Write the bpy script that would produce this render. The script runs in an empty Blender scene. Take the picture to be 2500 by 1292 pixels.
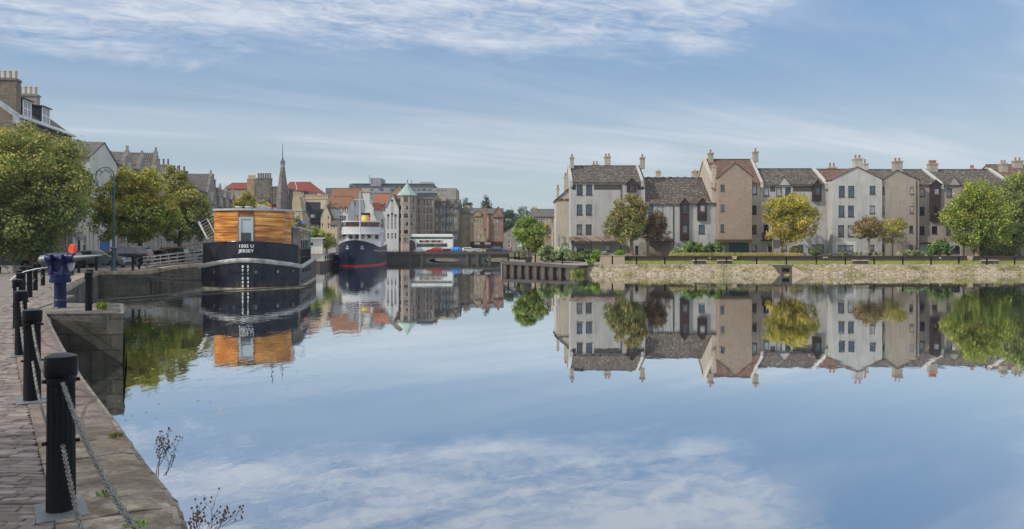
import bpy, math, random
import numpy as np
from mathutils import Vector, Matrix
R = math.radians
random.seed(7)
SC = bpy.context.scene
COL = SC.collection
# ---------------------------------------------------------------- camera, sky, sun, exposure
F = 1805.0; CZ = 3.23; HY = 600.0
cam = bpy.data.cameras.new('camera'); cam.sensor_width = 36; cam.lens = 36*F/2500
cam.shift_y = -(646-HY)/2500; cam.clip_start = .1; cam.clip_end = 6000
co = bpy.data.objects.new('camera', cam); COL.objects.link(co)
co.location = (0, 0, CZ); co.rotation_euler = (R(90), 0, 0); SC.camera = co
SUN = Vector((-.72, -.40, .64)).normalized()
SC.view_settings.view_transform = 'Standard'; SC.view_settings.look = 'None'
SC.view_settings.exposure = 0.33; SC.view_settings.gamma = 1

def nd(nt, t, props=None, **ins):
    n = nt.nodes.new(t)
    for k, v in (props or {}).items(): setattr(n, k, v)
    for k, v in ins.items():
        key = int(k[1:]) if k[0] == 'i' and k[1:].isdigit() else k.replace('_', ' ')
        s = n.inputs[key]
        if isinstance(v, bpy.types.NodeSocket): nt.links.new(v, s)
        else: s.default_value = v
    return n
def c4(c): return (c[0], c[1], c[2], 1)
def mth(nt, op, a, b=0.0, c=None, clamp=False):
    n = nd(nt, 'ShaderNodeMath', {'operation': op, 'use_clamp': clamp}, i0=a, i1=b)
    if c is not None:
        if isinstance(c, bpy.types.NodeSocket): nt.links.new(c, n.inputs[2])
        else: n.inputs[2].default_value = c
    return n.outputs[0]
def mixc(nt, f, a, b, blend='MIX'):
    n = nd(nt, 'ShaderNodeMix', {'data_type': 'RGBA', 'blend_type': blend})
    for i, v in ((0, f), (6, a), (7, b)):
        if isinstance(v, bpy.types.NodeSocket): nt.links.new(v, n.inputs[i])
        else: n.inputs[i].default_value = v if i == 0 else c4(v)
    return n.outputs[2]
def noise(nt, vec, scale, detail=4, rough=.55, dist=0.0):
    return nd(nt, 'ShaderNodeTexNoise', None, Vector=vec, Scale=scale, Detail=detail, Roughness=rough, Distortion=dist).outputs[0]
def mrange(nt, v, a, b, c=0.0, d=1.0, smooth=False):
    n = nd(nt, 'ShaderNodeMapRange', {'interpolation_type': 'SMOOTHSTEP' if smooth else 'LINEAR'}, Value=v)
    n.inputs[1].default_value = a; n.inputs[2].default_value = b; n.inputs[3].default_value = c; n.inputs[4].default_value = d
    return n.outputs[0]
def mapping(nt, vec, scale=(1, 1, 1), rot=(0, 0, 0), loc=(0, 0, 0)):
    return nd(nt, 'ShaderNodeMapping', None, Vector=vec, Scale=scale, Rotation=rot, Location=loc).outputs[0]

def make_world():
    w = bpy.data.worlds.new('World'); SC.world = w; w.use_nodes = True
    nt = w.node_tree; nt.nodes.clear()
    sky = nd(nt, 'ShaderNodeTexSky', {'sky_type': 'NISHITA', 'sun_disc': False})
    sky.sun_elevation = math.asin(SUN.z); sky.sun_rotation = math.atan2(SUN.x, SUN.y) % (2*math.pi)
    sky.air_density = 1.0; sky.dust_density = .3; sky.ozone_density = 2.5; sky.altitude = 0
    tc = nd(nt, 'ShaderNodeTexCoord').outputs['Generated']
    xyz = nd(nt, 'ShaderNodeSeparateXYZ', None, Vector=tc)
    dx, dy, dz = xyz.outputs
    zc = mth(nt, 'ADD', mth(nt, 'MAXIMUM', dz, 0.0), .10)
    px = mth(nt, 'DIVIDE', dx, zc); py = mth(nt, 'DIVIDE', dy, zc)
    P = nd(nt, 'ShaderNodeCombineXYZ', None, X=px, Y=py, Z=0.0).outputs[0]
    def along(deg, sx, sy, loc=(0, 0, 0)):
        return mapping(nt, mapping(nt, P, rot=(0, 0, R(-deg))), scale=(sx, sy, 1), loc=loc)
    # long diagonal cirrus streaks
    st = noise(nt, along(25, .30, 1.25, (1.3, .2, 0)), 1.25, 8, .60, .5)
    st2 = noise(nt, along(22, .22, .7, (5.3, 2.2, 0)), 1.3, 4, .5, .4)
    streak = mth(nt, 'ADD', mth(nt, 'MULTIPLY', mrange(nt, st, .40, .70, 0, .8, True), mrange(nt, st2, .34, .60, .25, 1, True)), mrange(nt, st2, .36, .68, 0, .30, True))
    fibre = noise(nt, along(24, .6, 7.0), 1.6, 6, .62, .3)
    streak = mth(nt, 'MULTIPLY', streak, mrange(nt, fibre, .25, .75, .82, 1.08))
    # bright bank high up: rippled mackerel cloud
    wob = noise(nt, P, 1.25, 6, .62, .4)
    edge = mth(nt, 'ADD', py, mth(nt, 'MULTIPLY', mth(nt, 'SUBTRACT', wob, .5), -1.5))
    edge = mth(nt, 'ADD', edge, mth(nt, 'MULTIPLY', px, -.12))
    m1 = mrange(nt, edge, 2.92, 2.45, 0, 1, True)
    m2 = mrange(nt, mth(nt, 'ADD', px, mth(nt, 'MULTIPLY', mth(nt, 'SUBTRACT', wob, .5), .9)), 1.02, .62, 0, 1, True)
    lump = noise(nt, along(15, 1.0, 1.5), 9.5, 7, .66, .9)
    lump2 = noise(nt, along(22, .45, 1.5, (2.0, 1.0, 0)), 2.6, 6, .62, .5)
    lm = mth(nt, 'ADD', mrange(nt, lump, .30, .70, .34, .85, True), mrange(nt, lump2, .34, .66, -.32, .42, True))
    band = mth(nt, 'MULTIPLY', mth(nt, 'MULTIPLY', m1, m2), lm, clamp=True)
    dens = mth(nt, 'MAXIMUM', mth(nt, 'MULTIPLY', streak, .80), mth(nt, 'MULTIPLY', band, .82), clamp=True)
    gate = mrange(nt, dz, .03, .14, .12, 1, True)
    dens = mth(nt, 'MULTIPLY', dens, gate)
    # sky colour: deepen the blue towards the zenith, keep the horizon a cool haze
    skc = mixc(nt, 1.0, sky.outputs[0], (.88, .98, 1.02), 'MULTIPLY')
    hz = mrange(nt, dz, .05, .34, 1.0, 0.0, True)
    el = mrange(nt, dz, 0.0, .30, .88, .72)
    band_c = mixc(nt, hz, (1.45, 2.72, 4.75), (3.62, 4.3, 4.6))
    base = mixc(nt, el, skc, band_c)
    out = mixc(nt, dens, base, (5.9, 6.2, 6.7))
    # bright cloud overhead, above the view, added to raise the ambient fill
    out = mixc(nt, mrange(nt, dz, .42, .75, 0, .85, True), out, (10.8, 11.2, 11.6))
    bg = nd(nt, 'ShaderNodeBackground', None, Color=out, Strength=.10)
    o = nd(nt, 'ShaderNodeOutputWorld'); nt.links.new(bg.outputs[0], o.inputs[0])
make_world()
sl = bpy.data.lights.new('sun', 'SUN'); sl.energy = 2.9; sl.angle = R(.6); sl.color = (1, .93, .82)
so = bpy.data.objects.new('sun', sl); COL.objects.link(so); so.rotation_euler = SUN.to_track_quat('Z', 'Y').to_euler()
so.location = (-60, -30, 60)

# ---------------------------------------------------------------- helpers
def X(px, Y): return (px-1250)*Y/F
def Z(py, Y): return CZ-(py-HY)*Y/F
QZ = 1.39
class MB:
    def __init__(s): s.v = []; s.f = []
    def add(s, vs, fs):
        o = len(s.v); s.v += [tuple(v) for v in vs]; s.f += [tuple(i+o for i in f) for f in fs]; return s
    def box(s, x0, x1, y0, y1, z0, z1):
        return s.add([(x0,y0,z0),(x1,y0,z0),(x1,y1,z0),(x0,y1,z0),(x0,y0,z1),(x1,y0,z1),(x1,y1,z1),(x0,y1,z1)],
                     [(0,3,2,1),(4,5,6,7),(0,1,5,4),(1,2,6,5),(2,3,7,6),(3,0,4,7)])
    def hexa(s, b, t):
        return s.add(list(b)+list(t), [(0,3,2,1),(4,5,6,7),(0,1,5,4),(1,2,6,5),(2,3,7,6),(3,0,4,7)])
    def quad(s, *p): return s.add(p, [tuple(range(len(p)))])
    def tube(s, pts, r, n=8, cap=True):
        pts = [Vector(p) for p in pts]; m = len(pts)
        rr = r if isinstance(r, (list, tuple)) else [r]*m
        o = len(s.v); prev = None
        for i, p in enumerate(pts):
            d = (pts[min(i+1, m-1)]-pts[max(i-1, 0)])
            d = d.normalized() if d.length > 1e-9 else Vector((0,0,1))
            if prev is None: a = d.orthogonal().normalized()
            else:
                a = prev-d*prev.dot(d)
                a = a.normalized() if a.length > 1e-6 else d.orthogonal().normalized()
            prev = a; b = d.cross(a)
            for k in range(n):
                t = 2*math.pi*k/n; s.v.append(tuple(p+(a*math.cos(t)+b*math.sin(t))*rr[i]))
        for i in range(m-1):
            for k in range(n):
                k2 = (k+1) % n
                s.f.append((o+i*n+k, o+i*n+k2, o+(i+1)*n+k2, o+(i+1)*n+k))
        if cap: s.f.append(tuple(o+k for k in range(n))[::-1]); s.f.append(tuple(o+(m-1)*n+k for k in range(n)))
        return s
    def lathe(s, prof, n=16, c=(0,0,0), flute=None):
        o = len(s.v); m = len(prof)
        for j, (r, z) in enumerate(prof):
            for k in range(n):
                t = 2*math.pi*k/n; q = r
                if flute and flute[0] <= j <= flute[1] and k % 2: q = r*flute[2]
                s.v.append((c[0]+q*math.cos(t), c[1]+q*math.sin(t), c[2]+z))
        for j in range(m-1):
            for k in range(n):
                k2 = (k+1) % n; s.f.append((o+j*n+k, o+j*n+k2, o+(j+1)*n+k2, o+(j+1)*n+k))
        s.f.append(tuple(o+k for k in range(n))[::-1]); s.f.append(tuple(o+(m-1)*n+k for k in range(n)))
        return s
    def prism(s, poly, y0, y1):      # polygon in x,z extruded along y
        n = len(poly); vs = [(x, y0, z) for x, z in poly]+[(x, y1, z) for x, z in poly]
        fs = [tuple(range(n)), tuple(range(2*n-1, n-1, -1))]+[(i, i+n, (i+1) % n+n, (i+1) % n) for i in range(n)]
        return s.add(vs, fs)
    def prismz(s, poly, z0, z1):
        n = len(poly); vs = [(x, y, z0) for x, y in poly]+[(x, y, z1) for x, y in poly]
        fs = [tuple(range(n-1, -1, -1)), tuple(range(n, 2*n))]+[(i, (i+1) % n, (i+1) % n+n, i+n) for i in range(n)]
        return s.add(vs, fs)
    def prismx(s, poly, x0, x1):     # polygon in y,z extruded along x
        n = len(poly); vs = [(x0, y, z) for y, z in poly]+[(x1, y, z) for y, z in poly]
        fs = [tuple(range(n-1, -1, -1)), tuple(range(n, 2*n))]+[(i, (i+1) % n, (i+1) % n+n, i+n) for i in range(n)]
        return s.add(vs, fs)
    def build(s, name, m, parent=None, smooth=False, loc=None, bevel=0):
        me = bpy.data.meshes.new(name); me.from_pydata(s.v, [], s.f); me.update()
        if m is not None: me.materials.append(m)
        o = bpy.data.objects.new(name, me); COL.objects.link(o)
        if parent: o.parent = parent
        if loc: o.location = loc
        if smooth:
            me.polygons.foreach_set('use_smooth', [True]*len(me.polygons))
            try: me.set_sharp_from_angle(angle=R(38))
            except Exception: pass
        if bevel:
            b = o.modifiers.new('bevel', 'BEVEL'); b.width = bevel; b.segments = 2; b.limit_method = 'ANGLE'
        return o
def tag(o, label=None, cat=None, group=None, kind=None):
    if label: o['label'] = label
    if cat: o['category'] = cat
    if group: o['group'] = group
    if kind: o['kind'] = kind
    return o
def empty(name, loc, rz=0, label=None, cat=None, group=None, kind=None):
    o = bpy.data.objects.new(name, None); COL.objects.link(o); o.location = loc; o.rotation_euler = (0, 0, rz)
    o.empty_display_size = .2
    return tag(o, label, cat, group, kind)
def kids(o): return [c for c in bpy.data.objects if c.parent == o]
def copy_tree(o, parent=None, ch=None):
    c = o.copy(); COL.objects.link(c)
    if parent: c.parent = parent
    for k in (o.children if ch is None else ch): copy_tree(k, c)
    return c

# ---------------------------------------------------------------- materials
def newmat(name, rough=.85, spec=.25, metal=0.0, col=None):
    m = bpy.data.materials.new(name); m.use_nodes = True; nt = m.node_tree
    b = nt.nodes['Principled BSDF']
    b.inputs['Roughness'].default_value = rough; b.inputs['Specular IOR Level'].default_value = spec
    b.inputs['Metallic'].default_value = metal
    if col: b.inputs['Base Color'].default_value = c4(col)
    return m, nt, b
def setbump(nt, b, h, strength=.5, dist=.02):
    n = nd(nt, 'ShaderNodeBump', None, Strength=strength, Distance=dist, Height=h); nt.links.new(n.outputs[0], b.inputs['Normal'])
def objco(nt, rnd=True):
    tc = nd(nt, 'ShaderNodeTexCoord').outputs['Object']
    if not rnd: return tc
    r = nd(nt, 'ShaderNodeObjectInfo').outputs['Random']
    off = nd(nt, 'ShaderNodeCombineXYZ', None, X=mth(nt, 'MULTIPLY', r, 37.0), Y=mth(nt, 'MULTIPLY', r, 61.0), Z=0.0).outputs[0]
    return nd(nt, 'ShaderNodeVectorMath', {'operation': 'ADD'}, i0=tc, i1=off).outputs[0]
def wallco(nt):
    s = nd(nt, 'ShaderNodeSeparateXYZ', None, Vector=nd(nt, 'ShaderNodeTexCoord').outputs['Object'])
    return nd(nt, 'ShaderNodeCombineXYZ', None, X=mth(nt, 'ADD', s.outputs[0], s.outputs[1]), Y=s.outputs[2], Z=0.0).outputs[0]
def paint(name, col, rough=.4, spec=.5, metal=0.0, var=.25, scale=3.0, coat=0.0):
    m, nt, b = newmat(name, rough, spec, metal)
    n = noise(nt, objco(nt), scale, 5)
    c = mixc(nt, mrange(nt, n, .3, .7), [x*(1-var) for x in col], [min(1, x*(1+var*.6)) for x in col])
    nt.links.new(c, b.inputs['Base Color'])
    nt.links.new(mrange(nt, n, .3, .7, rough*.8, min(1, rough*1.25)), b.inputs['Roughness'])
    if coat: b.inputs['Coat Weight'].default_value = coat
    return m
def render_wall(name, col, stain=.35, dirt=(.12, .10, .08)):
    m, nt, b = newmat(name, .95, .1)
    oc = objco(nt)
    big = noise(nt, oc, .35, 6, .65); fine = noise(nt, oc, 9, 4, .7)
    wc = wallco(nt)
    strk = noise(nt, mapping(nt, wc, (2.6, .16, 1)), 1.4, 5, .62)
    pat = noise(nt, mapping(nt, oc, (.8, .8, .55)), 1.3, 6, .7)
    c = mixc(nt, mrange(nt, big, .3, .7), [x*.82 for x in col], [min(1, x*1.1) for x in col])
    c = mixc(nt, mrange(nt, pat, .54, .74, 0, .5*stain), c, dirt)
    c = mixc(nt, mrange(nt, strk, .52, .76, 0, stain), c, dirt)
    c = mixc(nt, mrange(nt, fine, .35, .7, 0, .22), c, [x*.6 for x in col])
    nt.links.new(c, b.inputs['Base Color']); setbump(nt, b, fine, .5, .02)
    return m
def block_wall(name, c1, c2, mort, bw=.6, bh=.28, ms=.012, dirt=.4, bump=.6, dcol=(.03, .028, .025), rnd=.9):
    m, nt, b = newmat(name, .92, .15)
    wc = wallco(nt); oc = objco(nt)
    wv = nd(nt, 'ShaderNodeVectorMath', {'operation': 'ADD'}, i0=wc,
            i1=nd(nt, 'ShaderNodeVectorMath', {'operation': 'SCALE'}, i0=nd(nt, 'ShaderNodeTexNoise', None, Vector=oc, Scale=2.0).outputs[1], Scale=.05).outputs[0]).outputs[0]
    br = nd(nt, 'ShaderNodeTexBrick', {'offset': .5}, Vector=wv, Color1=c4(c1), Color2=c4(c2), Mortar=c4(mort), Scale=1.0)
    br.inputs['Mortar Size'].default_value = ms; br.inputs['Brick Width'].default_value = bw; br.inputs['Row Height'].default_value = bh
    br.inputs['Mortar Smooth'].default_value = .3
    big = noise(nt, oc, .6, 6, .7); fine = noise(nt, oc, 7, 5, .7)
    strk = noise(nt, mapping(nt, wc, (2.2, .22, 1)), 1.2, 5, .65)
    c = mixc(nt, mrange(nt, big, .40, .66, 0, dirt), br.outputs[0], dcol)
    c = mixc(nt, mrange(nt, strk, .52, .75, 0, dirt*.8), c, dcol)
    c = mixc(nt, mrange(nt, fine, .3, .7, .45*rnd, 0), c, [x*.35 for x in c1])
    nt.links.new(c, b.inputs['Base Color'])
    h = mth(nt, 'ADD', mth(nt, 'MULTIPLY', br.outputs[1], -1.0), mth(nt, 'MULTIPLY', fine, .8))
    setbump(nt, b, h, bump, .03)
    return m
def roof_tile(name, c1, c2, fleck=(.45, .43, .38), row=.26, w=.32, fl=.5, moss=.3):
    m, nt, b = newmat(name, .9, .15)
    wc = wallco(nt); oc = objco(nt)
    br = nd(nt, 'ShaderNodeTexBrick', {'offset': .5}, Vector=wc, Color1=c4(c1), Color2=c4(c2), Mortar=c4([x*.22 for x in c1]), Scale=1.0)
    br.inputs['Mortar Size'].default_value = .045; br.inputs['Brick Width'].default_value = w; br.inputs['Row Height'].default_value = row
    br.inputs['Mortar Smooth'].default_value = .4
    sp = noise(nt, mapping(nt, oc, (2.0, 2.0, 4)), 1.7, 5, .8); big = noise(nt, oc, .5, 5, .6)
    c = mixc(nt, mrange(nt, sp, .555, .62, 0, fl), br.outputs[0], fleck)
    c = mixc(nt, mrange(nt, big, .45, .7, 0, moss), c, (.055, .052, .04))
    nt.links.new(c, b.inputs['Base Color'])
    setbump(nt, b, mth(nt, 'MULTIPLY', br.outputs[1], -1.0), .8, .05)
    return m
GLASS = []
def glass_mat(name, col, rough=.06, spec=.8):
    m, nt, b = newmat(name, rough, spec, 0.0)
    n = noise(nt, objco(nt), 1.4, 3)
    nt.links.new(mixc(nt, mrange(nt, n, .35, .65), [x*.55 for x in col], [min(1, x*1.4) for x in col]), b.inputs['Base Color'])
    b.inputs['Coat Weight'].default_value = .6; b.inputs['Coat Roughness'].default_value = .03
    return m
def leaf_mat(name, cols, trans=.36):
    m, nt, b = newmat(name, .62, .3)
    ri = nd(nt, 'ShaderNodeNewGeometry').outputs['Random Per Island']
    n = noise(nt, objco(nt), .75, 3, .6)
    f = mth(nt, 'ADD', mth(nt, 'MULTIPLY', ri, .55), mrange(nt, n, .32, .68, -.05, .5), clamp=True)
    cr = nd(nt, 'ShaderNodeValToRGB', None, Fac=f); e = cr.color_ramp.elements
    e[0].position = .1; e[0].color = c4(cols[0]); e[1].position = .95; e[1].color = c4(cols[2])
    x = e.new(.55); x.color = c4(cols[1])
    nt.links.new(cr.outputs[0], b.inputs['Base Color'])
    tr = nd(nt, 'ShaderNodeBsdfTranslucent', None, Color=mixc(nt, .5, cr.outputs[0], (.30, .34, .03)))
    mx = nd(nt, 'ShaderNodeMixShader', None, i0=trans, i1=b.outputs[0], i2=tr.outputs[0])
    nt.links.new(mx.outputs[0], nt.nodes['Material Output'].inputs[0])
    return m
MT = {}
MT['grey'] = render_wall('grey_render', (.40, .392, .375), .62)
MT['lgrey'] = render_wall('pale_grey_render', (.42, .415, .40), .62)
MT['beige'] = render_wall('beige_render', (.43, .38, .32), .62)
MT['brownr'] = render_wall('brown_grey_render', (0.324, 0.281, 0.238), .62)
MT['ground_r'] = render_wall('weathered_render', (.38, .33, .28), .3)
MT['chimr'] = render_wall('weathered_chimney_render', (.33, .30, .25), .55)
MT['white'] = render_wall('white_render', (.58, .58, .575), .25, (.3, .28, .25))
MT['cream'] = render_wall('cream_render', (.56, .47, .33), .35)
MT['creams'] = render_wall('cream_wall_paint', (.60, .58, .52), .3)
MT['brick'] = block_wall('pink_brick', (.36, .27, .205), (.28, .21, .165), (.38, .33, .28), .24, .085, .008, .3, .4, (.16, .12, .09), .5)
MT['brickl'] = block_wall('light_brick', (.48, .36, .26), (.40, .30, .21), (.5, .44, .36), .24, .085, .008, .12, .4, (.2, .16, .12), .4)
MT['bricklow'] = block_wall('dark_wall_brick', (.085, .065, .055), (.12, .085, .07), (.10, .09, .08), .24, .085, .008, .3, .4)
MT['stoned'] = block_wall('dark_stone', (0.203, 0.182, 0.162), (0.297, 0.270, 0.236), (0.121, 0.115, 0.108), .7, .32, .012, .5, .6)
MT['stoneg'] = block_wall('grey_stone', (0.351, 0.325, 0.293), (0.442, 0.403, 0.351), (0.208, 0.195, 0.182), .7, .32, .012, .4, .5)
MT['stonet'] = block_wall('tan_stone', (0.506, 0.391, 0.253), (0.391, 0.310, 0.207), (0.299, 0.241, 0.172), .7, .32, .012, .4, .5, (.08, .06, .045))
MT['stoner'] = block_wall('red_sandstone', (0.414, 0.253, 0.196), (0.310, 0.196, 0.149), (0.207, 0.149, 0.115), .7, .32, .012, .35, .5, (.06, .045, .04))
MT['band'] = render_wall('brown_cladding', (.085, .075, .065), .2, (.03, .03, .03))
MT['plum'] = paint('plum_timber', (.045, .027, .029), .6, .3)
MT['plumd'] = paint('dark_plum_panel', (.028, .016, .018), .6, .3)
MT['tiled'] = roof_tile('dark_roof_tile', (.085, .070, .060), (.14, .115, .10), fl=.8)
MT['tiler'] = roof_tile('red_brown_roof_tile', (.22, .125, .095), (.15, .09, .072), (.5, .42, .34), .26, .26, .55, .2)
MT['tileo'] = roof_tile('orange_pantile', (.44, .18, .10), (.36, .14, .08), (.5, .3, .2), .3, .3, .2, .1)
MT['tileb'] = roof_tile('brown_pantile', (.33, .17, .10), (.27, .13, .08), (.45, .3, .2), .3, .3, .3, .25)
MT['slate'] = roof_tile('slate_roof', (0.163, 0.156, 0.150), (0.237, 0.219, 0.200), (.3, .28, .24), .22, .25, .3, .3)
MT['slateb'] = roof_tile('blue_slate', (.035, .045, .06), (.05, .065, .085), (.12, .13, .14), .22, .25, .2, .1)
MT['plate'] = paint('worn_metal_plate', (.17, .18, .19), .5, .4, .3, .3, 20)
MT['lead'] = paint('lead_flashing', (.36, .39, .42), .5, .4)
MT['copper'] = paint('green_copper_roof', (.27, .36, .32), .6, .3)
MT['conc'] = render_wall('weathered_concrete', (.075, .072, .066), .5, (.02, .02, .018))
MT['pile'] = render_wall('stained_pile_concrete', (.08, .071, .062), .6, (.03, .03, .025))
MT['concl'] = render_wall('pale_concrete', (.34, .31, .27), .4)
MT['hosp'] = render_wall('grey_concrete_block', (.27, .29, .30), .2)
MT['hospd'] = render_wall('dark_grey_cladding', (.13, .15, .16), .15)
MT['pot'] = paint('terracotta_pot', (.32, .13, .085), .8, .2)
MT['poty'] = paint('buff_clay_pot', (.50, .40, .26), .8, .2)
MT['potg'] = paint('sooty_pot', (.16, .14, .12), .8, .2)
MT['black'] = paint('black_gloss_paint', (.005, .0055, .007), .27, .16, var=.3)
MT['iron'] = paint('black_iron', (.02, .022, .022), .5, .4)
MT['navy'] = paint('navy_blue_paint', (.005, .013, .065), .38, .3)
MT['snout'] = paint('tarnished_snout_metal', (.13, .15, .155), .45, .4, .3)
MT['steel'] = paint('galvanised_steel', (.34, .35, .35), .38, .5, .85)
MT['chain'] = paint('grey_chain_steel', (.17, .165, .15), .45, .45, .5, .5, 30)
MT['alu'] = paint('aluminium', (.36, .37, .37), .4, .5, .5)
MT['wframe'] = paint('white_paint', (.72, .72, .70), .5, .3, var=.1)
MT['dframe'] = paint('dark_brown_window_frame', (.022, .018, .017), .5, .3)
MT['sill'] = paint('window_sill_tile', (.13, .085, .07), .8, .2)
MT['rust'] = paint('rusty_rail', (.22, .11, .06), .8, .2, var=.5)
MT['rope'] = paint('mooring_rope', (.14, .13, .11), .9, .1)
MT['bark'] = paint('bark', (.13, .095, .065), .95, .1, var=.5, scale=9)
MT['barkp'] = paint('pale_bark', (.27, .20, .14), .95, .1, var=.4, scale=9)
MT['lampgreen'] = paint('dark_teal_paint', (.03, .085, .09), .4, .5)
MT['bluegl'] = paint('blue_glass_shade', (.05, .14, .6), .15, .6)
MT['orange'] = paint('orange_red_plastic', (.75, .07, .02), .45, .4)
def hull_mat(name, col, scuff, rust):
    m, nt, b = newmat(name, .3, .3); oc = nd(nt, 'ShaderNodeTexCoord').outputs['Object']
    z = nd(nt, 'ShaderNodeSeparateXYZ', None, Vector=oc).outputs[2]
    st = noise(nt, mapping(nt, oc, (2.2, 2.2, .25)), 1.5, 6, .65); pt = noise(nt, oc, 1.1, 6, .7); sc_ = noise(nt, mapping(nt, oc, (.6, .6, 3)), 2.5, 6, .75)
    c = mixc(nt, mrange(nt, pt, .35, .7), col, [x*1.9 for x in col])
    c = mixc(nt, mrange(nt, st, .54, .72, 0, .6), c, scuff); c = mixc(nt, mrange(nt, sc_, .60, .72, 0, .7), c, scuff)
    low = mth(nt, 'MULTIPLY', mrange(nt, z, .2, .75, 1, 0, True), mrange(nt, st, .42, .62, 0, .8)); c = mixc(nt, low, c, rust)
    nt.links.new(c, b.inputs['Base Color']); nt.links.new(mrange(nt, pt, .3, .7, .2, .5), b.inputs['Roughness']); setbump(nt, b, sc_, .25, .02)
    return m
MT['hullblk'] = hull_mat('black_hull_paint', (.009, .011, .016), (.045, .045, .045), (.10, .055, .03))
MT['hullnavy'] = hull_mat('navy_hull_paint', (.007, .012, .030), (.03, .038, .055), (.06, .03, .03))
MT['redboot'] = paint('red_hull_paint', (.50, .02, .025), .5, .3)
MT['fender'] = paint('off_white_rubbing_band', (.34, .34, .32), .7, .2, var=.5, scale=2.5)
MT['yellowf'] = paint('yellow_funnel_paint', (.68, .50, .10), .5, .3)
MT['letter'] = paint('white_lettering', (.75, .75, .73), .6, .2, var=.08)
MT['tyre'] = paint('tyre_rubber', (.018, .018, .018), .85, .1)
MT['rim'] = paint('alloy_rim', (.55, .56, .57), .3, .5, .8)
MT['carglass'] = glass_mat('car_glass', (.02, .025, .03))
MT['headl'] = paint('headlamp_glass', (.6, .62, .65), .15, .6)
MT['taill'] = paint('tail_lamp_red', (.5, .01, .02), .25, .5)
MT['rail'] = paint('white_railing', (.56, .57, .57), .5, .3, var=.1)
MT['blind'] = paint('pale_blue_blind', (.42, .50, .52), .7, .2, var=.05)
GLASS += [glass_mat('window_glass_dark', (.02, .024, .03)), glass_mat('window_glass_blue', (.035, .055, .085)), glass_mat('window_glass_grey', (.09, .10, .115)),
          glass_mat('window_with_net_curtain', (.30, .31, .32), .2)]
MT['wbluegl'] = glass_mat('shop_door_glass', (.03, .06, .10))
def wood_mat():
    m, nt, b = newmat('oiled_cedar_boards', .32, .5)
    tc = nd(nt, 'ShaderNodeTexCoord').outputs['Object']; s = nd(nt, 'ShaderNodeSeparateXYZ', None, Vector=tc)
    z = s.outputs[2]
    board = mth(nt, 'FLOOR', mth(nt, 'MULTIPLY', z, 11.0))
    brnd = nd(nt, 'ShaderNodeTexWhiteNoise', {'noise_dimensions': '1D'}, W=board).outputs[0]
    grain = noise(nt, mapping(nt, tc, (.22, .22, 13)), 1.6, 7, .60, .0)
    patch = noise(nt, mapping(nt, tc, (.8, .8, 3.5)), .8, 4, .55)
    f = mth(nt, 'ADD', mth(nt, 'MULTIPLY', brnd, .35), mth(nt, 'ADD', mrange(nt, grain, .38, .62, -.25, .6), mrange(nt, patch, .38, .64, -.2, .3)), clamp=True)
    cr = nd(nt, 'ShaderNodeValToRGB', None, Fac=f); e = cr.color_ramp.elements
    e[0].position = 0; e[0].color = (.24, .075, .014, 1); e[1].position = 1; e[1].color = (.93, .55, .17, 1)
    x = e.new(.3); x.color = (.50, .18, .03, 1); x = e.new(.62); x.color = (.78, .34, .065, 1)
    gap = mth(nt, 'LESS_THAN', mth(nt, 'FRACT', mth(nt, 'MULTIPLY', z, 11.0)), .09)
    c = mixc(nt, mth(nt, 'MULTIPLY', gap, .55), cr.outputs[0], (.05, .02, .01))
    nt.links.new(c, b.inputs['Base Color']); setbump(nt, b, mth(nt, 'MULTIPLY', gap, -1.0), .6, .01)
    return m
MT['wood'] = wood_mat()
def ground_mat(name, c1, c2, scale=.5, fine=8, bump=.4, rough=.95):
    m, nt, b = newmat(name, rough, .15)
    oc = nd(nt, 'ShaderNodeTexCoord').outputs['Object']
    a = noise(nt, oc, scale, 6, .65); f = noise(nt, oc, fine, 5, .7)
    c = mixc(nt, mrange(nt, a, .35, .65), c1, c2); c = mixc(nt, mrange(nt, f, .35, .7, 0, .45), c, [x*.45 for x in c1])
    nt.links.new(c, b.inputs['Base Color']); setbump(nt, b, f, bump, .03)
    return m
MT['asphalt'] = ground_mat('asphalt', (.055, .055, .055), (.085, .08, .075))
MT['paving'] = None
MT['sett'] = None
def sett_mat():
    m, nt, b = newmat('granite_setts', .75, .3)
    ri = nd(nt, 'ShaderNodeNewGeometry').outputs['Random Per Island']
    oc = nd(nt, 'ShaderNodeTexCoord').outputs['Object']
    cr = nd(nt, 'ShaderNodeValToRGB', None, Fac=ri); e = cr.color_ramp.elements
    e[0].color = (.13, .105, .093, 1); e[1].color = (.31, .265, .24, 1); x = e.new(.5); x.color = (.20, .165, .15, 1)
    f = noise(nt, oc, 26, 5, .75); a = noise(nt, oc, 1.3, 5, .65); sp = noise(nt, oc, 60, 3, .8)
    c = mixc(nt, mrange(nt, f, .40, .72, 0, .4), cr.outputs[0], (.06, .054, .052))
    c = mixc(nt, mrange(nt, a, .5, .7, 0, .35), c, (.20, .18, .15))
    c = mixc(nt, mrange(nt, sp, .66, .74, 0, .5), c, (.42, .40, .36))
    nt.links.new(c, b.inputs['Base Color']); nt.links.new(mrange(nt, f, .3, .7, .55, .95), b.inputs['Roughness'])
    setbump(nt, b, mth(nt, 'ADD', f, mth(nt, 'MULTIPLY', a, .5)), .9, .015)
    return m
MT['sett'] = sett_mat()
MT['bed'] = ground_mat('sand_filled_joints', (.055, .048, .043), (.10, .085, .07), 3, 30)
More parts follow.
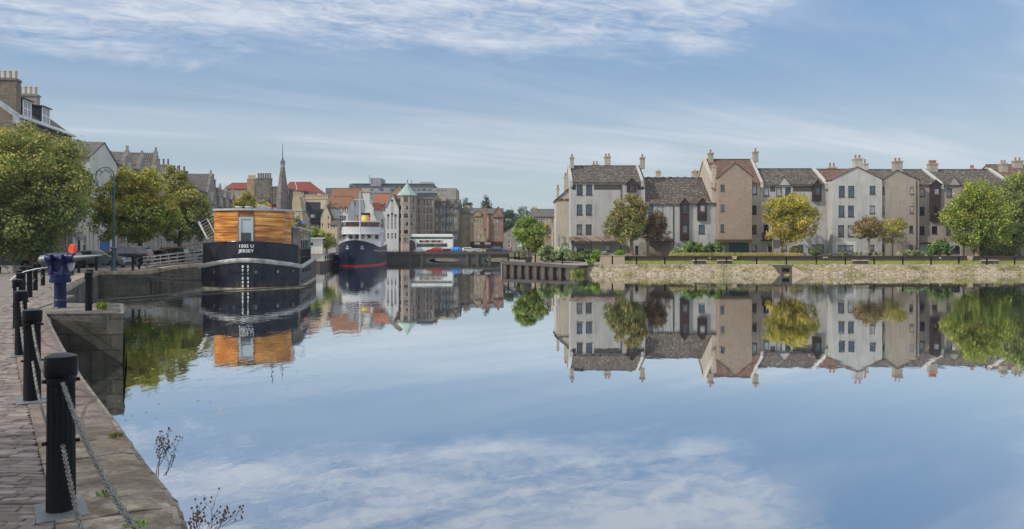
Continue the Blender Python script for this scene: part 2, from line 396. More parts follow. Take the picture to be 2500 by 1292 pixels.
def coping_mat(name, base, lich, dark):
    m, nt, b = newmat(name, .9, .2)
    ri = nd(nt, 'ShaderNodeNewGeometry').outputs['Random Per Island']
    oc = nd(nt, 'ShaderNodeTexCoord').outputs['Object']
    a = noise(nt, oc, 2.2, 8, .72, .4); f = noise(nt, oc, 22, 6, .75); g = noise(nt, mapping(nt, oc, (1, 2.5, 1), (0, 0, .5)), 1.4, 6, .7)
    c = mixc(nt, ri, [x*.75 for x in base], [x*1.15 for x in base])
    c = mixc(nt, mrange(nt, a, .46, .60, 0, .75), c, lich)
    c = mixc(nt, mrange(nt, g, .50, .64, 0, .75), c, dark)
    c = mixc(nt, mrange(nt, f, .42, .66, 0, .6), c, [x*.4 for x in base])
    nt.links.new(c, b.inputs['Base Color'])
    setbump(nt, b, mth(nt, 'ADD', mth(nt, 'MULTIPLY', a, .8), f), .9, .03)
    return m
MT['coping'] = coping_mat('lichened_coping_stone', (.29, .235, .175), (.52, .47, .38), (.12, .105, .07))
MT['coping3'] = coping_mat('grey_pier_stone', (.11, .105, .095), (.17, .16, .14), (.045, .043, .037))
MT['coping2'] = coping_mat('brown_coping_stone', (.24, .185, .155), (.29, .24, .21), (.15, .12, .105))
MT['quaywall'] = block_wall('quay_wall_stone', (.135, .125, .105), (.085, .078, .066), (.04, .037, .032), 1.15, .42, .012, .95, 1.0, (.022, .023, .017))
MT['stonew'] = block_wall('weathered_brown_stone', (.30, .255, .195), (.22, .19, .15), (.16, .14, .115), .7, .32, .012, .5, .5, (.06, .05, .04))
def water_mat():
    m, nt, b = newmat('still_dock_water', .02, .5)
    oc = nd(nt, 'ShaderNodeTexCoord').outputs['Object']
    n1 = noise(nt, mapping(nt, oc, (1, .55, 1)), 2.2, 3, .5, .3); n2 = noise(nt, mapping(nt, oc, (1, .5, 1), (0, 0, .5)), .55, 2, .5)
    n3 = noise(nt, mapping(nt, oc, (.05, .012, 1), (0, 0, .15)), 1.0, 3, .5)
    amp = mrange(nt, n3, .42, .60, .35, 1.9, True)
    h = mth(nt, 'MULTIPLY', mth(nt, 'ADD', n1, mth(nt, 'MULTIPLY', n2, 1.2)), amp)
    bp = nd(nt, 'ShaderNodeBump', None, Strength=.09, Distance=.03, Height=h)
    gl = nd(nt, 'ShaderNodeBsdfGlossy', None, Color=(.93, .955, .97, 1), Roughness=.012, Normal=bp.outputs[0])
    df = nd(nt, 'ShaderNodeBsdfDiffuse', None, Color=(.020, .034, .040, 1))
    fr = nd(nt, 'ShaderNodeFresnel', None, IOR=1.33, Normal=bp.outputs[0]).outputs[0]
    fac = mrange(nt, fr, .10, .38, .68, .985)
    mx = nd(nt, 'ShaderNodeMixShader', None, i0=fac, i1=df.outputs[0], i2=gl.outputs[0])
    nt.links.new(mx.outputs[0], nt.nodes['Material Output'].inputs[0])
    return m
MT['water'] = water_mat()
MT['grass'] = ground_mat('lawn', (.15, .17, .045), (.23, .23, .08), .4, 12)
MT['earth'] = ground_mat('terrace_soil', (.10, .10, .05), (.15, .13, .07), .5, 6)
MT['path'] = ground_mat('promenade_path', (.24, .21, .18), (.30, .27, .23), .5, 6)
MT['rubble'] = None
G1, G2, G3 = (.018, .040, .010), (.045, .085, .018), (.10, .15, .028)
LF = dict(
 dark=leaf_mat('dark_green_leaves', ((0.058, 0.088, 0.040), (0.162, 0.221, 0.084), (0.628, 0.659, 0.199))),
 olive=leaf_mat('olive_leaves', ((0.068, 0.091, 0.021), (0.240, 0.260, 0.049), (0.880, 0.714, 0.078))),
 green=leaf_mat('green_leaves', ((0.054, 0.099, 0.021), (0.200, 0.289, 0.056), (0.792, 0.792, 0.131))),
 yellow=leaf_mat('yellow_leaves', ((0.260, 0.220, 0.035), (0.520, 0.420, 0.075), (0.819, 0.651, 0.168))),
 copper=leaf_mat('copper_leaves', ((0.054, 0.043, 0.034), (0.169, 0.110, 0.076), (0.423, 0.264, 0.131)), .15),
 brown=leaf_mat('russet_green_leaves', ((0.061, 0.068, 0.027), (0.240, 0.191, 0.071), (0.633, 0.447, 0.159)), .2),
 khaki=leaf_mat('khaki_leaves', ((0.061, 0.084, 0.027), (0.210, 0.230, 0.071), (0.581, 0.501, 0.146)), .2),
 shrub=leaf_mat('shrub_leaves', ((0.030, 0.076, 0.021), (0.120, 0.221, 0.059), (0.528, 0.686, 0.211))),
 lime=leaf_mat('lime_shrub_leaves', ((0.145, 0.275, 0.014), (0.275, 0.450, 0.022), (0.435, 0.609, 0.043))),
 pale=leaf_mat('variegated_leaves', ((0.076, 0.138, 0.045), (0.320, 0.400, 0.181), (0.880, 0.880, 0.659))),
 straw=leaf_mat('dry_straw_grass', ((.22, .19, .05), (.40, .33, .12), (.58, .46, .22)), .2),
 far=leaf_mat('distant_leaves', ((.030, .055, .035), (.05, .085, .05), (.085, .12, .06)), .1))
# ---------------------------------------------------------------- building kit
WR = random.Random(3)
def window(root, x0, x1, z0, z1, style='d', y=0.0, depth=.09, pane=None):
    fm = MT['dframe'] if style in 'dh' else MT['wframe']
    t = .07 if style in 'dh' else .08
    if (x1-x0) < .6: t = .05
    f = MB(); ya, yb = y+depth-.04, y+depth+.03
    f.box(x0, x0+t, ya, yb, z0, z1).box(x1-t, x1, ya, yb, z0, z1).box(x0+t, x1-t, ya, yb, z0, z0+t).box(x0+t, x1-t, ya, yb, z1-t, z1)
    if style == 's': f.box(x0+t, x1-t, ya, yb, (z0+z1)/2-.035, (z0+z1)/2+.035)
    if style == 'g':
        f.box((x0+x1)/2-.03, (x0+x1)/2+.03, ya, yb, z0+t, z1-t)
        k = max(1, round((z1-z0)/1.0))
        for i in range(1, k): f.box(x0+t, (x0+x1)/2-.03, ya, yb, z0+i*(z1-z0)/k-.025, z0+i*(z1-z0)/k+.025).box((x0+x1)/2+.03, x1-t, ya, yb, z0+i*(z1-z0)/k-.025, z0+i*(z1-z0)/k+.025)
    if style == 'h': f.box((x0+x1)/2-.04, (x0+x1)/2+.04, ya, yb, z0+t, z1-t)
    fo = f.build('window', fm, root)
    g = pane or WR.choices(GLASS, (3, 4, 2, 2.2) if style in 'dh' else (5, 3, 2, 1.6))[0]
    MB().quad((x0+t*.5, y+depth, z0+t*.5), (x1-t*.5, y+depth, z0+t*.5), (x1-t*.5, y+depth, z1-t*.5), (x0+t*.5, y+depth, z1-t*.5)).build('pane', g, fo)
    if style == 'd': MB().box(x0-.05, x1+.05, y-.05, y+depth-.045, z0-.11, z0-.003).build('sill', MT['sill'], fo)
    return fo
def face_holes(mb, x0, x1, z0, z1, holes, y=0.0, dep=.14, zt=None):
    xs = sorted(set([x0, x1]+[h for q in holes for h in q[:2] if x0 < h < x1]))
    zs = sorted(set([z0, z1]+[h for q in holes for h in q[2:4] if z0 < h < z1]))
    for i in range(len(xs)-1):
        for j in range(len(zs)-1):
            cx, cz = (xs[i]+xs[i+1])/2, (zs[j]+zs[j+1])/2
            if any(h[0] < cx < h[1] and h[2] < cz < h[3] for h in holes): continue
            mb.quad((xs[i], y, zs[j]), (xs[i+1], y, zs[j]), (xs[i+1], y, zs[j+1]), (xs[i], y, zs[j+1]))
    for h in holes:
        a, b, c, d = max(h[0], x0), min(h[1], x1), max(h[2], z0), min(h[3], z1)
        mb.quad((a, y, c), (a, y, d), (a, y+dep, d), (a, y+dep, c)); mb.quad((b, y, c), (b, y+dep, c), (b, y+dep, d), (b, y, d))
        mb.quad((a, y, c), (a, y+dep, c), (b, y+dep, c), (b, y, c)); mb.quad((a, y, d), (b, y, d), (b, y+dep, d), (a, y+dep, d))
def slab(mb, a, b, c, d, t=.14):
    # sloped slab through four points (top surface), thickness downwards
    mb.hexa([(p[0], p[1], p[2]-t) for p in (a, b, c, d)], [a, b, c, d])
def house(name, label, org, rot, W, D, He, Hr, wall, roof, ridge='x', wins=(), apex=None, group=None, cat='house', over=.2, style='d', base=-.5, sidewins=()):
    root = empty(name, org, rot, label, cat, group)
    ap = W/2 if apex is None else apex
    mb = MB(); holes = [w[:4] for w in wins if not (len(w) > 5 and w[5])]
    face_holes(mb, 0, W, base, He, holes)
    mb.quad((W, D, base), (0, D, base), (0, D, He), (W, D, He))
    mb.quad((0, D, base), (0, 0, base), (0, 0, He), (0, D, He)); mb.quad((W, 0, base), (W, D, base), (W, D, He), (W, 0, He))
    if ridge == 'x':
        mb.quad((0, 0, He), (0, D/2, Hr), (0, D, He)); mb.quad((W, D, He), (W, D/2, Hr), (W, 0, He))
    elif ridge == 'y':
        mb.quad((0, 0, He), (W, 0, He), (ap, 0, Hr)); mb.quad((W, D, He), (0, D, He), (ap, D, Hr))
    mb.build('wall', wall, root)
    r = MB(); k = .03
    if ridge == 'x':
        s = (Hr-He)/(D/2)
        slab(r, (-.08, -over, He-over*s+.1), (W+.08, -over, He-over*s+.1), (W+.08, D/2, Hr+.1), (-.08, D/2, Hr+.1))
        slab(r, (-.08, D/2, Hr+.1), (W+.08, D/2, Hr+.1), (W+.08, D+over, He-over*s+.1), (-.08, D+over, He-over*s+.1))
        r.box(-.08, W+.08, D/2-.12, D/2+.12, Hr+.06, Hr+.17)
    elif ridge == 'y':
        s1 = (Hr-He)/ap; s2 = (Hr-He)/(W-ap)
        slab(r, (-over, -.08, He-over*s1+.1), (ap, -.08, Hr+.1), (ap, D, Hr+.1), (-over, D, He-over*s1+.1))
        slab(r, (ap, -.08, Hr+.1), (W+over, -.08, He-over*s2+.1), (W+over, D, He-over*s2+.1), (ap, D, Hr+.1))
    else:
        r.box(-over*.5, W+over*.5, -over*.5, D+over*.5, He, He+.25)
    r.build('roof', roof, root)
    for w in wins: window(root, w[0], w[1], w[2], w[3], w[4] if len(w) > 4 and w[4] else style, -.1 if (len(w) > 5 and w[5]) else 0)
    return root
POT = {}
def chimney(root, x0, x1, y0, y1, z0, z1, wall, n=2, pot='pot', ph=.45, pr=.12):
    mb = MB(); mb.box(x0, x1, y0, y1, z0, z1-.22); mb.box(x0-.08, x1+.08, y0-.08, y1+.08, z1-.22, z1-.08); mb.box(x0-.02, x1+.02, y0-.02, y1+.02, z1-.08, z1)
    c = mb.build('chimney', wall, root)
    key = (pot, ph, pr)
    if key not in POT:
        q = MB().lathe([(pr, 0), (pr*.9, ph*.8), (pr*1.12, ph*.82), (pr*1.12, ph*.93), (pr*.8, ph)], 10)
        me = bpy.data.meshes.new('chimney_pot'); me.from_pydata(q.v, [], q.f); me.materials.append(MT[pot]); POT[key] = me
    along = (x1-x0) >= (y1-y0)
    for i in range(n):
        t = (i+.5)/n
        o = bpy.data.objects.new('chimney_pot', POT[key]); COL.objects.link(o); o.parent = c
        o.location = (x0+(x1-x0)*t, (y0+y1)/2, z1) if along else ((x0+x1)/2, y0+(y1-y0)*t, z1)
        if along and n == 1: o.location = ((x0+x1)/2, (y0+y1)/2, z1)
    return c
def bay(root, x0, x1, y0, y1, z0, ze, zr, wall, roof, wins=(), apex=None, style='d', name='front_gable'):
    ap = (x0+x1)/2 if apex is None else apex
    mb = MB(); face_holes(mb, x0, x1, z0, ze, [w[:4] for w in wins], y=y0)
    mb.quad((x0, y0, ze), (x1, y0, ze), (ap, y0, zr))
    mb.quad((x0, y1, z0), (x0, y0, z0), (x0, y0, ze), (x0, y1, ze)); mb.quad((x1, y0, z0), (x1, y1, z0), (x1, y1, ze), (x1, y0, ze))
    mb.quad((x0, y0, z0), (x0, y1, z0), (x1, y1, z0), (x1, y0, z0))
    g = mb.build(name, wall, root)
    r = MB(); o = .15; s1 = (zr-ze)/(ap-x0); s2 = (zr-ze)/(x1-ap)
    slab(r, (x0-o, y0-.1, ze-o*s1+.08), (ap, y0-.1, zr+.08), (ap, y1+3.5, zr+.08), (x0-o, y1+.8, ze-o*s1+.08), .11)
    slab(r, (ap, y0-.1, zr+.08), (x1+o, y0-.1, ze-o*s2+.08), (x1+o, y1+.8, ze-o*s2+.08), (ap, y1+3.5, zr+.08), .11)
    r.build('gable_roof', roof, root)
    for w in wins: window(root, w[0], w[1], w[2], w[3], w[4] if len(w) > 4 else style, y0)
    return g
def skew(root, x0, x1, D, He, Hr, wall, over=.15):
    s = (Hr-He)/(D/2)
    mb = MB(); a = (-over, He-over*s+.16); b = (D/2, Hr+.16); c = (D+over, He-over*s+.16)
    mb.prismx([(a[0], a[1]-.35), (a[0], a[1]+.16), (b[0], b[1]+.16), (c[0], c[1]+.16), (c[0], c[1]-.35), (b[0], b[1]-.35)][::-1], x0, x1)
    mb.box(x0-.02, x1+.02, a[0]-.12, .25, a[1]-.7, a[1]-.1)
    return mb.build('skew', wall, root)
def panel(root, name, x0, x1, z0, z1, m, y0=-.012, y1=0.03):
    return MB().box(x0, x1, y0, y1, z0, z1).build(name, m, root)
def pipe(root, x, z0, z1, m='iron', y=-.09, r=.05):
    return MB().tube([(x, y, z0), (x, y, z1)], r, 6).build('downpipe', MT[m], root)
class H:   # front-facing house whose features are read from the photograph at its own depth
    def __init__(s, px0, px1, ye, yr, name, label, wall, roof, Y=102.0, zb=1.75, D=9.0, ridge='x', wins=(), apex=None, yrfront=False, **kw):
        s.Y, s.zb, s.x0 = Y, zb, X(px0, Y); s.W = X(px1, Y)-s.x0; s.D = D
        s.He = Z(ye, Y)-zb; s.Hr = (Z(yr, Y) if (ridge == 'y' or yrfront) else Z(yr, Y+D/2))-zb
        s.root = house(name, label, (s.x0, Y, zb), 0, s.W, D, s.He, s.Hr, MT[wall], MT[roof], ridge, [s.w(*q) for q in wins],
                       None if apex is None else s.fx(apex), **kw)
    def fx(s, px, dy=0): return X(px, s.Y+dy)-s.x0
    def fz(s, py, dy=0): return Z(py, s.Y+dy)-s.zb
    def w(s, a, b, t, u, st=None, proud=0): return (s.fx(a), s.fx(b), s.fz(u), s.fz(t), st, proud)
    def panel(s, name, a, b, t, u, m, y0=-.012, y1=.03): return panel(s.root, name, s.fx(a, y0), s.fx(b, y0), s.fz(u), s.fz(t), MT[m], y0, y1)
    def win(s, a, b, t, u, st='d', y=0, pane=None): return window(s.root, s.fx(a), s.fx(b), s.fz(u), s.fz(t), st, y, .0 if y else .09, pane)
    def chim(s, a, b, t, u, n, wall='grey', dy=None, pot='pot', dd=.8, ph=.45, pr=.13):
        dy = s.D/2 if dy is None else dy
        return chimney(s.root, s.fx(a, dy), s.fx(b, dy), dy-dd/2, dy+dd/2, s.fz(u, dy), s.fz(t, dy), MT[wall], n, pot, ph, pr)
    def skew(s, px, w=.35, wall='grey'):
        x = s.fx(px); return skew(s.root, x-w/2, x+w/2, s.D, s.He, s.Hr, MT[wall])
    def bay(s, a, b, y0, zt, ze, ya, wall, roof, wins=(), apex=None, y1=0.0, **kw):
        e = s.Y+y0; g = lambda p: X(p, e)-s.x0; h = lambda p: Z(p, e)-s.zb
        return bay(s.root, g(a), g(b), y0, y1, h(zt), h(ze), h(ya), MT[wall], MT[roof], [(g(q[0]), g(q[1]), h(q[3]), h(q[2]))+tuple(q[4:]) for q in wins], None if apex is None else g(apex), **kw)
# ---------------------------------------------------------------- trees
def leaf_mesh(name, C, rad, count, size, m, parent, seed, flat=.75, squash=.8, grav=0.0):
    rng = np.random.default_rng(seed)
    C = np.array(C, float); rad = np.array(rad, float)
    wgt = rad**2; idx = rng.choice(len(C), count, p=wgt/wgt.sum())
    d = rng.normal(size=(count, 3)); d /= np.linalg.norm(d, axis=1)[:, None]
    rr = rng.uniform(.35, 1.0, count)**.5
    far_ = rng.uniform(size=count) < .10; rr = np.where(far_, rr*1.45, rr)
    p = C[idx]+d*(rad[idx]*rr)[:, None]*np.array([1, 1, squash])
    p[:, 2] -= grav*rng.uniform(0, 1, count)
    nrm = d*.75+rng.normal(size=(count, 3))*.55+np.array([0, 0, .35]); nrm /= np.linalg.norm(nrm, axis=1)[:, None]
    t = np.cross(nrm, rng.normal(size=(count, 3))); t /= np.linalg.norm(t, axis=1)[:, None]
    b = np.cross(nrm, t)
    s = size*rng.uniform(.6, 1.35, count)[:, None]
    v = np.empty((count, 4, 3)); v[:, 0] = p-t*s*.5; v[:, 1] = p+b*s*.36*flat; v[:, 2] = p+t*s*.5; v[:, 3] = p-b*s*.36*flat
    me = bpy.data.meshes.new(name)
    me.vertices.add(count*4); me.vertices.foreach_set('co', v.reshape(-1))
    me.loops.add(count*4); me.loops.foreach_set('vertex_index', np.arange(count*4))
    me.polygons.add(count); me.polygons.foreach_set('loop_start', np.arange(count)*4); me.polygons.foreach_set('loop_total', np.full(count, 4))
    me.update(); me.validate(); me.materials.append(m)
    o = bpy.data.objects.new(name, me); COL.objects.link(o)
    if parent: o.parent = parent
    return o
def tree(name, label, x, y, z, lobes, leaves, size, mat, trunk_r=.2, fork=None, bark='bark', seed=1, ncl=90, group=None, clr=(.16, .30), lean=(0, 0), mat2=None, frac2=0, cat='tree', shell=.5, squash=.8):
    """lobes: (cx, cy, cz, rx, ry, rz) relative to the base"""
    root = empty(name, (x, y, z), 0, label, cat, group); leaves = int(leaves*1.45); clr = (clr[0]*1.4, clr[1]*1.3); ncl = int(ncl*1.3)
    rng = np.random.default_rng(seed)
    L = np.array(lobes, float); vol = (L[:, 3]*L[:, 4]*L[:, 5])**.67; idx = rng.choice(len(L), ncl, p=vol/vol.sum())
    d = rng.normal(size=(ncl, 3)); d /= np.linalg.norm(d, axis=1)[:, None]
    rr = rng.uniform(shell, .86, ncl)
    C = L[idx, :3]+d*L[idx, 3:]*rr[:, None]
    rad = L[idx, 3:].mean(1)*rng.uniform(clr[0], clr[1], ncl)
    zmin = min(l[2]-l[5] for l in lobes); C[:, 2] = np.maximum(C[:, 2], zmin+.2)
    n2 = int(leaves*frac2)
    leaf_mesh('crown', C, rad, leaves-n2, size, LF[mat], root, seed+5, squash=squash)
    if n2:
        sel = C[:, 2] > np.quantile(C[:, 2], .5)  # upper crown: sunlit tops put into the leaf colour, along with autumn tints
        o = leaf_mesh('sunlit_turning_leaves', C[sel], rad[sel]*1.12, n2, size, LF[mat2], root, seed+9, squash=squash)
    fz = fork if fork else max(.8, zmin+.3)
    cx, cy = L[:, 0].mean(), L[:, 1].mean()
    tb = MB(); zt = L[:, 2].mean()
    jig = lambda s: rng.uniform(-s, s)
    f = Vector((lean[0]+cx*.15, lean[1], fz))
    tb.tube([(0, 0, -.1), (f.x*.4+jig(.05), f.y*.4, fz*.45), tuple(f)], [trunk_r*1.35, trunk_r, trunk_r*.85], 9)
    tb.build('trunk', MT[bark], root, smooth=True)
    br = MB()
    order = rng.permutation(ncl)[:max(8, ncl//3)]
    mains = []
    for k in range(5):
        a = 2*math.pi*k/5+rng.uniform(-.4, .4); e = Vector((cx+math.cos(a)*L[:, 3].mean()*.45, cy+math.sin(a)*L[:, 4].mean()*.45, zt+rng.uniform(-.1, .4)*L[:, 5].mean()))
        mid = f.lerp(e, .5)+Vector((jig(.3), jig(.3), jig(.2)))
        br.tube([tuple(f-Vector((0, 0, .15))), tuple(mid), tuple(e)], [trunk_r*.6, trunk_r*.38, trunk_r*.18], 6); mains += [mid, e]
    for i in order:
        c = Vector(C[i]); m0 = min(mains, key=lambda q: (q-c).length)
        mid = m0.lerp(c, .5)+Vector((jig(.2), jig(.2), .15))
        br.tube([tuple(m0), tuple(mid), tuple(c)], [trunk_r*.2, trunk_r*.12, trunk_r*.05], 4, False)
    br.build('branches', MT[bark], root, smooth=True)
    return root
def shrub(name, label, px0, px1, y0, y1, Y, mat, n=1500, size=.2, seed=1, zb=None, group=None, cat='shrub', ball=False, depth=None, cone=False):
    x0, x1 = X(px0, Y), X(px1, Y); zb = Z(y1, Y) if zb is None else zb; h = Z(y0, Y)-zb; w = x1-x0; dp = depth or w
    rng = np.random.default_rng(seed); root = empty(name, ((x0+x1)/2, Y, zb), 0, label, cat, group)
    if ball:
        C = []; rad = []
        for i in range(160):
            d = rng.normal(size=3); d /= np.linalg.norm(d); q = .92
            zz = h*.5+d[2]*h*.47*q
            k = (1-zz/h)*1.15 if cone else 1
            C.append((d[0]*w*.5*q*k, d[1]*dp*.5*q*k, zz)); rad.append(min(w, h)*.09)
    else:
        C = []; rad = []
        for i in range(46):
            t = rng.uniform(-1, 1); top = math.sqrt(max(.05, 1-t*t*.8))
            C.append((t*w*.46, rng.uniform(-.4, .4)*dp, rng.uniform(.12, .88)*h*top)); rad.append(min(w, h)*rng.uniform(.10, .2))
    leaf_mesh('foliage', C, rad, n, size, LF[mat], root, seed, squash=.9)
    st = MB()
    for i in range(9):
        c = C[int(rng.integers(len(C)))]
        st.tube([(c[0]*.2, c[1]*.2, -.05), (c[0]*.5, c[1]*.5, c[2]*.5), c], [.04, .03, .012], 5, False)
    st.build('stems', MT['bark'], root)
    return root
# ---------------------------------------------------------------- water, quays, ground
tag(MB().quad((-900, -60, 0), (900, -60, 0), (900, 1500, 0), (-900, 1500, 0)).build('water', MT['water']), kind='structure')
EDGE = [(-.9, -12), (-.62, -2), (-.9, 1.2), (-1.55, 3.4), (-2.20, 4.92), (-2.54, 5.5), (-3.13, 6.3), (-3.84, 7.3), (-4.61, 8.39), (-6.27, 10.71), (-8.40, 13.78), (-11.0, 17.6), (-12.6, 20.0)]
PIER = [(-12.6, 20.0), (-10.55, 20.1), (-12.35, 23.5), (-14.4, 23.7)]
FARQ = [(-15.6, 24.8), (-18.3, 29.9), (-19.8, 32.6), (-24.7, 42.5), (-30.0, 53.6), (-26.7, 54.6), (-30.4, 66.4), (-31.7, 75.5), (-33.6, 92), (-35, 112), (-35.5, 135), (-31, 158), (-30, 176)]
QP = EDGE+PIER[1:]+FARQ
def sheet(name, pts, z, m, **kw):
    return tag(MB().quad(*[(p[0], p[1], z) for p in pts]).build(name, m), **kw)
def poly_fill(name, pts, z, m, **kw):
    import mathutils
    tris = mathutils.geometry.tessellate_polygon([[Vector((p[0], p[1], 0)) for p in pts]])
    vs = [(p[0], p[1], z) for p in pts]; b = MB()
    for t in tris:
        a, c, d = [Vector(vs[i]) for i in t]
        b.f.append(t if (c-a).cross(d-a).z > 0 else t[::-1])
    b.v = vs
    return tag(b.build(name, m), **kw)
MT['paving'] = block_wall('quay_paving', (.20, .18, .155), (.28, .25, .215), (.08, .075, .07), .5, .3, .012, .3, .4, (.09, .08, .07))
def fix_paving():   # floor: brick pattern in x,y instead of wall coordinates
    nt = MT['paving'].node_tree
    for n in nt.nodes:
        if n.type == 'COMBXYZ':
            for s in n.inputs:
                for l in list(s.links): pass
    tc = nd(nt, 'ShaderNodeTexCoord').outputs['Object']
    for n in nt.nodes:
        if n.type == 'VECT_MATH' and n.operation == 'ADD' and n.inputs[1].is_linked and n.inputs[1].links[0].from_node.type == 'VECT_MATH':
            nt.links.new(mapping(nt, tc, (1, 1, 1), (0, 0, .25)), n.inputs[0])
fix_paving()
quay = poly_fill('quay_paving', QP+[(-900, 176), (-900, -12)], QZ, MT['paving'], kind='structure')
qw = MB()
for (a, b) in zip(QP[:-1], QP[1:]):
    k = Vector((b[1]-a[1], a[0]-b[0])).normalized()*.12
    if math.hypot(a[0]-b[0], a[1]-b[1]) > .5:
        qw.quad((a[0]+k.x, a[1]+k.y, -.8), (b[0]+k.x, b[1]+k.y, -.8), (b[0], b[1], QZ-.006), (a[0], a[1], QZ-.006))
    else: qw.quad((a[0], a[1], -.8), (b[0], b[1], -.8), (b[0], b[1], QZ-.006), (a[0], a[1], QZ-.006))
tag(qw.build('quay_wall', MT['quaywall']), 'dark weathered stone wall of the dock basin below the cobbled quay', 'quay wall')
# road on the quay: asphalt strip by the houses
poly_fill('road', [(-33.5, 50), (-36, 66), (-37.5, 80), (-38, 100), (-37, 150), (-37, 175.9), (-48, 175.9), (-43, 100), (-41, 60), (-38, 20), (-31, 20)], QZ+.005, MT['asphalt'], kind='structure')
tag(MB().quad((-900, 176, 1.7), (900, 176, 1.7), (900, 1400, 1.7), (-900, 1400, 1.7)).build('far_ground', MT['asphalt']), kind='structure')
tag(MB().box(-60, 60, 175.6, 175.98, -.5, 1.68).build('far_quay_wall', MT['stonew']), 'pale stone embankment wall seen beneath the bridge', 'embankment wall')
# near coping: rough lichened slabs at the front, long brown band beyond
def offs(pts, d):
    out = []
    for i, p in enumerate(pts):
        a = Vector(pts[max(i-1, 0)]); b = Vector(pts[min(i+1, len(pts)-1)]); t = (b-a).normalized(); out.append((p[0]-t.y*d, p[1]+t.x*d))
    return out
def resample(pts, step):
    P = [Vector(p) for p in pts]; out = [P[0].copy()]; acc = 0
    for a, b in zip(P[:-1], P[1:]):
        L = (b-a).length; n = max(1, int(round(L/step)))
        for i in range(n): out.append(a.lerp(b, (i+1)/n))
    return [(q.x, q.y) for q in out]
def coping(name, pts, w, zt, m, slabL, rough, seed, over=.05, th=.30, label=None):
    rng = random.Random(seed); mb = MB(); L = [0]
    base = resample(pts, slabL/6); inner = offs(base, w); outer = offs(base, -over)
    i = 0; nseg = len(base)-1
    while i < nseg:
        k = min(nseg-i, max(3, int(6*rng.uniform(.7, 1.2)))); dz = rng.uniform(-rough, rough)*.30
        nw = 8; pr = []
        for a in range(i, i+k+1):
            O, I = Vector(outer[a]), Vector(inner[a]); e = .007 if (a in (i, i+k)) else 0
            tt = (Vector(base[min(a+1, nseg)])-Vector(base[max(a-1, 0)])).normalized()*(.004 if a == i else (-.004 if a == i+k else 0))
            row = [(O.x+tt.x, O.y+tt.y, zt-th)]
            for j in range(nw+1):
                t = j/nw; q = O.lerp(I, t)
                rnd = -.10*max(0, 1-t*4.5)**2*(1+rough*20*rng.random()) - (e if 0 < j < nw else e)
                row.append((q.x+tt.x+rng.uniform(-1, 1)*rough*.3, q.y+tt.y+rng.uniform(-1, 1)*rough*.15, zt+dz+rnd+rng.uniform(-1, 1)*rough*.35))
            row.append((I.x+tt.x, I.y+tt.y, zt-th)); pr.append(row)
        n = len(pr[0]); vs = [v for r in pr for v in r]
        fs = [(a*n+j, (a+1)*n+j, (a+1)*n+j+1, a*n+j+1) for a in range(k) for j in range(n-1)]
        fs += [tuple(range(n)), tuple(range((k+1)*n-1, k*n-1, -1))]
        mb.add(vs, fs); i += k
    return tag(mb.build(name, m, smooth=True), label, 'kerb' if label else None)
coping('coping_kerb', [(-.62, -1.5), (-.9, 1.2), (-1.55, 3.4), (-2.20, 4.92), (-2.54, 5.5), (-3.13, 6.3), (-3.84, 7.3)], .72, QZ+.035, MT['coping'], .62, .014, 4, label='worn lichened coping slabs along the quay edge beside the bollards')
coping('coping_kerb', [(-3.86, 7.33), (-4.61, 8.39), (-6.27, 10.71), (-8.40, 13.78), (-11.0, 17.6), (-12.3, 19.6)], .72, QZ+.03, MT['coping2'], 1.7, .005, 5, label='smooth brown coping band curving along the quay towards the stone pier')
coping('coping_kerb', [(-10.64, 20.25), (-12.3, 23.35)], .5, QZ+.012, MT['coping3'], 1.4, .006, 6, over=.02, th=.4, label='pale coping down the open side of the stone pier')
coping('coping_kerb', [(-12.7, 20.0), (-10.92, 20.08)], .6, QZ+.024, MT['coping3'], 1.2, .006, 7, over=.012, th=.46, label='heavy coping stones across the front of the stone pier')
coping('coping_kerb', FARQ[2:5], .55, QZ+.03, MT['coping'], 1.5, .008, 8, label='pale coping on the diagonal inlet wall behind the blue crane')
coping('coping_kerb', FARQ[4:6], .55, QZ+.03, MT['coping'], 1.5, .008, 9, label='coping on the quay corner below the tall street lamp')
coping('coping_kerb', FARQ[5:9], .55, QZ+.03, MT['coping'], 1.5, .008, 10, label='coping on the quay wall beside the moored barge')
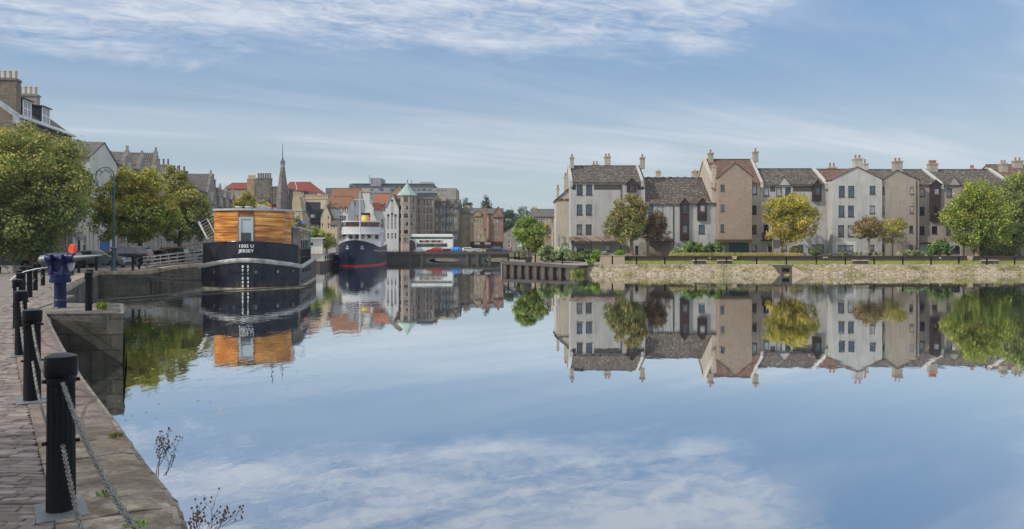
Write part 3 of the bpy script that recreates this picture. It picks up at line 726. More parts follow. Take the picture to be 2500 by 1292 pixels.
# setts, modelled one by one near the camera
sb = MB(); rng = random.Random(11)
y = 3.4
inn = offs(resample(EDGE, .4), .76)
def inner_x(yy):
    best = None
    for a, b in zip(inn[:-1], inn[1:]):
        if min(a[1], b[1]) <= yy <= max(a[1], b[1]) and abs(b[1]-a[1]) > 1e-6:
            best = a[0]+(b[0]-a[0])*(yy-a[1])/(b[1]-a[1])
    return best
y = 3.2
while y < 27:
    h = rng.uniform(.055, .085) if y < 11 else rng.uniform(.075, .115)*(1 if y < 17 else 1.5)
    xr = (inner_x(y) if y < 19.4 else -13.0-(y-19.4)*.4)
    x = xr+.04-rng.uniform(0, .04); xl = -.71*y-1.2
    ph = rng.uniform(0, 6); wv = lambda q: .007*math.sin(q*2.3+ph)+.004*math.sin(q*6.1+ph*2)
    while x > xl:
        w = rng.uniform(.12, .30); g = rng.uniform(.0025, .005); z = QZ+rng.uniform(.024, .031)
        j = lambda: rng.uniform(-.0035, .0035); tx, ty = rng.uniform(-.005, .005), rng.uniform(-.003, .003); xm = x-w/2
        base = [(x-w+g+j(), y+g+wv(x-w)), (xm, y+g+wv(xm)+j()), (x-g+j(), y+g+wv(x)), (x-g+j(), y+h-g+wv(x)), (xm, y+h-g+wv(xm)+j()), (x-w+g+j(), y+h-g+wv(x-w))]
        o = len(sb.v); i_ = .005; sg = (-1, 0, 1, 1, 0, -1); tg = (-1, -1, -1, 1, 1, 1)
        sb.v += [(p[0], p[1], QZ-.02) for p in base]+[(p[0], p[1], z-.008) for p in base]
        sb.v += [(p[0]-sg[k]*i_, p[1]-tg[k]*i_, z+tx*sg[k]+ty*tg[k]+j()*.4) for k, p in enumerate(base)]
        sb.f += [(o+12, o+13, o+16, o+17), (o+13, o+14, o+15, o+16)]+[(o+k, o+(k+1) % 6, o+6+(k+1) % 6, o+6+k) for k in range(6)]+[(o+6+k, o+6+(k+1) % 6, o+12+(k+1) % 6, o+12+k) for k in range(6)]
        x -= w
    y += h
tag(sb.build('cobbled_pavement', MT['sett']), kind='structure')
bi = resample(EDGE, .4); bi = [p for p in offs(bi, .6) if 2.5 < p[1] < 19.5]
poly_fill('pavement_bed', bi+[(-13.2, 19.5), (-16.5, 27.2), (-21, 27.2), (-3.4, 2.5)], QZ+.011, MT['bed'], kind='structure')
# ---------------------------------------------------------------- bollards and chains
def make_bollard(detail=True):
    r = empty('bollard', (0, 0, 0))
    n = 32 if detail else 12
    MB().lathe([(.096, 0), (.096, .03), (.090, .05), (.084, .90), (.093, .905), (.093, .955)], n, flute=(2, 3, .91) if detail else None).build('shaft', MT['black'], r, smooth=True)
    MB().lathe([(.093, .945), (.101, .955), (.102, .975), (.102, 1.075), (.098, 1.088), (.06, 1.102), (.02, 1.107)], n).build('cap', MT['black'], r, smooth=True)
    for z in (.92, .50):
        for sy in (-1, 1): MB().tube([(0, sy*.085, z), (0, sy*.112, z)], .013, 8).build('chain_eye', MT['black'], r)
    if detail: MB().box(-.21, .21, -.15, .15, .02, .042).build('base_plate', MT['plate'], r, bevel=.003)
    return r
BN = [(-.42, 1.45, 'hidden'), (-3.08, 5.05, 'fluted bollard closest to the viewer, on a square metal plate'),
      (-5.60, 8.63, 'fluted bollard next behind the largest one, one chain hanging from each side'),
      (-8.10, 12.2, 'fluted bollard third along the kerb counted from the largest one'),
      (-10.9, 16.3, 'fluted bollard fourth along the kerb counted from the largest one'),
      (-13.5, 20.3, 'bollard fifth along the kerb, just before the pier with the blue crane')]
BI = [(-14.9, 22.4, 'bollard just beyond the fifth one of the kerb row'), (-16.9, 25.9, 'bollard under the pale crank handle of the blue crane'),
      (-17.6, 26.6, 'inlet edge bollard, first left of the blue crane post'),
      (-19.6, 30.4, 'inlet edge bollard, second one, directly behind the blue crane'), (-21.7, 34.2, 'inlet edge bollard, third one, behind the crane snout'),
      (-27.3, 45.9, 'bollard standing below the orange lifebuoy housing'), (-29.3, 50.0, 'bollard close behind the one below the lifebuoy housing'),
      (-12.0, 20.95, 'front bollard of the pair on the stone pier end'), (-13.25, 23.2, 'rear bollard of the pair on the stone pier end'),
      (-30.7, 54.6, 'bollard in front of the grey hatchback door'), (-28.0, 54.6, 'bollard just right of the street lamp base'),
      (-29.4, 58.3, 'bollard at the foot of the boarding bridge, left of a pair'), (-29.9, 60.3, 'bollard at the foot of the boarding bridge, right of a pair')]
near = make_bollard(True); far = make_bollard(False)
nk, fk = list(near.children), list(far.children)
def place(o, x, y, lab, rz=0, g='black bollards along the quay'):
    o.location = (x, y, QZ); o.rotation_euler = (0, 0, rz); tag(o, 'black '+lab, 'bollard', g)
first = True
for x, y, lab in BN[1:]:
    o = near if first else copy_tree(near, None, nk); first = False
    place(o, x, y, lab, R(-55))
first = True
for x, y, lab in BI:
    if lab is None: continue
    o = far if first else copy_tree(far, None, fk); first = False
    place(o, x, y, lab, R(-50))
def links(name, a, b, sag, pitch=.024, wire=.0045, seg=(10, 6), label=None, group='chains between the quay bollards'):
    a, b = Vector(a), Vector(b); L = (b-a).length; n = int(L*1.03/pitch); mb = MB()
    P = lambda t: a.lerp(b, t)-Vector((0, 0, 4*sag*t*(1-t)))
    up = Vector((0, 0, 1))
    for i in range(n):
        t = (i+.5)/n; p = P(t); d = (P(min(1, t+.01))-P(max(0, t-.01))).normalized()
        s = d.cross(up).normalized(); u = s.cross(d)
        if i % 2: s, u = u, s
        tw = .35*math.sin(i*.9); s, u = s*math.cos(tw)+u*math.sin(tw), u*math.cos(tw)-s*math.sin(tw)
        hl, hw = pitch*.78, pitch*.46; N, M_ = seg; o = len(mb.v)
        for k in range(N):
            th = 2*math.pi*k/N; c, sn = math.cos(th), math.sin(th)
            cen = d*(hl*c)+s*(hw*sn); rad = (d*c*.8+s*sn).normalized()
            for q in range(M_):
                ph = 2*math.pi*q/M_; mb.v.append(tuple(p+cen+rad*(wire*math.cos(ph))+u*(wire*math.sin(ph))))
        for k in range(N):
            for q in range(M_):
                k2, q2 = (k+1) % N, (q+1) % M_
                mb.f.append((o+k*M_+q, o+k2*M_+q, o+k2*M_+q2, o+k*M_+q2))
    return tag(mb.build(name, MT['chain'], smooth=True), label, 'chain', group)
lo = ['chain from the largest bollard out of the frame', 'chain between the largest bollard and the one behind it',
      'chain between the second and third kerb bollards', 'chain between the third and fourth kerb bollards', 'chain between the fourth and fifth kerb bollards']
for i in range(5):
    (x0, y0, _), (x1, y1, _) = BN[i], BN[i+1]
    d = Vector((x1-x0, y1-y0, 0)).normalized()*.11
    for z, sg, w in ((.92, .18 if i == 0 else .24, 'upper'), (.50, .37 if i == 0 else .2, 'lower')):
        links('chain', (x1-d.x, y1-d.y, QZ+z), (x0+d.x, y0+d.y, QZ+z), sg, .025 if i < 2 else .04, .0048 if i < 2 else .0065, (12, 6) if i == 0 else (8, 4), w+' grey steel link '+lo[i])
def cable(name, a, b, sag, r, m, label=None, cat=None, n=14, group=None):
    a, b = Vector(a), Vector(b)
    return tag(MB().tube([tuple(a.lerp(b, i/n)-Vector((0, 0, 4*sag*(i/n)*(1-i/n)))) for i in range(n+1)], r, 6).build(name, MT[m], smooth=True), label, cat, group)
def bz(i, z=.92): return (BI[i][0], BI[i][1], QZ+z)
for a, b, lab in ((2, 3, 'chain between the first two inlet edge bollards'), (3, 4, 'chain strung between the second and third bollards on the inlet edge'),
                  (4, 5, 'chain from behind the crane to the lifebuoy housing bollard'), (7, 8, 'short chain joining the pair of bollards on the pier end'),
                  (9, 10, 'chain sagging in front of the grey hatchback'), (10, 11, 'chain sagging from the lamp bollard towards the boarding bridge')):
    for z, w in ((.92, 'upper'), (.5, 'lower')):
        cable('chain', bz(a, z), bz(b, z), .16, .02, 'chain', w+' '+lab, 'chain', group='chains between the quay bollards')
# ---------------------------------------------------------------- old blue crane on the pier end
cr = empty('dock_crane', (-13.35, 21.85, QZ), 0, 'navy blue swivel crane with a tapering snout on the stone pier', 'crane')
MB().lathe([(.19, 0), (.165, .03), (.16, .05), (.16, .80), (.20, .82)], 24).build('post', MT['navy'], cr, smooth=True)
MB().lathe([(.20, .74), (.285, .76), (.285, .86), (.26, .87), (.26, .93), (.275, .94), (.275, .99), (.2, 1.0)], 28).build('collar', MT['navy'], cr, smooth=True)
MB().tube([(-.165, -.03, .24), (.165, -.03, .24)], .012, 6).lathe([(.168, .23), (.172, .24), (.168, .25)], 24).build('chain_band', MT['chain'], cr)
yk = MB()
for s in (-1, 1):
    yk.prismx([(-.24, .98), (.24, .98), (.2, 1.25), (.30, 1.45), (.26, 1.58), (-.26, 1.58), (-.30, 1.45), (-.2, 1.25)], s*.17-.04, s*.17+.04)
yk.prism([(-.26, .98), (.26, .98), (.20, 1.12), (.12, 1.12), (.05, 1.06), (-.05, 1.06), (-.12, 1.12), (-.20, 1.12)], -.2, .2)
yk.build('yoke', MT['navy'], cr, bevel=.01)
MB().prism([(-.36, 1.32), (-.24, 1.05), (.22, 1.05), (.20, 1.30), (.44, 1.36), (.34, 1.58), (-.32, 1.62), (-.42, 1.5)], -.13, .13).build('body', MT['navy'], cr, bevel=.03)
def xt(mb, pts, rs, n=20): return mb.tube(pts, rs, n)
xt(MB(), [(-.35, 0, 1.46), (-.2, 0, 1.47), (.02, -.02, 1.48), (.04, -.02, 1.48), (.30, -.04, 1.49), (.32, -.04, 1.49), (.46, -.06, 1.50)], [.15, .155, .15, .165, .155, .14, .12]).build('barrel', MT['navy'], cr, smooth=True)
xt(MB(), [(.44, -.055, 1.47), (.75, -.08, 1.50), (1.05, -.10, 1.53), (1.30, -.12, 1.555)], [.10, .07, .042, .022]).build('snout', MT['snout'], cr, smooth=True)
xt(MB(), [(-.33, .02, 1.44), (-.56, .04, 1.40), (-.60, .04, 1.39)], [.14, .15, .11]).build('counterweight', MT['snout'], cr, smooth=True)
MB().tube([(-.3, -.05, 1.20), (-.62, -.1, 1.16), (-.95, -.15, 1.08), (-1.22, -.22, .92), (-1.30, -.25, .82)], .018, 8).build('crank_handle', MT['steel'], cr, smooth=True)
MB().prism([(.20, 1.34), (.42, 1.34), (.40, 1.20), (.33, 1.08), (.28, 1.10)], -.05, .05).build('pawl', MT['lead'], cr, bevel=.01)
# life ring housing, planter trough
lr = empty('lifebuoy_housing', (-28.3, 47.6, QZ), R(-20), 'bright orange red lifebuoy housing on a grey post beside the parked hatchback', 'lifebuoy housing')
lb = MB(); lb.prism([(-.22, 1.30), (.22, 1.30), (.25, 1.64), (.20, 1.84), (.08, 1.93), (-.08, 1.93), (-.20, 1.84), (-.25, 1.64)], -.12, .12); lb.build('housing', MT['orange'], lr, bevel=.05)
MB().tube([(0, .02, 0), (0, .02, 1.3)], .04, 8).build('post', MT['steel'], lr)
tr = empty('stone_trough', (X(27, 50), 50, QZ), R(-15), 'low rough stone trough standing on the paving at the left edge', 'trough')
MB().box(-.5, .5, -.3, .3, 0, .42).box(-.54, .54, -.34, .34, .42, .50).build('basin', MT['concl'], tr, bevel=.02)
# tall street lamp
def street_lamp(x, y, h, label, side=-1, col='lampgreen', zb=QZ, s=1.0, rz=0.0):
    r = empty('street_lamp', (x, y, zb), rz, label, 'street lamp', 'street lamps on the quay')
    MB().lathe([(.22, 0), (.22, .1), (.17, .16), (.15, .5), (.15, 1.55), (.19, 1.6), (.24, 1.68), (.12, 1.80), (.10, 2.0), (.095, h*.55), (.12, h*.56), (.085, h*.57), (.07, h-1.25), (.10, h-1.22), (.06, h-1.18), (.05, h-1.1)], 16).build('post', MT[col], r, smooth=True)
    a = MB(); R0 = .66
    arc = [(side*(R0-R0*math.cos(t)), 0, h-1.1+.35+R0*math.sin(t)*1.05) for t in [math.pi*k/14 for k in range(15)]]
    a.tube([(0, 0, h-1.1)]+arc, [.05]+[.045]*14+[.03], 8)
    a.tube([(side*(.16+R0*.62-R0*.62*math.cos(t)), 0, h-1.05+.35+R0*.62*math.sin(t)*.9) for t in [math.pi*k/10 for k in range(11)]], .022, 6)
    for cx, cz, rr in ((.34, -.45, .14), (.62, -.3, .12), (.2, -.8, .12), (.95, -.42, .1)):
        a.tube([(side*(cx+rr*(1-k/26)*math.cos(k*.5)), 0, h+cz+.02+rr*(1-k/26)*math.sin(k*.5)) for k in range(20)], .016, 5)
    a.build('swan_neck', MT[col], r, smooth=True)
    e = arc[-1]
    MB().tube([(e[0], 0, e[2]+.05), (e[0], 0, e[2]-.22)], .03, 8).lathe([(.05, 0), (.12, -.06), (.20, -.16), (.20, -.2)][::-1], 14, (e[0], 0, e[2]-.2)).build('lamp_hood', MT[col], r)
    MB().lathe([(.04, -.36), (.13, -.3), (.17, -.18), (.13, -.06), (.05, 0)], 14, (e[0], 0, e[2]-.36)).build('lamp_shade', MT['bluegl'], r, smooth=True)
    return r
street_lamp(-29.35, 54.5, 7.7, 'tall teal swan neck street lamp in front of the parked cars')
street_lamp(X(756, 92), 92, 6.2, 'smaller teal street lamp behind the timber cabin barge, against the cream house')
# weeds, dry stems, tufts
def dry_stems(x, y, z, h, seed, label):
    rng = random.Random(seed); mb = MB(); r = empty('dry_weed', (x, y, z), 0, label, 'plant', 'dead weed stalks on the quay edge')
    def grow(p, d, L, rad, lev):
        q = p+d*L; m = p+d*L*.5+Vector((rng.uniform(-.02, .02), rng.uniform(-.02, .02), 0)); mb.tube([tuple(p), tuple(m), tuple(q)], [rad, rad*.85, rad*.7], 5, False)
        if lev == 0:
            mb.lathe([(.003, 0), (.008, .006), (.003, .014)], 6, tuple(q)); return
        for i in range(rng.choice((2, 3, 3))):
            nd_ = (d+Vector((rng.uniform(-.7, .7), rng.uniform(-.5, .5), rng.uniform(-.1, .5)))).normalized(); grow(q if i else m, nd_, L*rng.uniform(.45, .75), rad*.68, lev-1)
    for i in range(4): grow(Vector((rng.uniform(-.04, .04), rng.uniform(-.05, .05), 0)), Vector((rng.uniform(.05, .75), rng.uniform(-.3, .3), 1)).normalized(), h*rng.uniform(.25, .42), .0038, 3)
    mb.build('stem', MT['bark'], r); return r
dry_stems(-3.02, 6.35, QZ-.15, .55, 3, 'brown leafless weed stalks with seed heads beside the largest bollard')
dry_stems(-2.12, 4.95, QZ-.22, .50, 8, 'brown leafless weed stalks at the bottom of the frame over the water')
dry_stems(-5.9, 10.25, QZ-.3, .35, 12, 'small sprig of dead weed on the quay wall beside the dark pier reflection')
def tuft(x, y, z, r, h, n, mat, seed, label, cat='weed', name='grass_tuft', wdt=.006):
    rng = np.random.default_rng(seed); mb = MB()
    for i in range(n):
        a = rng.uniform(0, 6.28); q = r*math.sqrt(rng.uniform(0, 1)); b = Vector((x+q*math.cos(a), y+q*math.sin(a), z)); hh = h*rng.uniform(.5, 1.1); ln = rng.uniform(.1, .7)*h; a2 = rng.uniform(0, 6.28)
        tip = b+Vector((math.cos(a2)*ln, math.sin(a2)*ln, hh)); mid = b+Vector((math.cos(a2)*ln*.35, math.sin(a2)*ln*.35, hh*.6)); s = Vector((-math.sin(a2), math.cos(a2), 0))*wdt
        mb.add([b-s, b+s, mid+s*.8, tip, mid-s*.8], [(0, 1, 2, 3, 4)])
    return tag(mb.build(name, LF[mat]), label, cat)
tuft(-3.72, 6.95, QZ+.04, .06, .05, 60, 'khaki', 1, 'dry grass tuft at the joint of the coping slabs near the water')
tuft(-2.93, 5.35, QZ+.04, .07, .035, 50, 'shrub', 2, 'green grass tuft on the coping just right of the largest bollard')
tuft(-2.42, 4.75, QZ+.04, .07, .035, 50, 'shrub', 3, 'green grass tuft under the thick chain at the bottom of the frame')
tuft(-5.05, 8.35, QZ+.05, .08, .13, 70, 'khaki', 4, 'thin weeds at the foot of the second bollard')
tuft(-11.65, 21.0, QZ+.03, .12, .24, 90, 'green', 5, 'yellow flowering weed at the foot of the pier end bollards', wdt=.009)
tuft(-15.2, 25.3, .2, .9, .8, 300, 'green', 6, 'green weeds growing in the narrow inlet behind the crane', wdt=.03)
# white ropes/booms
def rope(pts, r, m, label, name='mooring_rope', cat='rope', group=None):
    return tag(MB().tube(pts, r, 7).build(name, MT[m], smooth=True), label, cat, group)
rope([(-24.3, 41.3, .09), (-22.7, 46, .07), (-21.0, 51, .08), (-19.2, 52.9, .07), (-16.4, 56.9, .10), (-15.9, 59, .1)], .05, 'conc', 'long grey floating boom lying on the water in front of the black barge', 'floating_boom', 'boom')
rope([(-14.2, 25.6, .12), (-17.5, 31, .1), (-22, 38.5, .06), (-24.3, 41.3, .09)], .05, 'conc', 'older floating boom running in towards the pier inlet', 'floating_boom', 'boom')
rope([(-26.75, 54.2, .95), (-25.4, 55.0, .72), (-23.6, 56.6, .62)], .10, 'conc', 'thick dark spar from the quay corner to the barge bow', 'fender_spar', 'spar')
rope([(-26.2, 54.4, .72), (-24.6, 55.6, .42), (-23.7, 57.0, .45)], .03, 'rope', 'thin pale rope below the dark spar at the quay corner')
rope([(-27.4, 57.5, 1.0), (-25.6, 58.2, .85), (-24.0, 58.8, .75)], .045, 'rope', 'pale mooring rope high on the quay wall beside the barge')
# ---------------------------------------------------------------- right bank
BZ = .98
prom = [(X(1400, 79), 79.2), (60, 84.0), (220, 84), (220, 400), (3.0, 400), (3.0, 175), (-1.0, 92.6)]
bank_top = [(X(1400, 83)+.2, 83.4), (12, 84.2), (60, 84.4), (240, 84.4)]
# ground plates: promenade, sloping lawn, terrace
JET = [(-1.13, 92.6), (8.0, 80.5)]
tag(MB().quad((-1.13, 92.6, 1.30), (7.3, 81.6, 1.06), (9.5, 84.3, 1.0), (4.0, 100, 1.34), (-.2, 100, 1.38)).build('promenade_deck', MT['path']), kind='structure')
g = MB()
g.quad((9.5, 84.3, 1.0), (240, 84.3, 1.0), (240, 86.6, 1.02), (9.0, 86.6, 1.05))
tag(g.build('promenade', MT['path']), kind='structure')
tag(MB().quad((13.6, 86.6, 1.045), (240, 86.6, 1.045), (240, 92.2, 1.36), (13.6, 92.2, 1.36)).build('lawn', MT['grass']), kind='structure')
tag(MB().quad((8.8, 86.6, 1.03), (13.6, 86.6, 1.03), (13.6, 92.3, 1.3), (4.0, 100, 1.40), (3.9, 92, 1.3)).build('path', MT['path']), kind='structure')
tag(MB().quad((13.6, 92.2, 1.75), (240, 92.2, 1.75), (240, 700, 1.75), (5.5, 700, 1.75), (-1, 176, 1.745), (-.5, 100, 1.745), (3.9, 97, 1.745), (9, 93.2, 1.745)).build('terrace_ground', MT['earth']), kind='structure')
# rubble bank
def rubble_mat():
    m, nt, b = newmat('rubble_stone_pitching', .95, .1)
    oc = nd(nt, 'ShaderNodeTexCoord').outputs['Object']
    sc = mapping(nt, oc, (1.0, 1.0, 2.6))
    v = nd(nt, 'ShaderNodeTexVoronoi', {'feature': 'DISTANCE_TO_EDGE'}, Vector=sc, Scale=2.3); vc = nd(nt, 'ShaderNodeTexVoronoi', None, Vector=sc, Scale=2.3)
    n = noise(nt, oc, .5, 6, .7); f = noise(nt, oc, 6, 4, .7)
    c = mixc(nt, nd(nt, 'ShaderNodeSeparateColor', None, Color=vc.outputs[1]).outputs[0], (.36, .29, .21), (.54, .47, .36))
    c = mixc(nt, mrange(nt, v.outputs[0], .0, .09, .7, 0), c, (.09, .075, .055))
    c = mixc(nt, mrange(nt, n, .48, .66, 0, .6), c, (.26, .25, .11))
    c = mixc(nt, mrange(nt, f, .45, .7, 0, .4), c, (.18, .15, .11))
    nt.links.new(c, b.inputs['Base Color']); setbump(nt, b, mth(nt, 'ADD', mrange(nt, v.outputs[0], 0, .12), f), 1.0, .12)
    return m
rb = MB(); rr = np.random.default_rng(5); nx, ny = 420, 9
def bankpt(u, t):
    # u along, t up the slope; rounded nose at the left end
    x = 8.0+u*62
    y0, y1 = 80.9, 84.35
    if u < .06:
        k = u/.06; y0 = 84.0-(84.0-80.9)*math.sin(k*math.pi/2); x = 8.0+62*u-1.0*(1-k)*(1-t)
    return x, y0+(y1-y0)*t, -.25+(BZ+.04+.25)*t**.8
for i in range(nx+1):
    for j in range(ny+1):
        x, y, z = bankpt(i/nx, j/ny); a = .07 if j < ny else .01
        rb.v.append((x+rr.normal()*a, y+rr.normal()*a, z+rr.normal()*a*.7))
for i in range(nx):
    for j in range(ny): a = i*(ny+1)+j; rb.f.append((a, a+ny+1, a+ny+2, a+1))
tag(rb.build('river_bank', rubble_mat()), kind='structure')
st = MB()
for i in range(2600):
    u, t = rr.uniform(.0, 1), rr.uniform(.12, .98); x, y, z = bankpt(u, t); s = rr.uniform(.08, .24)
    vs = [(x+s*1.3*dx+rr.normal()*.03, y+s*.5*dy+rr.normal()*.03, z+s*.45*dz+rr.normal()*.025) for dx, dy, dz in ((-1,-1,-1),(1,-1,-1),(1,1,-1),(-1,1,-1),(-.8,-.8,1),(.8,-.8,1),(.8,.8,1),(-.8,.8,1))]
    st.add(vs, [(4,5,6,7),(0,1,5,4),(1,2,6,5),(2,3,7,6),(3,0,4,7)])
tag(st.build('pitching_stones', coping_mat('bank_stones', (.42, .34, .25), (.58, .52, .41), (.26, .25, .13))), kind='stuff', label='pale rubble stones covering the sloping bank', cat='stones')
def blades(name, label, area, n, h, mat, seed, wd=.02, kind='stuff'):
    rng = np.random.default_rng(seed); P = np.array([area(rng) for _ in range(n)]); a = rng.uniform(0, 6.28, n); ln = rng.uniform(.1, .6, n)*h; hh = rng.uniform(.4, 1.1, n)*h
    s = np.stack([-np.sin(a), np.cos(a), a*0], 1)*wd; tip = P+np.stack([np.cos(a)*ln, np.sin(a)*ln, hh], 1)
    v = np.stack([P-s, P+s, tip+s*.3, tip-s*.3], 1); me = bpy.data.meshes.new(name)
    me.vertices.add(n*4); me.vertices.foreach_set('co', v.reshape(-1)); me.loops.add(n*4); me.loops.foreach_set('vertex_index', np.arange(n*4))
    me.polygons.add(n); me.polygons.foreach_set('loop_start', np.arange(n)*4); me.polygons.foreach_set('loop_total', np.full(n, 4)); me.update(); me.materials.append(LF[mat])
    o = bpy.data.objects.new(name, me); COL.objects.link(o); return tag(o, label, 'grass', kind=kind)
cl = [(rr.uniform(0, 1), rr.uniform(.0, 1), rr.uniform(.003, .012)) for _ in range(70)]
def bank_area(rng):
    c = cl[int(rng.integers(len(cl)))]; u = min(1, max(0, c[0]+rng.normal()*c[2])); t = min(1, max(.05, c[1]+rng.normal()*.12)); return bankpt(u, t)
blades('bank_weeds', 'straggling green and yellow weeds on the rubble bank', bank_area, 4200, .42, 'khaki', 21)
blades('bank_straw', 'pale dry grass on the rubble bank', lambda r: bankpt(r.uniform(0, 1), r.uniform(.03, 1)), 3000, .26, 'straw', 22, .014)
blades('tall_dry_grass', 'strip of tall pale dry grass above the low dark wall', lambda r: (r.uniform(X(1640, 93), X(1960, 93)), r.uniform(92.9, 95.2), 1.73), 9000, .62, 'straw', 23, .02)
blades('lawn_grass', 'short sunlit grass of the lawn strip', lambda r: (lambda y: (r.uniform(13.8, 68), y, 1.04+(y-86.6)/5.6*.315))(r.uniform(86.8, 92)), 14000, .09, 'green', 24, .02)
tuft(X(1409, 81.3), 81.3, .0, .7, .75, 200, 'khaki', 31, 'yellow green weed clump where the bank meets the jetty', wdt=.03)
tuft(X(1443, 84), 84.0, 1.0, .3, .8, 120, 'shrub', 32, 'green weed growing on top of the bank end beside the jetty', wdt=.03)
# outfall in the bank
of = empty('drain_outfall', (X(1917, 81.5), 81.5, 0), 0, 'square concrete drain outfall with one sloping wing wall set in the rubble bank', 'outfall')
MB().box(-.55, .65, -.25, 2.4, .75, 1.06).box(-.62, -.42, -.3, 2.4, -.4, .98).box(.45, .65, -.3, 2.4, -.4, .98).build('headwall', MT['pile'], of, bevel=.02)
MB().box(-.42, .45, .5, .6, -.3, .75).build('grating', MT['conc'], of)
MB().prism([(.66, -.4), (2.2, -.4), (2.2, .05), (.9, .85), (.66, .92)], -.32, -.1).build('wing_wall', MT['brickl'], of)
# jetty: cap beam, piles
jt = empty('piled_jetty', (-1.13, 92.6, 0), 0, 'low dark concrete jetty on square piles at the left end of the far bank', 'jetty')
A, B = Vector((0, 0, 0)), Vector((8.6, -11.2, 0)); Dv = B.normalized(); Nv = Vector((Dv.y, -Dv.x, 0)); jl = B.length
def jq(t, o, z): p = Dv*t+Nv*o; return (p.x, p.y, z)
def jbox(mb, t0, t1, o0, o1, z0, z1, z0b=None, z1b=None):
    z0b = z0 if z0b is None else z0b; z1b = z1 if z1b is None else z1b
    return mb.hexa([jq(t0, o0, z0), jq(t1, o0, z0b), jq(t1, o1, z0b), jq(t0, o1, z0)], [jq(t0, o0, z1), jq(t1, o0, z1b), jq(t1, o1, z1b), jq(t0, o1, z1)])
jbox(MB(), 0, jl, .25, -.35, .92, 1.34, .72, 1.04).build('cap_beam', MT['conc'], jt)
jbox(MB(), .1, jl, -.34, -.6, -.8, .92, -.8, .72).build('back_wall', MT['bricklow'], jt)
for i in range(10):
    t = .25+i*(jl-.9)/9; jbox(MB(), t, t+.62, .12, -.33, -.8, .94-.2*t/jl).build('pile', MT['pile'], jt)
MB().box(-.12, .45, .5, 7, -.8, 1.2).build('end_wall', MT['conc'], jt)
for i in range(3): MB().box(-.28, -.16, .6+i*.9, .75+i*.9, -.5, 1.15).build('fender_post', MT['concl'], jt)
# railings / bollards on the bank
def bank_post(first, px, lab, Y=84.9, zb=1.0):
    o = first if first.get('label') is None else copy_tree(first, None, BK)
    o.location = (X(px, Y), Y, zb); tag(o, 'black bank post '+lab, 'post', 'chained posts along the far bank'); return o
bp = empty('bank_post', (0, 0, 0))
MB().lathe([(.085, 0), (.085, .8), (.10, .82), (.11, .9), (.06, .98), (.02, 1.0)], 10).build('shaft', MT['black'], bp, smooth=True); BK = list(bp.children)
pxs = [1554, 1623, 1699, 1774, 1847, 1920, 1993, 2064, 2134, 2204, 2273, 2341, 2409, 2477]
refs = ['just right of the light brick block', 'in front of the dark red copper tree', 'left of the shrubs by the lower house', 'below the brick gable house garage', 'right of the brick gable house',
        'above the drain outfall', 'beside the white notice', 'below the pale grey gable house', 'below the two small autumn trees', 'below the brown gable house', 'below the undercroft opening',
        'left of the big green maple trunk', 'below the big green maple crown', 'at the right edge of the picture']
for p, l in zip(pxs, refs): bank_post(bp, p, l)
for a, b in zip(pxs[:-1], pxs[1:]):
    k = 'post at %d' % 0
    cable('chain', (X(a, 84.9), 84.9, 1.82), (X(b, 84.9), 84.9, 1.82), .22, .022, 'iron', 'sagging chain right of the bank post '+refs[pxs.index(a)], 'chain', group='chains along the far bank')
for p, Y, zb, l in ((1439, 86.5, 1.05, 'beside the round clipped shrubs'), (1495, 86.2, 1.05, 'in front of the light brick block'), (1373, 85.6, 1.1, 'in front of the big leafy bushes'), (1307, 89.8, 1.2, 'beside the black litter bin'), (1241, 92.0, 1.3, 'on the tip of the jetty'), (1267, 97, 1.35, 'on the jetty behind the tip'), (1257, 97.5, 1.35, 'on the jetty left of the bin')):
    bank_post(bp, p, l, Y, zb)
rope([(X(1241, 92), 92, 2.1), (X(1267, 97), 97, 2.15), (X(1285, 99), 99, 2.2)], .03, 'iron', 'thin black rail across the tip of the jetty', 'hand_rail', 'rail')
# litter bin
lbn = empty('litter_bin', (X(1290, 89.2), 89.2, 1.22), 0, 'black litter bin with a domed hood on the jetty promenade', 'bin')
MB().box(-.36, .36, -.3, .3, 0, .6).build('body', MT['iron'], lbn, bevel=.03)
b_ = MB()
for sx in (-.3, .3): b_.box(sx-.05, sx+.05, -.25, .25, .6, 1.0)
b_.box(-.38, .38, -.32, .32, 1.0, 1.12).build('hood', MT['iron'], lbn, bevel=.03)
# brick block, low wall, planters
tag(MB().box(X(1467, 88), X(1525, 88), 88, 88.6, 1.0, 1.98).box(X(1464, 88), X(1528, 88), 87.95, 88.65, 1.98, 2.05).build('brick_pier', MT['brickl']), 'light brown brick block at the left end of the dark low wall', 'brick wall')
tag(MB().box(X(1300, 92), X(1322, 92), 92, 92.5, 1.2, 1.95).build('brick_pier', MT['brickl']), 'small light brick pier beside the black litter bin', 'brick wall')
lw = MB(); lw.box(X(1525, 90.5), 130, 92.2, 92.5, 1.0, 1.86); lw.box(X(1525, 90.5)-.1, 130, 92.12, 92.58, 1.86, 1.94)
tag(lw.build('low_wall', MT['bricklow']), 'long low dark brick wall behind the lawn strip', 'wall')
tag(MB().box(X(1464, 92), 15, 92.9, 93.2, 1.2, 1.95).build('low_wall', MT['brickl']), 'short pale brick wall behind the clipped shrubs', 'wall')
for i, (a, b, l) in enumerate(((1753, 1785, 'below the brick gable house'), (2085, 2116, 'below the pale grey gable house'), (2401, 2432, 'below the big green maple'), (1694, 1722, 'left of the brick gable house'))):
    pr_ = empty('brick_planter', ((X(a, 87.3)+X(b, 87.3))/2, 87.3, 1.06), 0, 'low square brick planter on the lawn '+l, 'planter', 'planters on the lawn')
    w = (X(b, 87.3)-X(a, 87.3))/2
    MB().box(-w, w, -.4, .4, 0, .38).build('box', MT['conc'], pr_); MB().box(-w-.06, w+.06, -.46, .46, .38, .48).build('rim', MT['brickl'], pr_)
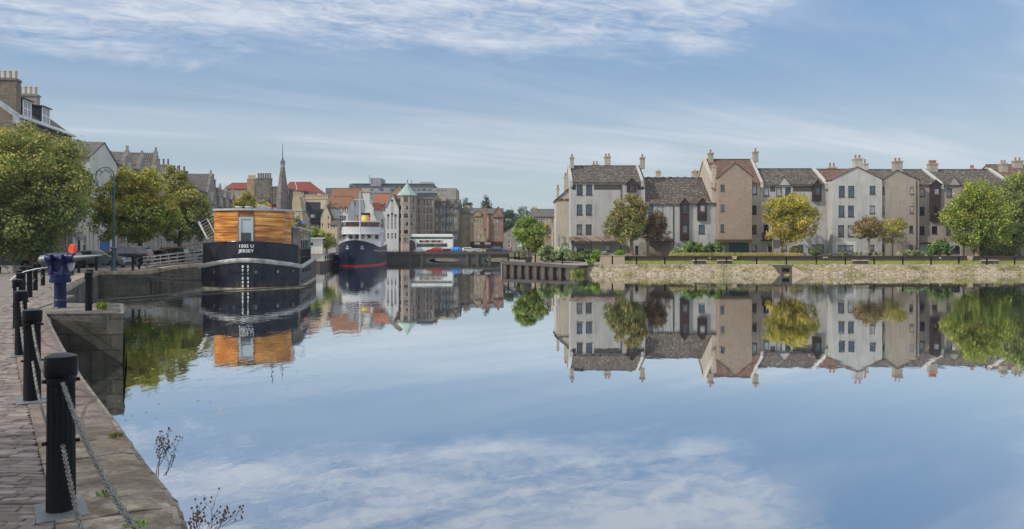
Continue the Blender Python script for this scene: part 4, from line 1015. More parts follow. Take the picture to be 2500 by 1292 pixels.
for px_, l in ((1733, 'on the wall left of the brick gable house'), (2295, 'on the wall right of the brown gable house')):
    tag(MB().tube([(X(px_, 92.1), 92.1, 1.68), (X(px_, 92.1), 92.04, 1.68)], .14, 16).build('round_plaque', MT['fender']), 'small round pale plaque '+l, 'plaque')
tag(MB().box(X(2009, 92.1), X(2021, 92.1), 92.05, 92.1, 1.66, 1.85).build('notice_board', MT['fender']), 'small white notice fixed to the long dark wall', 'notice')
tag(MB().prism([(X(1789, 92), 1.50), (X(1797, 92), 1.50), (X(1799, 92), 1.95), (X(1787, 92), 1.95)], 91.9, 92.1).build('wall_vase', MT['brickl']), 'pale tapering stone block in the dark wall below the brick gable house', 'stone block')
tag(MB().prism([(X(2364, 92), 1.30), (X(2373, 92), 1.30), (X(2375, 92), 1.95), (X(2361, 92), 1.95)], 91.9, 92.1).build('wall_vase', MT['brickl']), 'pale tapering stone block in the dark wall below the big green maple', 'stone block')
for px_, y1, Y, m, l in ((1365, 539, 100, 'lead', 'against the beige end wing'), (1349, 553, 104, 'lead', 'left of the beige end wing'), (1887, 545, 97, 'barkp', 'just left of the yellow tree'), (2353, 576, 97, 'barkp', 'left of the big green maple')):
    zb = 1.75; po = empty('lamp_post', (X(px_, Y), Y, zb), 0, 'plain slim lamp post '+l, 'lamp post')
    MB().tube([(0, 0, 0), (0, 0, Z(y1, Y)-zb)], [.11, .08], 8).build('post', MT[m], po)
    if m == 'lead': MB().box(-.35, .12, -.08, .08, Z(y1, Y)-zb, Z(y1, Y)-zb+.1).build('lamp_head', MT['lead'], po)

# ---------------------------------------------------------------- houses on the right bank
ST = 'd'
a = H(1393, 1575, 445, 407, 'apartment_house', 'grey four storey house with dark tiled roof, leftmost full front of the far terrace', 'grey', 'tiled', group='terrace of houses on the far bank', wins=[
  (1408,1422.6,451,476),(1431,1446,451,476),(1408,1422,499.5,524.5),(1430.5,1445,499.5,524.5),(1408,1421.5,548,572),(1430,1444.5,548,572),(1407.6,1444.5,597,621,'h'),(1476.6,1490.5,597,613),(1550,1559,600,621)])
a.panel('cladding_band', 1450, 1517, 451, 463.5, 'band'); a.panel('cladding_band', 1396, 1406, 451, 463.5, 'band'); a.panel('cladding_band', 1556, 1572, 451, 463.5, 'band')
a.bay(1531, 1554.5, -.35, 468.5, 447, 434, 'plum', 'tiled', [(1536.5, 1548.5, 452, 466)], name='dormer')
a.skew(1394.5); a.skew(1568)
a.chim(1392, 1400.5, 384, 412, 1, 'chimr', dy=3.6); a.chim(1563, 1573.5, 384, 412, 1, 'chimr', dy=3.6)
cn = MB(); cn.hexa([(a.fx(1389), -1.0, a.fz(590.5)), (a.fx(1514), -1.0, a.fz(590.5)), (a.fx(1514), 0, a.fz(590)), (a.fx(1389), 0, a.fz(590))], [(a.fx(1389), -1.0, a.fz(588)), (a.fx(1514), -1.0, a.fz(588)), (a.fx(1514), 0, a.fz(578)), (a.fx(1389), 0, a.fz(578))])
cn.build('canopy_roof', roof_tile('brown_canopy_tile', (.13, .075, .06), (.36, .30, .26), (.5, .46, .42), 3, .34, .25, .1), a.root)
a.panel('door', 1521, 1540, 600, 624, 'brownr'); pipe(a.root, a.fx(1398), 0, a.fz(592)); pipe(a.root, a.fx(1516), 0, a.fz(451)); a.panel('doorway_surround', 1560, 1574, 592, 624, 'concl')
# end wing left of it
w = H(1358, 1393, 490, 466, 'end_wing', 'beige rendered end wing with two slim chimneys, left of the grey house', 'beige', 'tiled', Y=105, D=5, ridge='none', wins=[(1371,1389,595,611,'d')])
t = MB(); t.add([(0, 0, w.He), (w.W, 0, w.He), (w.W, 0, w.fz(457)), (0, 5, w.He), (w.W, 5, w.He), (w.W, 5, w.fz(457))], [(0, 1, 2), (3, 5, 4), (0, 2, 5, 3), (1, 4, 5, 2)]); t.build('gable', MT['beige'], w.root)
sl_ = MB(); slab(sl_, (-.2, -.15, w.He+.1), (w.W, -.15, w.fz(457)+.12), (w.W, 5.1, w.fz(457)+.12), (-.2, 5.1, w.He+.1), .2); sl_.build('verge', MT['tiled'], w.root)
w.chim(1359, 1365, 459, 492, 1, 'beige', 1.2, dd=.5); w.chim(1377, 1384, 430, 476, 1, 'beige', 2.0, dd=.5)
bk = H(1440, 1500, 430, 404, 'rear_house', 'grey gabled rear block with a twin pot chimney, showing over the grey house roof', 'beige', 'tiled', Y=116, D=8, ridge='y', apex=1482)
bk.chim(1475.5, 1490, 382, 410, 2, 'beige', 1.0); bk.chim(1446, 1461, 401, 432, 2, 'beige', 2.0)
b = H(1575, 1755, 497, 436, 'lower_house', 'lower grey house with a deep dark tiled roof and two plum timber bays', 'grey', 'tiled', group='terrace of houses on the far bank', D=11, wins=[
  (1581,1595.5,500,520.5),(1605,1619.5,500,521.5),(1706,1721,549,570.5),(1586.6,1600,597,624,'d')])
b.bay(1661, 1682.7, -.35, 586.5, 496, 483.5, 'plum', 'tiled', [(1665.6, 1679.5, 500, 518.7), (1665.6, 1679.5, 549, 568.5)], name='timber_bay')
b.panel('bay_base', 1661, 1682.5, 571, 586, 'plumd', -.38, -.352)
b.bay(1703.7, 1726, -.35, 538, 496, 483.5, 'plum', 'tiled', [(1709, 1722, 500, 517.5)], name='timber_bay')
b.panel('bay_base', 1704, 1725.6, 522, 537.5, 'plumd', -.38, -.352)
b.panel('brick_base', 1576, 1640, 590, 625.5, 'brick', -.03); pipe(b.root, b.fx(1643.7), 0, b.He-.1)
cn = MB(); cn.hexa([(b.fx(1576), -.9, b.fz(590)), (b.fx(1640), -.9, b.fz(590)), (b.fx(1640), 0, b.fz(590)), (b.fx(1576), 0, b.fz(590))], [(b.fx(1576), -.9, b.fz(588)), (b.fx(1640), -.9, b.fz(588)), (b.fx(1640), 0, b.fz(580)), (b.fx(1576), 0, b.fz(580))]); cn.build('canopy_roof', MT['tiled'], b.root)
f = H(1570, 1730, 439, 429, 'distant_block', 'distant grey block with a row of white top windows above the lower house roof', 'stoneg', 'lead', Y=150, D=12, ridge='flat', wins=[(1578+i*18, 1588+i*18, 430.5, 437, 's') for i in range(8)])
for p, n_ in ((1606, 1), (1694, 2), (1705, 3)): f.chim(p-4, p+4+n_*2, 418, 431, n_, 'stonet', 4, 'poty', 1.2)
# brick gable house with red roof
c = H(1738, 1864, 447, 391, 'apartment_house', 'tall house with red brown tiled roof and a blank pink brick gable', 'beige', 'tiler', group='terrace of houses on the far bank', Y=102.06, wins=[
  (1836.5,1848.5,454,474.7),(1836,1847,502,523),(1835.5,1846.8,549.7,571),(1835.5,1847,598,615),(1780,1828,593.5,618,'d'),(1761,1774,598,618,'d')])
c.bay(1755.5, 1836, -1.5, 588, 431, 398, 'brick', 'tiler', [(1759.6,1769,451,466),(1759.6,1768.5,499.6,516),(1759,1768,548,566)], apex=1793.5)
c.panel('lintel', 1753, 1836, 585, 592, 'bricklow', -1.6, -.01); c.panel('garage_door', 1780, 1828, 593, 617, 'lampgreen', -.02, .02)
c.skew(1740, .5, 'beige'); c.skew(1859); c.chim(1729.5, 1740, 373, 398, 1, 'chimr', 4.2); c.chim(1839, 1849.5, 370, 396, 1, 'chimr', 4.2)
chimney(c.root, c.fx(1739), c.fx(1748), -.2, .5, c.fz(462), c.fz(404), MT['beige'], 1)
d = H(1864, 2024, 451, 414, 'apartment_house', 'grey house with a long dark tiled roof and a pediment, behind the yellow tree', 'grey', 'tiled', group='terrace of houses on the far bank', wins=[
  (1865,1877.5,457.6,478.7),(1895,1909,457.6,478.7),(1917,1931,457.6,478.7),(1865,1877,549,566),(1875,1885.6,598,615.6),(1909,1921,598,613),(1949,1962,598,616),(1982,2011,597,616)])
d.bay(1898, 1930, -.25, 452, 451, 431, 'grey', 'tiled', name='pediment'); d.panel('cladding_band', 1936, 1984.5, 455, 468, 'band'); d.panel('cladding_band', 1880, 1893, 455, 468, 'band')
d.bay(1985, 2006, -.4, 491.5, 451, 439.5, 'plum', 'tiled', [(1990.8, 2003.5, 457, 474)], name='timber_bay'); d.panel('bay_base', 1985.2, 2006, 477, 491, 'plumd', -.43, -.402)
d.skew(2017, .5); d.panel('balcony', 1860.5, 1887, 568, 587, 'iron', -.7, -.62); d.panel('balcony_floor', 1860.5, 1887, 585.5, 588, 'iron', -.62, -.01); pipe(d.root, d.fx(2021.5), 0, d.He-.1)
e = H(2024.5, 2154, 451, 415, 'apartment_house', 'pale grey gabled house with a big central chimney', 'lgrey', 'tiler', group='terrace of houses on the far bank', wins=[])
e.bay(2032, 2153.7, -1.5, 625, 438, 408, 'lgrey', 'tiler', [(2048,2062.6,454,481),(2071,2086,454,481),(2123.4,2137.5,453.8,474),(2047.5,2062,502,529),(2070.5,2085,502,529),(2123,2137,502,521),(2046.5,2061,550,577.6),(2070,2084.5,550,577.6),(2123,2137,550,571),(2045.5,2083.5,599,614,'h'),(2122,2135,598,612)], apex=2093)
e.panel('window_surround', 2039, 2045.2, 590, 616, 'white', -1.515, -1.47); e.panel('window_surround', 2083.8, 2091, 590, 616, 'white', -1.515, -1.47); e.panel('window_surround', 2045.2, 2083.8, 590, 598.5, 'white', -1.515, -1.47)
e.chim(2083.5, 2103, 386.6, 413, 2, 'grey', -.9); e.chim(2022, 2040, 408, 420, 2, 'beige', 5, ph=.6); e.chim(2106, 2117, 399, 418, 1, 'lgrey', 4.6, ph=.6)
h = H(2154.5, 2245, 451, 416, 'apartment_house', 'brown grey gabled house with a two pot chimney, behind the small autumn trees', 'brownr', 'tiled', group='terrace of houses on the far bank', wins=[])
h.bay(2154.8, 2244, -1.2, 625, 440, 416, 'brownr', 'tiled', [(2155.5,2159.5,456.5,474),(2155.5,2159,504,520.7),(2222,2231,456.5,474),(2221.5,2230.5,504,520.7),(2220,2229.5,551,568),(2219,2228,599,612),(2155,2158.5,599,613)], apex=2190)
h.chim(2181, 2200, 393.5, 421, 2, 'brownr', -.6); pipe(h.root, h.fx(2238, -1.3), 0, h.fz(441, -1.3), y=-1.29)
i_ = H(2245, 2306, 451, 416, 'apartment_house', 'narrow brown house with a plum timber bay over a dark undercroft', 'brownr', 'tiled', group='terrace of houses on the far bank', wins=[
  (2245.6,2258,460,480),(2245.6,2257.5,505,525.6),(2245.2,2257,552.5,573),(2275,2289,552.5,571),(2246,2300,594,621,'h')])
i_.bay(2273.2, 2297, -.4, 539, 450, 440, 'plum', 'tiled', [(2280.5,2294,460,475),(2280.5,2292.5,506,521)], name='timber_bay'); i_.panel('bay_base', 2273.4, 2296.8, 524, 538.6, 'plumd', -.43, -.402)
i_.panel('beam', 2245, 2305, 578, 592, 'brownr', -.25, .0); i_.skew(2297, .5); i_.chim(2267, 2286, 399, 421, 4, 'chimr', 4.0)
j = H(2306, 2482, 451, 416, 'apartment_house', 'brown house with a dark tiled roof and pediment behind the big green maple', 'brownr', 'tiled', group='terrace of houses on the far bank', wins=[
  (2311,2325,460,481),(2311,2325,506,525),(2310,2322,552,573),(2323,2344,600,621,'h'),(2450,2462,460,480),(2350,2364,460,480)])
j.bay(2312, 2345, -.25, 452, 451, 430, 'brownr', 'tiled', name='pediment'); j.panel('door_surround', 2319, 2349, 592, 600, 'lgrey'); j.panel('door_surround', 2344.5, 2349, 600, 625, 'lgrey')
j.skew(2466, .5); j.chim(2368, 2378, 412, 421, 2, 'beige', 5, ph=.5); j.chim(2442, 2456, 399, 421, 2, 'chimr', 4.0)
k = H(2462, 2620, 440, 404, 'apartment_house', 'reddish roofed house at the right edge behind the dark trees', 'brownr', 'tiler', Y=108, ridge='x', D=10); k.chim(2474, 2494, 392, 412, 2, 'chimr', 4)
# ---------------------------------------------------------------- trees and planting on the right bank
def RT(name, label, px, base, lobes, leaves, size, mat, Y=97, **kw):
    s = Y/F; zb = 1.72
    L = [((q[0]-px)*s, q[4] if len(q) > 4 else 0, Z(q[1], Y)-zb, q[2]*s, q[2]*s*(q[5] if len(q) > 5 else .9), q[3]*s) for q in lobes]
    return tree(name, label, X(px, Y), Y, zb, L, leaves, size, mat, **kw)
RT('maple_tree', 'green brown maple in front of the grey house, beside the dark red tree', 1543, 622, [(1533, 505, 38, 38), (1505, 545, 38, 36), (1535, 545, 46, 42), (1560, 535, 30, 44), (1520, 572, 50, 22)], 17000, .24, 'khaki', trunk_r=.22, fork=2.4, bark='barkp', ncl=120, seed=3, mat2='brown', frac2=.35)
RT('copper_tree', 'dark red copper leaved tree between the maple and the shrubs', 1583, 622, [(1605, 545, 30, 34), (1590, 565, 26, 30), (1618, 568, 20, 28)], 5500, .22, 'copper', Y=98, trunk_r=.16, fork=2.2, bark='barkp', seed=4, lean=(-.2, 0))
RT('yellow_tree', 'bright yellow autumn tree in front of the long dark roofed house', 1903, 620, [(1930, 505, 48, 36), (1895, 520, 34, 42), (1960, 530, 42, 42), (1925, 555, 50, 38), (1975, 560, 26, 30), (1885, 560, 22, 28)], 17000, .25, 'yellow', trunk_r=.2, fork=1.3, bark='barkp', seed=5, mat2='olive', frac2=.22, ncl=130)
RT('small_tree', 'small reddish brown tree with a round crown in front of the pale grey gable', 2123, 622, [(2118, 552, 36, 24), (2140, 570, 24, 20), (2098, 570, 20, 18)], 5500, .2, 'brown', Y=96.5, trunk_r=.12, fork=2.1, bark='barkp', seed=6, mat2='copper', frac2=.3)
RT('small_tree', 'small sparse yellow green tree right of the reddish brown one', 2179, 622, [(2182, 550, 32, 22), (2165, 575, 24, 24), (2198, 575, 16, 20)], 2600, .2, 'khaki', Y=98, trunk_r=.1, fork=1.8, bark='barkp', seed=7, mat2='yellow', frac2=.35, ncl=60, clr=(.2, .34))
RT('maple_tree', 'big round green maple with sunlit yellow edges near the right side', 2385, 622, [(2385, 480, 55, 46), (2345, 530, 42, 52), (2410, 530, 55, 55), (2370, 570, 48, 38), (2430, 575, 40, 35)], 22000, .25, 'green', Y=95, trunk_r=.24, fork=1.6, bark='barkp', seed=8, mat2='olive', frac2=.25, ncl=170)
RT('bushy_tree', 'dark green tree filling the right edge behind the big maple', 2470, 622, [(2490, 470, 40, 60), (2450, 520, 40, 60), (2510, 550, 50, 60), (2460, 585, 45, 35)], 15000, .26, 'dark', Y=101.3, trunk_r=.25, fork=1.4, seed=9, ncl=130, mat2='green', frac2=.3)
RT('bushy_tree', 'shaded green tree behind the big maple, low against the brown house', 2425, 622, [(2432, 560, 46, 55), (2400, 590, 40, 28)], 7000, .26, 'dark', Y=99.5, trunk_r=.2, fork=1.4, seed=10, ncl=80)
RT('bushy_tree', 'dense round green tree on the jetty end, left of the beige end wing', 1290, 622, [(1285, 560, 32, 34), (1305, 575, 34, 36), (1270, 575, 20, 26), (1300, 600, 26, 20)], 13000, .22, 'green', Y=94, trunk_r=.12, fork=.9, seed=12, ncl=110, mat2='shrub', frac2=.3, squash=.9)
RT('small_tree', 'thin tree with rust tinted top behind the round green tree', 1290, 615, [(1288, 535, 14, 10), (1330, 565, 16, 22)], 1600, .2, 'brown', Y=99, trunk_r=.08, fork=1.2, seed=13, ncl=30, mat2='yellow', frac2=.3)
SH = [('broad_leaf_bush', 'pale green leafy bush beside the brick pier at the jetty, left of two', 1316, 1355, 596, 636, 90.5, 'pale', 4200, .26), ('broad_leaf_bush', 'pale green leafy bush in front of the beige wing, right of two', 1346, 1398, 600, 636, 89.6, 'pale', 5600, .26),
      ('leafy_shrub', 'blue green shrub in front of the wide ground floor window', 1411, 1446, 605, 633, 92.5, 'shrub', 3000, .2), ('leafy_shrub', 'pale shrub between the clipped green bush and the light brick block', 1462, 1492, 612, 630, 93, 'pale', 1600, .2),
      ('leafy_shrub', 'dark green shrub beside the downpipe of the lower house', 1640, 1668, 600, 624, 96, 'pale', 1600, .2), ('leafy_shrub', 'large green shrub under the plum timber bay', 1664, 1716, 586, 624, 96.5, 'shrub', 5200, .22),
      ('leafy_shrub', 'green shrub left of the brick house garage', 1712, 1764, 588, 624, 97, 'shrub', 4600, .22),
      ('leafy_shrub', 'pale flowering shrub in front of the brown gable house', 2190, 2258, 608, 625, 95.6, 'pale', 3200, .2, 1.6), ('leafy_shrub', 'bright green shrub in front of the undercroft', 2270, 2318, 584, 624, 96, 'shrub', 3000, .3),
      ('hedge', 'low dark clipped hedge under the pale grey gable', 2012, 2172, 613.5, 624, 96.2, 'dark', 6000, .16, 1.2), ('hedge', 'low dark hedge behind the big maple trunk', 2396, 2500, 604, 624, 96.8, 'dark', 4200, .18, 1.4),
      ('leafy_shrub', 'small dark shrub at the foot of the yellow tree', 1896, 1915, 612, 624, 97.5, 'dark', 900, .16)]
for q in SH: shrub(q[0], q[1], *q[2:7], q[7], q[8], q[9], seed=int(q[2]), depth=q[10] if len(q) > 10 else None)
for a_, b_, c_, d_, m_, l, cn_ in ((1501, 1525, 611, 626, 'lime', 'bright lime green clipped ball bush by the brick block', 0), (1446, 1466, 609, 635, 'lime', 'tall rounded lime green clipped bush beside the small window', 0), (1396, 1412, 614, 635, 'dark', 'small dark cone shaped conifer in front of the grey house', 1),
      (1928, 1958, 600, 624, 'dark', 'round clipped bush right of the yellow tree trunk, left of two', 0), (1974, 2008, 601, 624, 'dark', 'round clipped bush in front of the dark passage, right of two', 0), (1270, 1282, 612, 632, 'pale', 'small grey green clipped ball on the jetty behind the rail', 0)):
    shrub('clipped_bush', l, a_, b_, c_, d_, 92.0 if b_ < 1700 and b_ > 1300 else (96.5 if b_ > 1700 else 95), m_, 3500, .12, seed=a_, ball=True, cone=cn_)

# thin summer haze filling the air over the basin and the town
def haze(density):
    m = bpy.data.materials.new('thin_haze'); m.use_nodes = True; nt = m.node_tree; nt.nodes.clear()
    v = nd(nt, 'ShaderNodeVolumePrincipled', None, Color=(.80, .88, .96, 1), Density=density, Anisotropy=.2)
    o = nd(nt, 'ShaderNodeOutputMaterial'); nt.links.new(v.outputs[0], o.inputs['Volume'])
    tag(MB().box(-360, 360, -40, 420, -2, 40).build('haze', m), 'thin pale haze over the dock', 'haze', kind='stuff')

blades('floating_leaves', 'small fallen leaves and specks drifting on the water', lambda r: (lambda a: (a[0]+r.normal()*a[2], a[1]+r.normal()*a[3], .004))(((-8, 128, 6, 6), (2, 110, 8, 8), (-14, 30, 2.5, 5), (-7.5, 16.5, 1.4, 2.2), (20, 78, 14, 1.6))[int(r.integers(5))]), 420, .012, 'straw', 77, .035)
# ---------------------------------------------------------------- street of houses on the left quay
RS = R(99.65); KX = 1.0144
def YP(px): return 57760/(943-px)
def street(name, label, Y0, Y1, He, Hr, wall, roof, D=9, ridge='x', wins=(), **kw):
    return house(name, label, (-.17*Y0-32, Y0, QZ), RS, (Y1-Y0)*KX, D, He, Hr, MT[wall], MT[roof], ridge, wins, **kw)
def grid(W, cols, rows, w=.95, st='s'):
    return [(W*(i+.5)/cols-w/2, W*(i+.5)/cols+w/2, z0, z1, st) for i in range(cols) for (z0, z1) in rows]
W1 = 11.2*KX
l1 = street('tenement', 'tall brown stone tenement with two white dormers, behind the largest tree', 64, 75.2, 13.05, 16.5, 'stonew', 'slate', wins=grid(W1, 4, ((.8, 2.9), (4.2, 6.1), (7.3, 9.2), (10.2, 12.0))), group='old stone houses along the left street')
def dormer(root, x0, x1, y0, z0, z1, zt, cheek, roof):
    d = MB(); d.box(x0, x1, y0, y0+2.6, z0, z1).build('dormer', MT[cheek], root)
    dd = [c for c in root.children if c.name.startswith('dormer')][-1]
    r = MB(); slab(r, (x0-.15, y0-.2, z1+.04), (x1+.15, y0-.2, z1+.04), (x1+.15, y0+3.0, zt), (x0-.15, y0+3.0, zt), .1); r.build('dormer_roof', MT[roof], dd)
    f = MB(); n = 2; y = y0-.03; f.box(x0-.02, x0+.16, y, y0-.002, z0, z1).box(x1-.16, x1+.02, y, y0-.002, z0, z1).box(x0+.16, x1-.16, y, y0-.002, z0, z0+.16).box(x0+.16, x1-.16, y, y0-.002, z1-.14, z1).box((x0+x1)/2-.07, (x0+x1)/2+.07, y, y0-.002, z0+.16, z1-.14)
    for a, b in ((x0+.16, (x0+x1)/2-.07), ((x0+x1)/2+.07, x1-.16)): f.box(a, b, y, y0-.002, (z0+z1)/2-.04, (z0+z1)/2+.04).box((a+b)/2-.02, (a+b)/2+.02, y+.01, y0-.002, z0+.16, (z0+z1)/2-.04).box((a+b)/2-.02, (a+b)/2+.02, y+.01, y0-.002, (z0+z1)/2+.04, z1-.14)
    f.build('window_frame', MT['wframe'], dd)
    MB().quad((x0+.1, y0-.01, z0+.1), (x1-.1, y0-.01, z0+.1), (x1-.1, y0-.01, z1-.1), (x0+.1, y0-.01, z1-.1)).build('pane', GLASS[2], dd)
for Yc in (66.9, 70.6): dormer(l1, (Yc-64)*KX-.85, (Yc-64)*KX+.75, .45, 13.35, 15.0, 15.5, 'slateb', 'slate')
chimney(l1, 1.0, 1.9, .5, 4.6, 12.5, 16.55, MT['stonew'], 9, 'poty', .75, .15)
chimney(l1, W1-.9, W1-.1, 2.9, 6.2, 14, 17.0, MT['stoneg'], 7, 'poty', .8, .15)
gt = MB(); slab(gt, (-.1, -.42, 12.98), (W1+.1, -.42, 12.98), (W1+.1, .35, 13.45), (-.1, .35, 13.45), .12); gt.build('lead_gutter', MT['lead'], l1)
skew(l1, -.1, .3, 9, 13.05, 16.5, MT['lead'])
street('tenement', 'lower stone house at the left edge behind the foliage', 47, 63.8, 9.0, 11.5, 'stonet', 'slate', wins=grid(16.8, 5, ((.8, 2.8), (3.8, 5.6), (6.6, 8.3))), group='old stone houses along the left street')
l2 = street('gabled_house', 'cream rendered gable facing the water with a bright blue double door below', 79.8, 87.9, 11.45, 13.5, 'creams', 'slate', ridge='y', D=12, wins=[(.7, 1.25, 1.2, 3.9, 'g'), (2.2, 2.6, 1.2, 3.9, 's'), (6.9, 7.7, 1.2, 3.2, 's'), (3.4, 4.3, 7.0, 8.6, 's')], group='old stone houses along the left street')
dr = panel(l2, 'door', 2.9, 5.7, 0, 3.05, paint('bright_blue_door', (.01, .13, .42), .4, .4), -.06, .02)
street('gabled_house', 'low pale house in the gap between the tan tenement and the cream gable', 75.5, 79.6, 7.5, 9.5, 'creams', 'slate', wins=grid(4.1, 2, ((1, 3), (4.2, 6))), group='old stone houses along the left street')
W3 = 15.6*KX
l3 = street('crow_stepped_house', 'dark stone house with three pointed stepped gables above the yellow topped tree', 88.2, 103.8, 11.6, 14.2, 'stoneg', 'slate', wins=grid(W3, 6, ((1, 3), (4.2, 6), (7.2, 9))), group='old stone houses along the left street')
def crow(root, xc, hw, z0, ze, zr, wall='stoneg', roof='slate', y0=-.3, wn=True):
    mb = MB(); n = 5; pts = [(xc-hw, z0), (xc+hw, z0), (xc+hw, ze)]
    for i in range(n): pts += [(xc+hw*(1-(i+.55)/n), ze+(zr-ze)*(i+.15)/n), (xc+hw*(1-(i+.55)/n), ze+(zr-ze)*(i+1)/n)]
    pts += [(xc-x_+xc, z_) for x_, z_ in pts[:2:-1]]+[(xc-hw, ze)]
    mb.prism(pts, y0, y0+.5); mb.box(xc-.12, xc+.12, y0+.1, y0+.35, zr, zr+.55); g = mb.build('stepped_gable', MT[wall], root)
    r = MB(); slab(r, (xc-hw, y0+.5, ze), (xc, y0+.5, zr-.2), (xc, 4.2, zr-.2), (xc-hw, 2.4, ze), .1); slab(r, (xc, y0+.5, zr-.2), (xc+hw, y0+.5, ze), (xc+hw, 2.4, ze), (xc, 4.2, zr-.2), .1); r.build('gable_roof', MT[roof], root)
    ck = MB(); ck.quad((xc-hw+.02, 2.4, z0), (xc-hw+.02, y0+.5, z0), (xc-hw+.02, y0+.5, ze), (xc-hw+.02, 2.4, ze)).quad((xc+hw-.02, y0+.5, z0), (xc+hw-.02, 2.4, z0), (xc+hw-.02, 2.4, ze), (xc+hw-.02, y0+.5, ze)); ck.build('cheek', MT[wall], root)
    if wn: window(root, xc-.55, xc-.08, z0+.4, ze-.1, 's', y0, 0); window(root, xc+.08, xc+.55, z0+.4, ze-.1, 's', y0, 0)
for Yc, zr in ((91.1, 13.6), (96.6, 13.7), (102.4, 14.9)): crow(l3, (Yc-88.2)*KX, 1.55, 10.2, 12.2, zr)
W4 = 21.5*KX
l4 = street('stone_tenement', 'grey stone tenement with rows of tall chimney pots above the green tree', 104, 125.5, 11.3, 13.6, 'stoneg', 'slate', wins=grid(W4, 7, ((1, 3), (4.2, 6), (7.2, 9))), group='old stone houses along the left street')
chimney(l4, 4.2, 5.2, 2.5, 6, 12.4, 14.2, MT['stoneg'], 6, 'potg', .8, .15); chimney(l4, 12.5, 13.5, 2.0, 6, 12.4, 14.6, MT['stoneg'], 6, 'potg', .9, .15); chimney(l4, 19, 20, 2.0, 5, 12, 14.4, MT['stoneg'], 4, 'potg', .8, .15)
W5 = 36*KX
l5 = street('stone_tenement', 'long grey stone house with stepped gables, just left of the timber cabin', 126, 162, 11.3, 14.2, 'stoneg', 'slate', wins=grid(W5, 9, ((1, 3), (4.2, 6), (7.0, 8.6), (9.2, 10.8)), 1.1), group='old stone houses along the left street')
crow(l5, (134.5-126)*KX, 3.0, 9.5, 11.6, 15.1); chimney(l5, 14, 15.2, .5, 5.0, 11, 14.4, MT['stoned'], 7, 'potg', 1.0, .17); chimney(l5, .2, 1.2, 2, 6, 13, 14.6, MT['stoned'], 4, 'potg', .8, .17)
for Yc in (142, 147.5, 154): crow(l5, (Yc-126)*KX, 1.9, 9.3, 11.0, 13.2, roof='slate')
# dark stone house and spire
def Hh(*a_, **k_): return H(*a_, **k_)
ch = H(600, 706, 500, 466, 'dark_stone_house', 'dark stone building with a wide six pot chimney stack, behind the timber barge cabin', 'stoned', 'slate', Y=150, zb=QZ, D=12, wins=[(676,679,512,540,'s'),(684,687,512,540,'s'),(640,644,512,530,'s'),(620,624,512,530,'s')])
ch.chim(628.5, 662.5, 435, 485, 6, 'stoned', .3, 'potg', 1.2, 1.0, .2); ch.chim(605.5, 623.5, 437, 480, 4, 'stonet', 4, 'poty', 1.2, .8, .22)
MB().box(ch.fx(662.5), ch.fx(695), -.3, 5, ch.fz(500), ch.fz(456.5)).build('upper_block', MT['stoned'], ch.root); MB().box(ch.fx(661), ch.fx(695.5), -.4, 5.1, ch.fz(456.5), ch.fz(455)).build('lead_ridge', MT['lead'], ch.root)
sp = empty('church_spire', (X(690, 146), 146, QZ), 0, 'slender grey octagonal spire with an open lantern and a long needle finial', 'spire', None)
s_ = 146/F; zz = lambda y: Z(y, 146)-QZ
MB().lathe([(15*s_, 0), (15*s_, zz(480)), (12.5*s_, zz(462)), (11*s_, zz(450)), (5.5*s_, zz(409))], 8).build('stone_spire', MT['stoned'], sp)
lt = MB()
for i in range(8):
    a_ = math.pi/4*(i+.5); lt.tube([(4.9*s_*math.cos(a_), 4.9*s_*math.sin(a_), zz(409)), (4.7*s_*math.cos(a_), 4.7*s_*math.sin(a_), zz(397))], .07, 5)
lt.lathe([(5.9*s_, zz(409)), (5.9*s_, zz(406))], 8).lathe([(5.6*s_, zz(398.5)), (5.6*s_, zz(397))], 8); lt.lathe([(3*s_, zz(406)), (3*s_, zz(398))], 8); lt.build('lantern', MT['lead'], sp)
MB().lathe([(6.8*s_, zz(397)), (6.6*s_, zz(396)), (3*s_, zz(390)), (.8*s_, zz(384))], 8).build('lantern_roof', MT['hospd'], sp)
MB().tube([(0, 0, zz(385)), (0, 0, zz(350))], [.09, .03], 6).build('finial', MT['iron'], sp)
tu = empty('round_turret', (X(709, 148), 148, QZ), 0, 'round dark stone turret with a battlemented top between the spire and the cream house', 'turret')
z2 = lambda y: Z(y, 148)-QZ; q = 148/F
MB().lathe([(4.2*q, 0), (4.2*q, z2(495)), (5.5*q, z2(485)), (6.6*q, z2(478)), (6.6*q, z2(466))], 14).build('tower', MT['stoned'], tu)
bt = MB()
for i in range(7): a_ = 6.283*i/7; bt.lathe([(.22, z2(466)-.02), (.22, z2(461.5))], 4, (6*q*math.cos(a_), 6*q*math.sin(a_), 0))
bt.build('battlement', MT['stoned'], tu)
# red roofs behind
rd = H(548, 640, 462, 448, 'red_roofed_hall', 'long building behind the chimneys with a plain red roof', 'stoneg', 'redroof' if 'redroof' in MT else 'tileo', Y=185, zb=QZ, D=10) if False else None
MT['redroof'] = roof_tile('red_tile_roof', (.30, .08, .055), (.24, .065, .045), (.5, .2, .15), .3, .3, .15, .12)
rd = H(548, 640, 461, 448, 'red_roofed_hall', 'long building far behind the left chimneys with a plain red roof', 'stoneg', 'redroof', Y=185, zb=QZ, D=10)
rd2 = H(690, 742, 466, 446, 'red_roofed_hall', 'broad red roofed building right of the spire', 'stoneg', 'redroof', Y=180, zb=QZ, D=12, wins=[(696+i*8, 701+i*8, 468, 474, 's') for i in range(6)])
hp = MB(); hx = [rd2.fx(p) for p in (742, 795)]; he = rd2.He
slab(hp, (hx[0], -.2, he+.05), (hx[1]+.3, -.2, he-.9), (rd2.fx(745, 6), 6, rd2.Hr+.1), (hx[0], 6, rd2.Hr+.1), .15); hp.build('hip_roof', MT['redroof'], rd2.root)
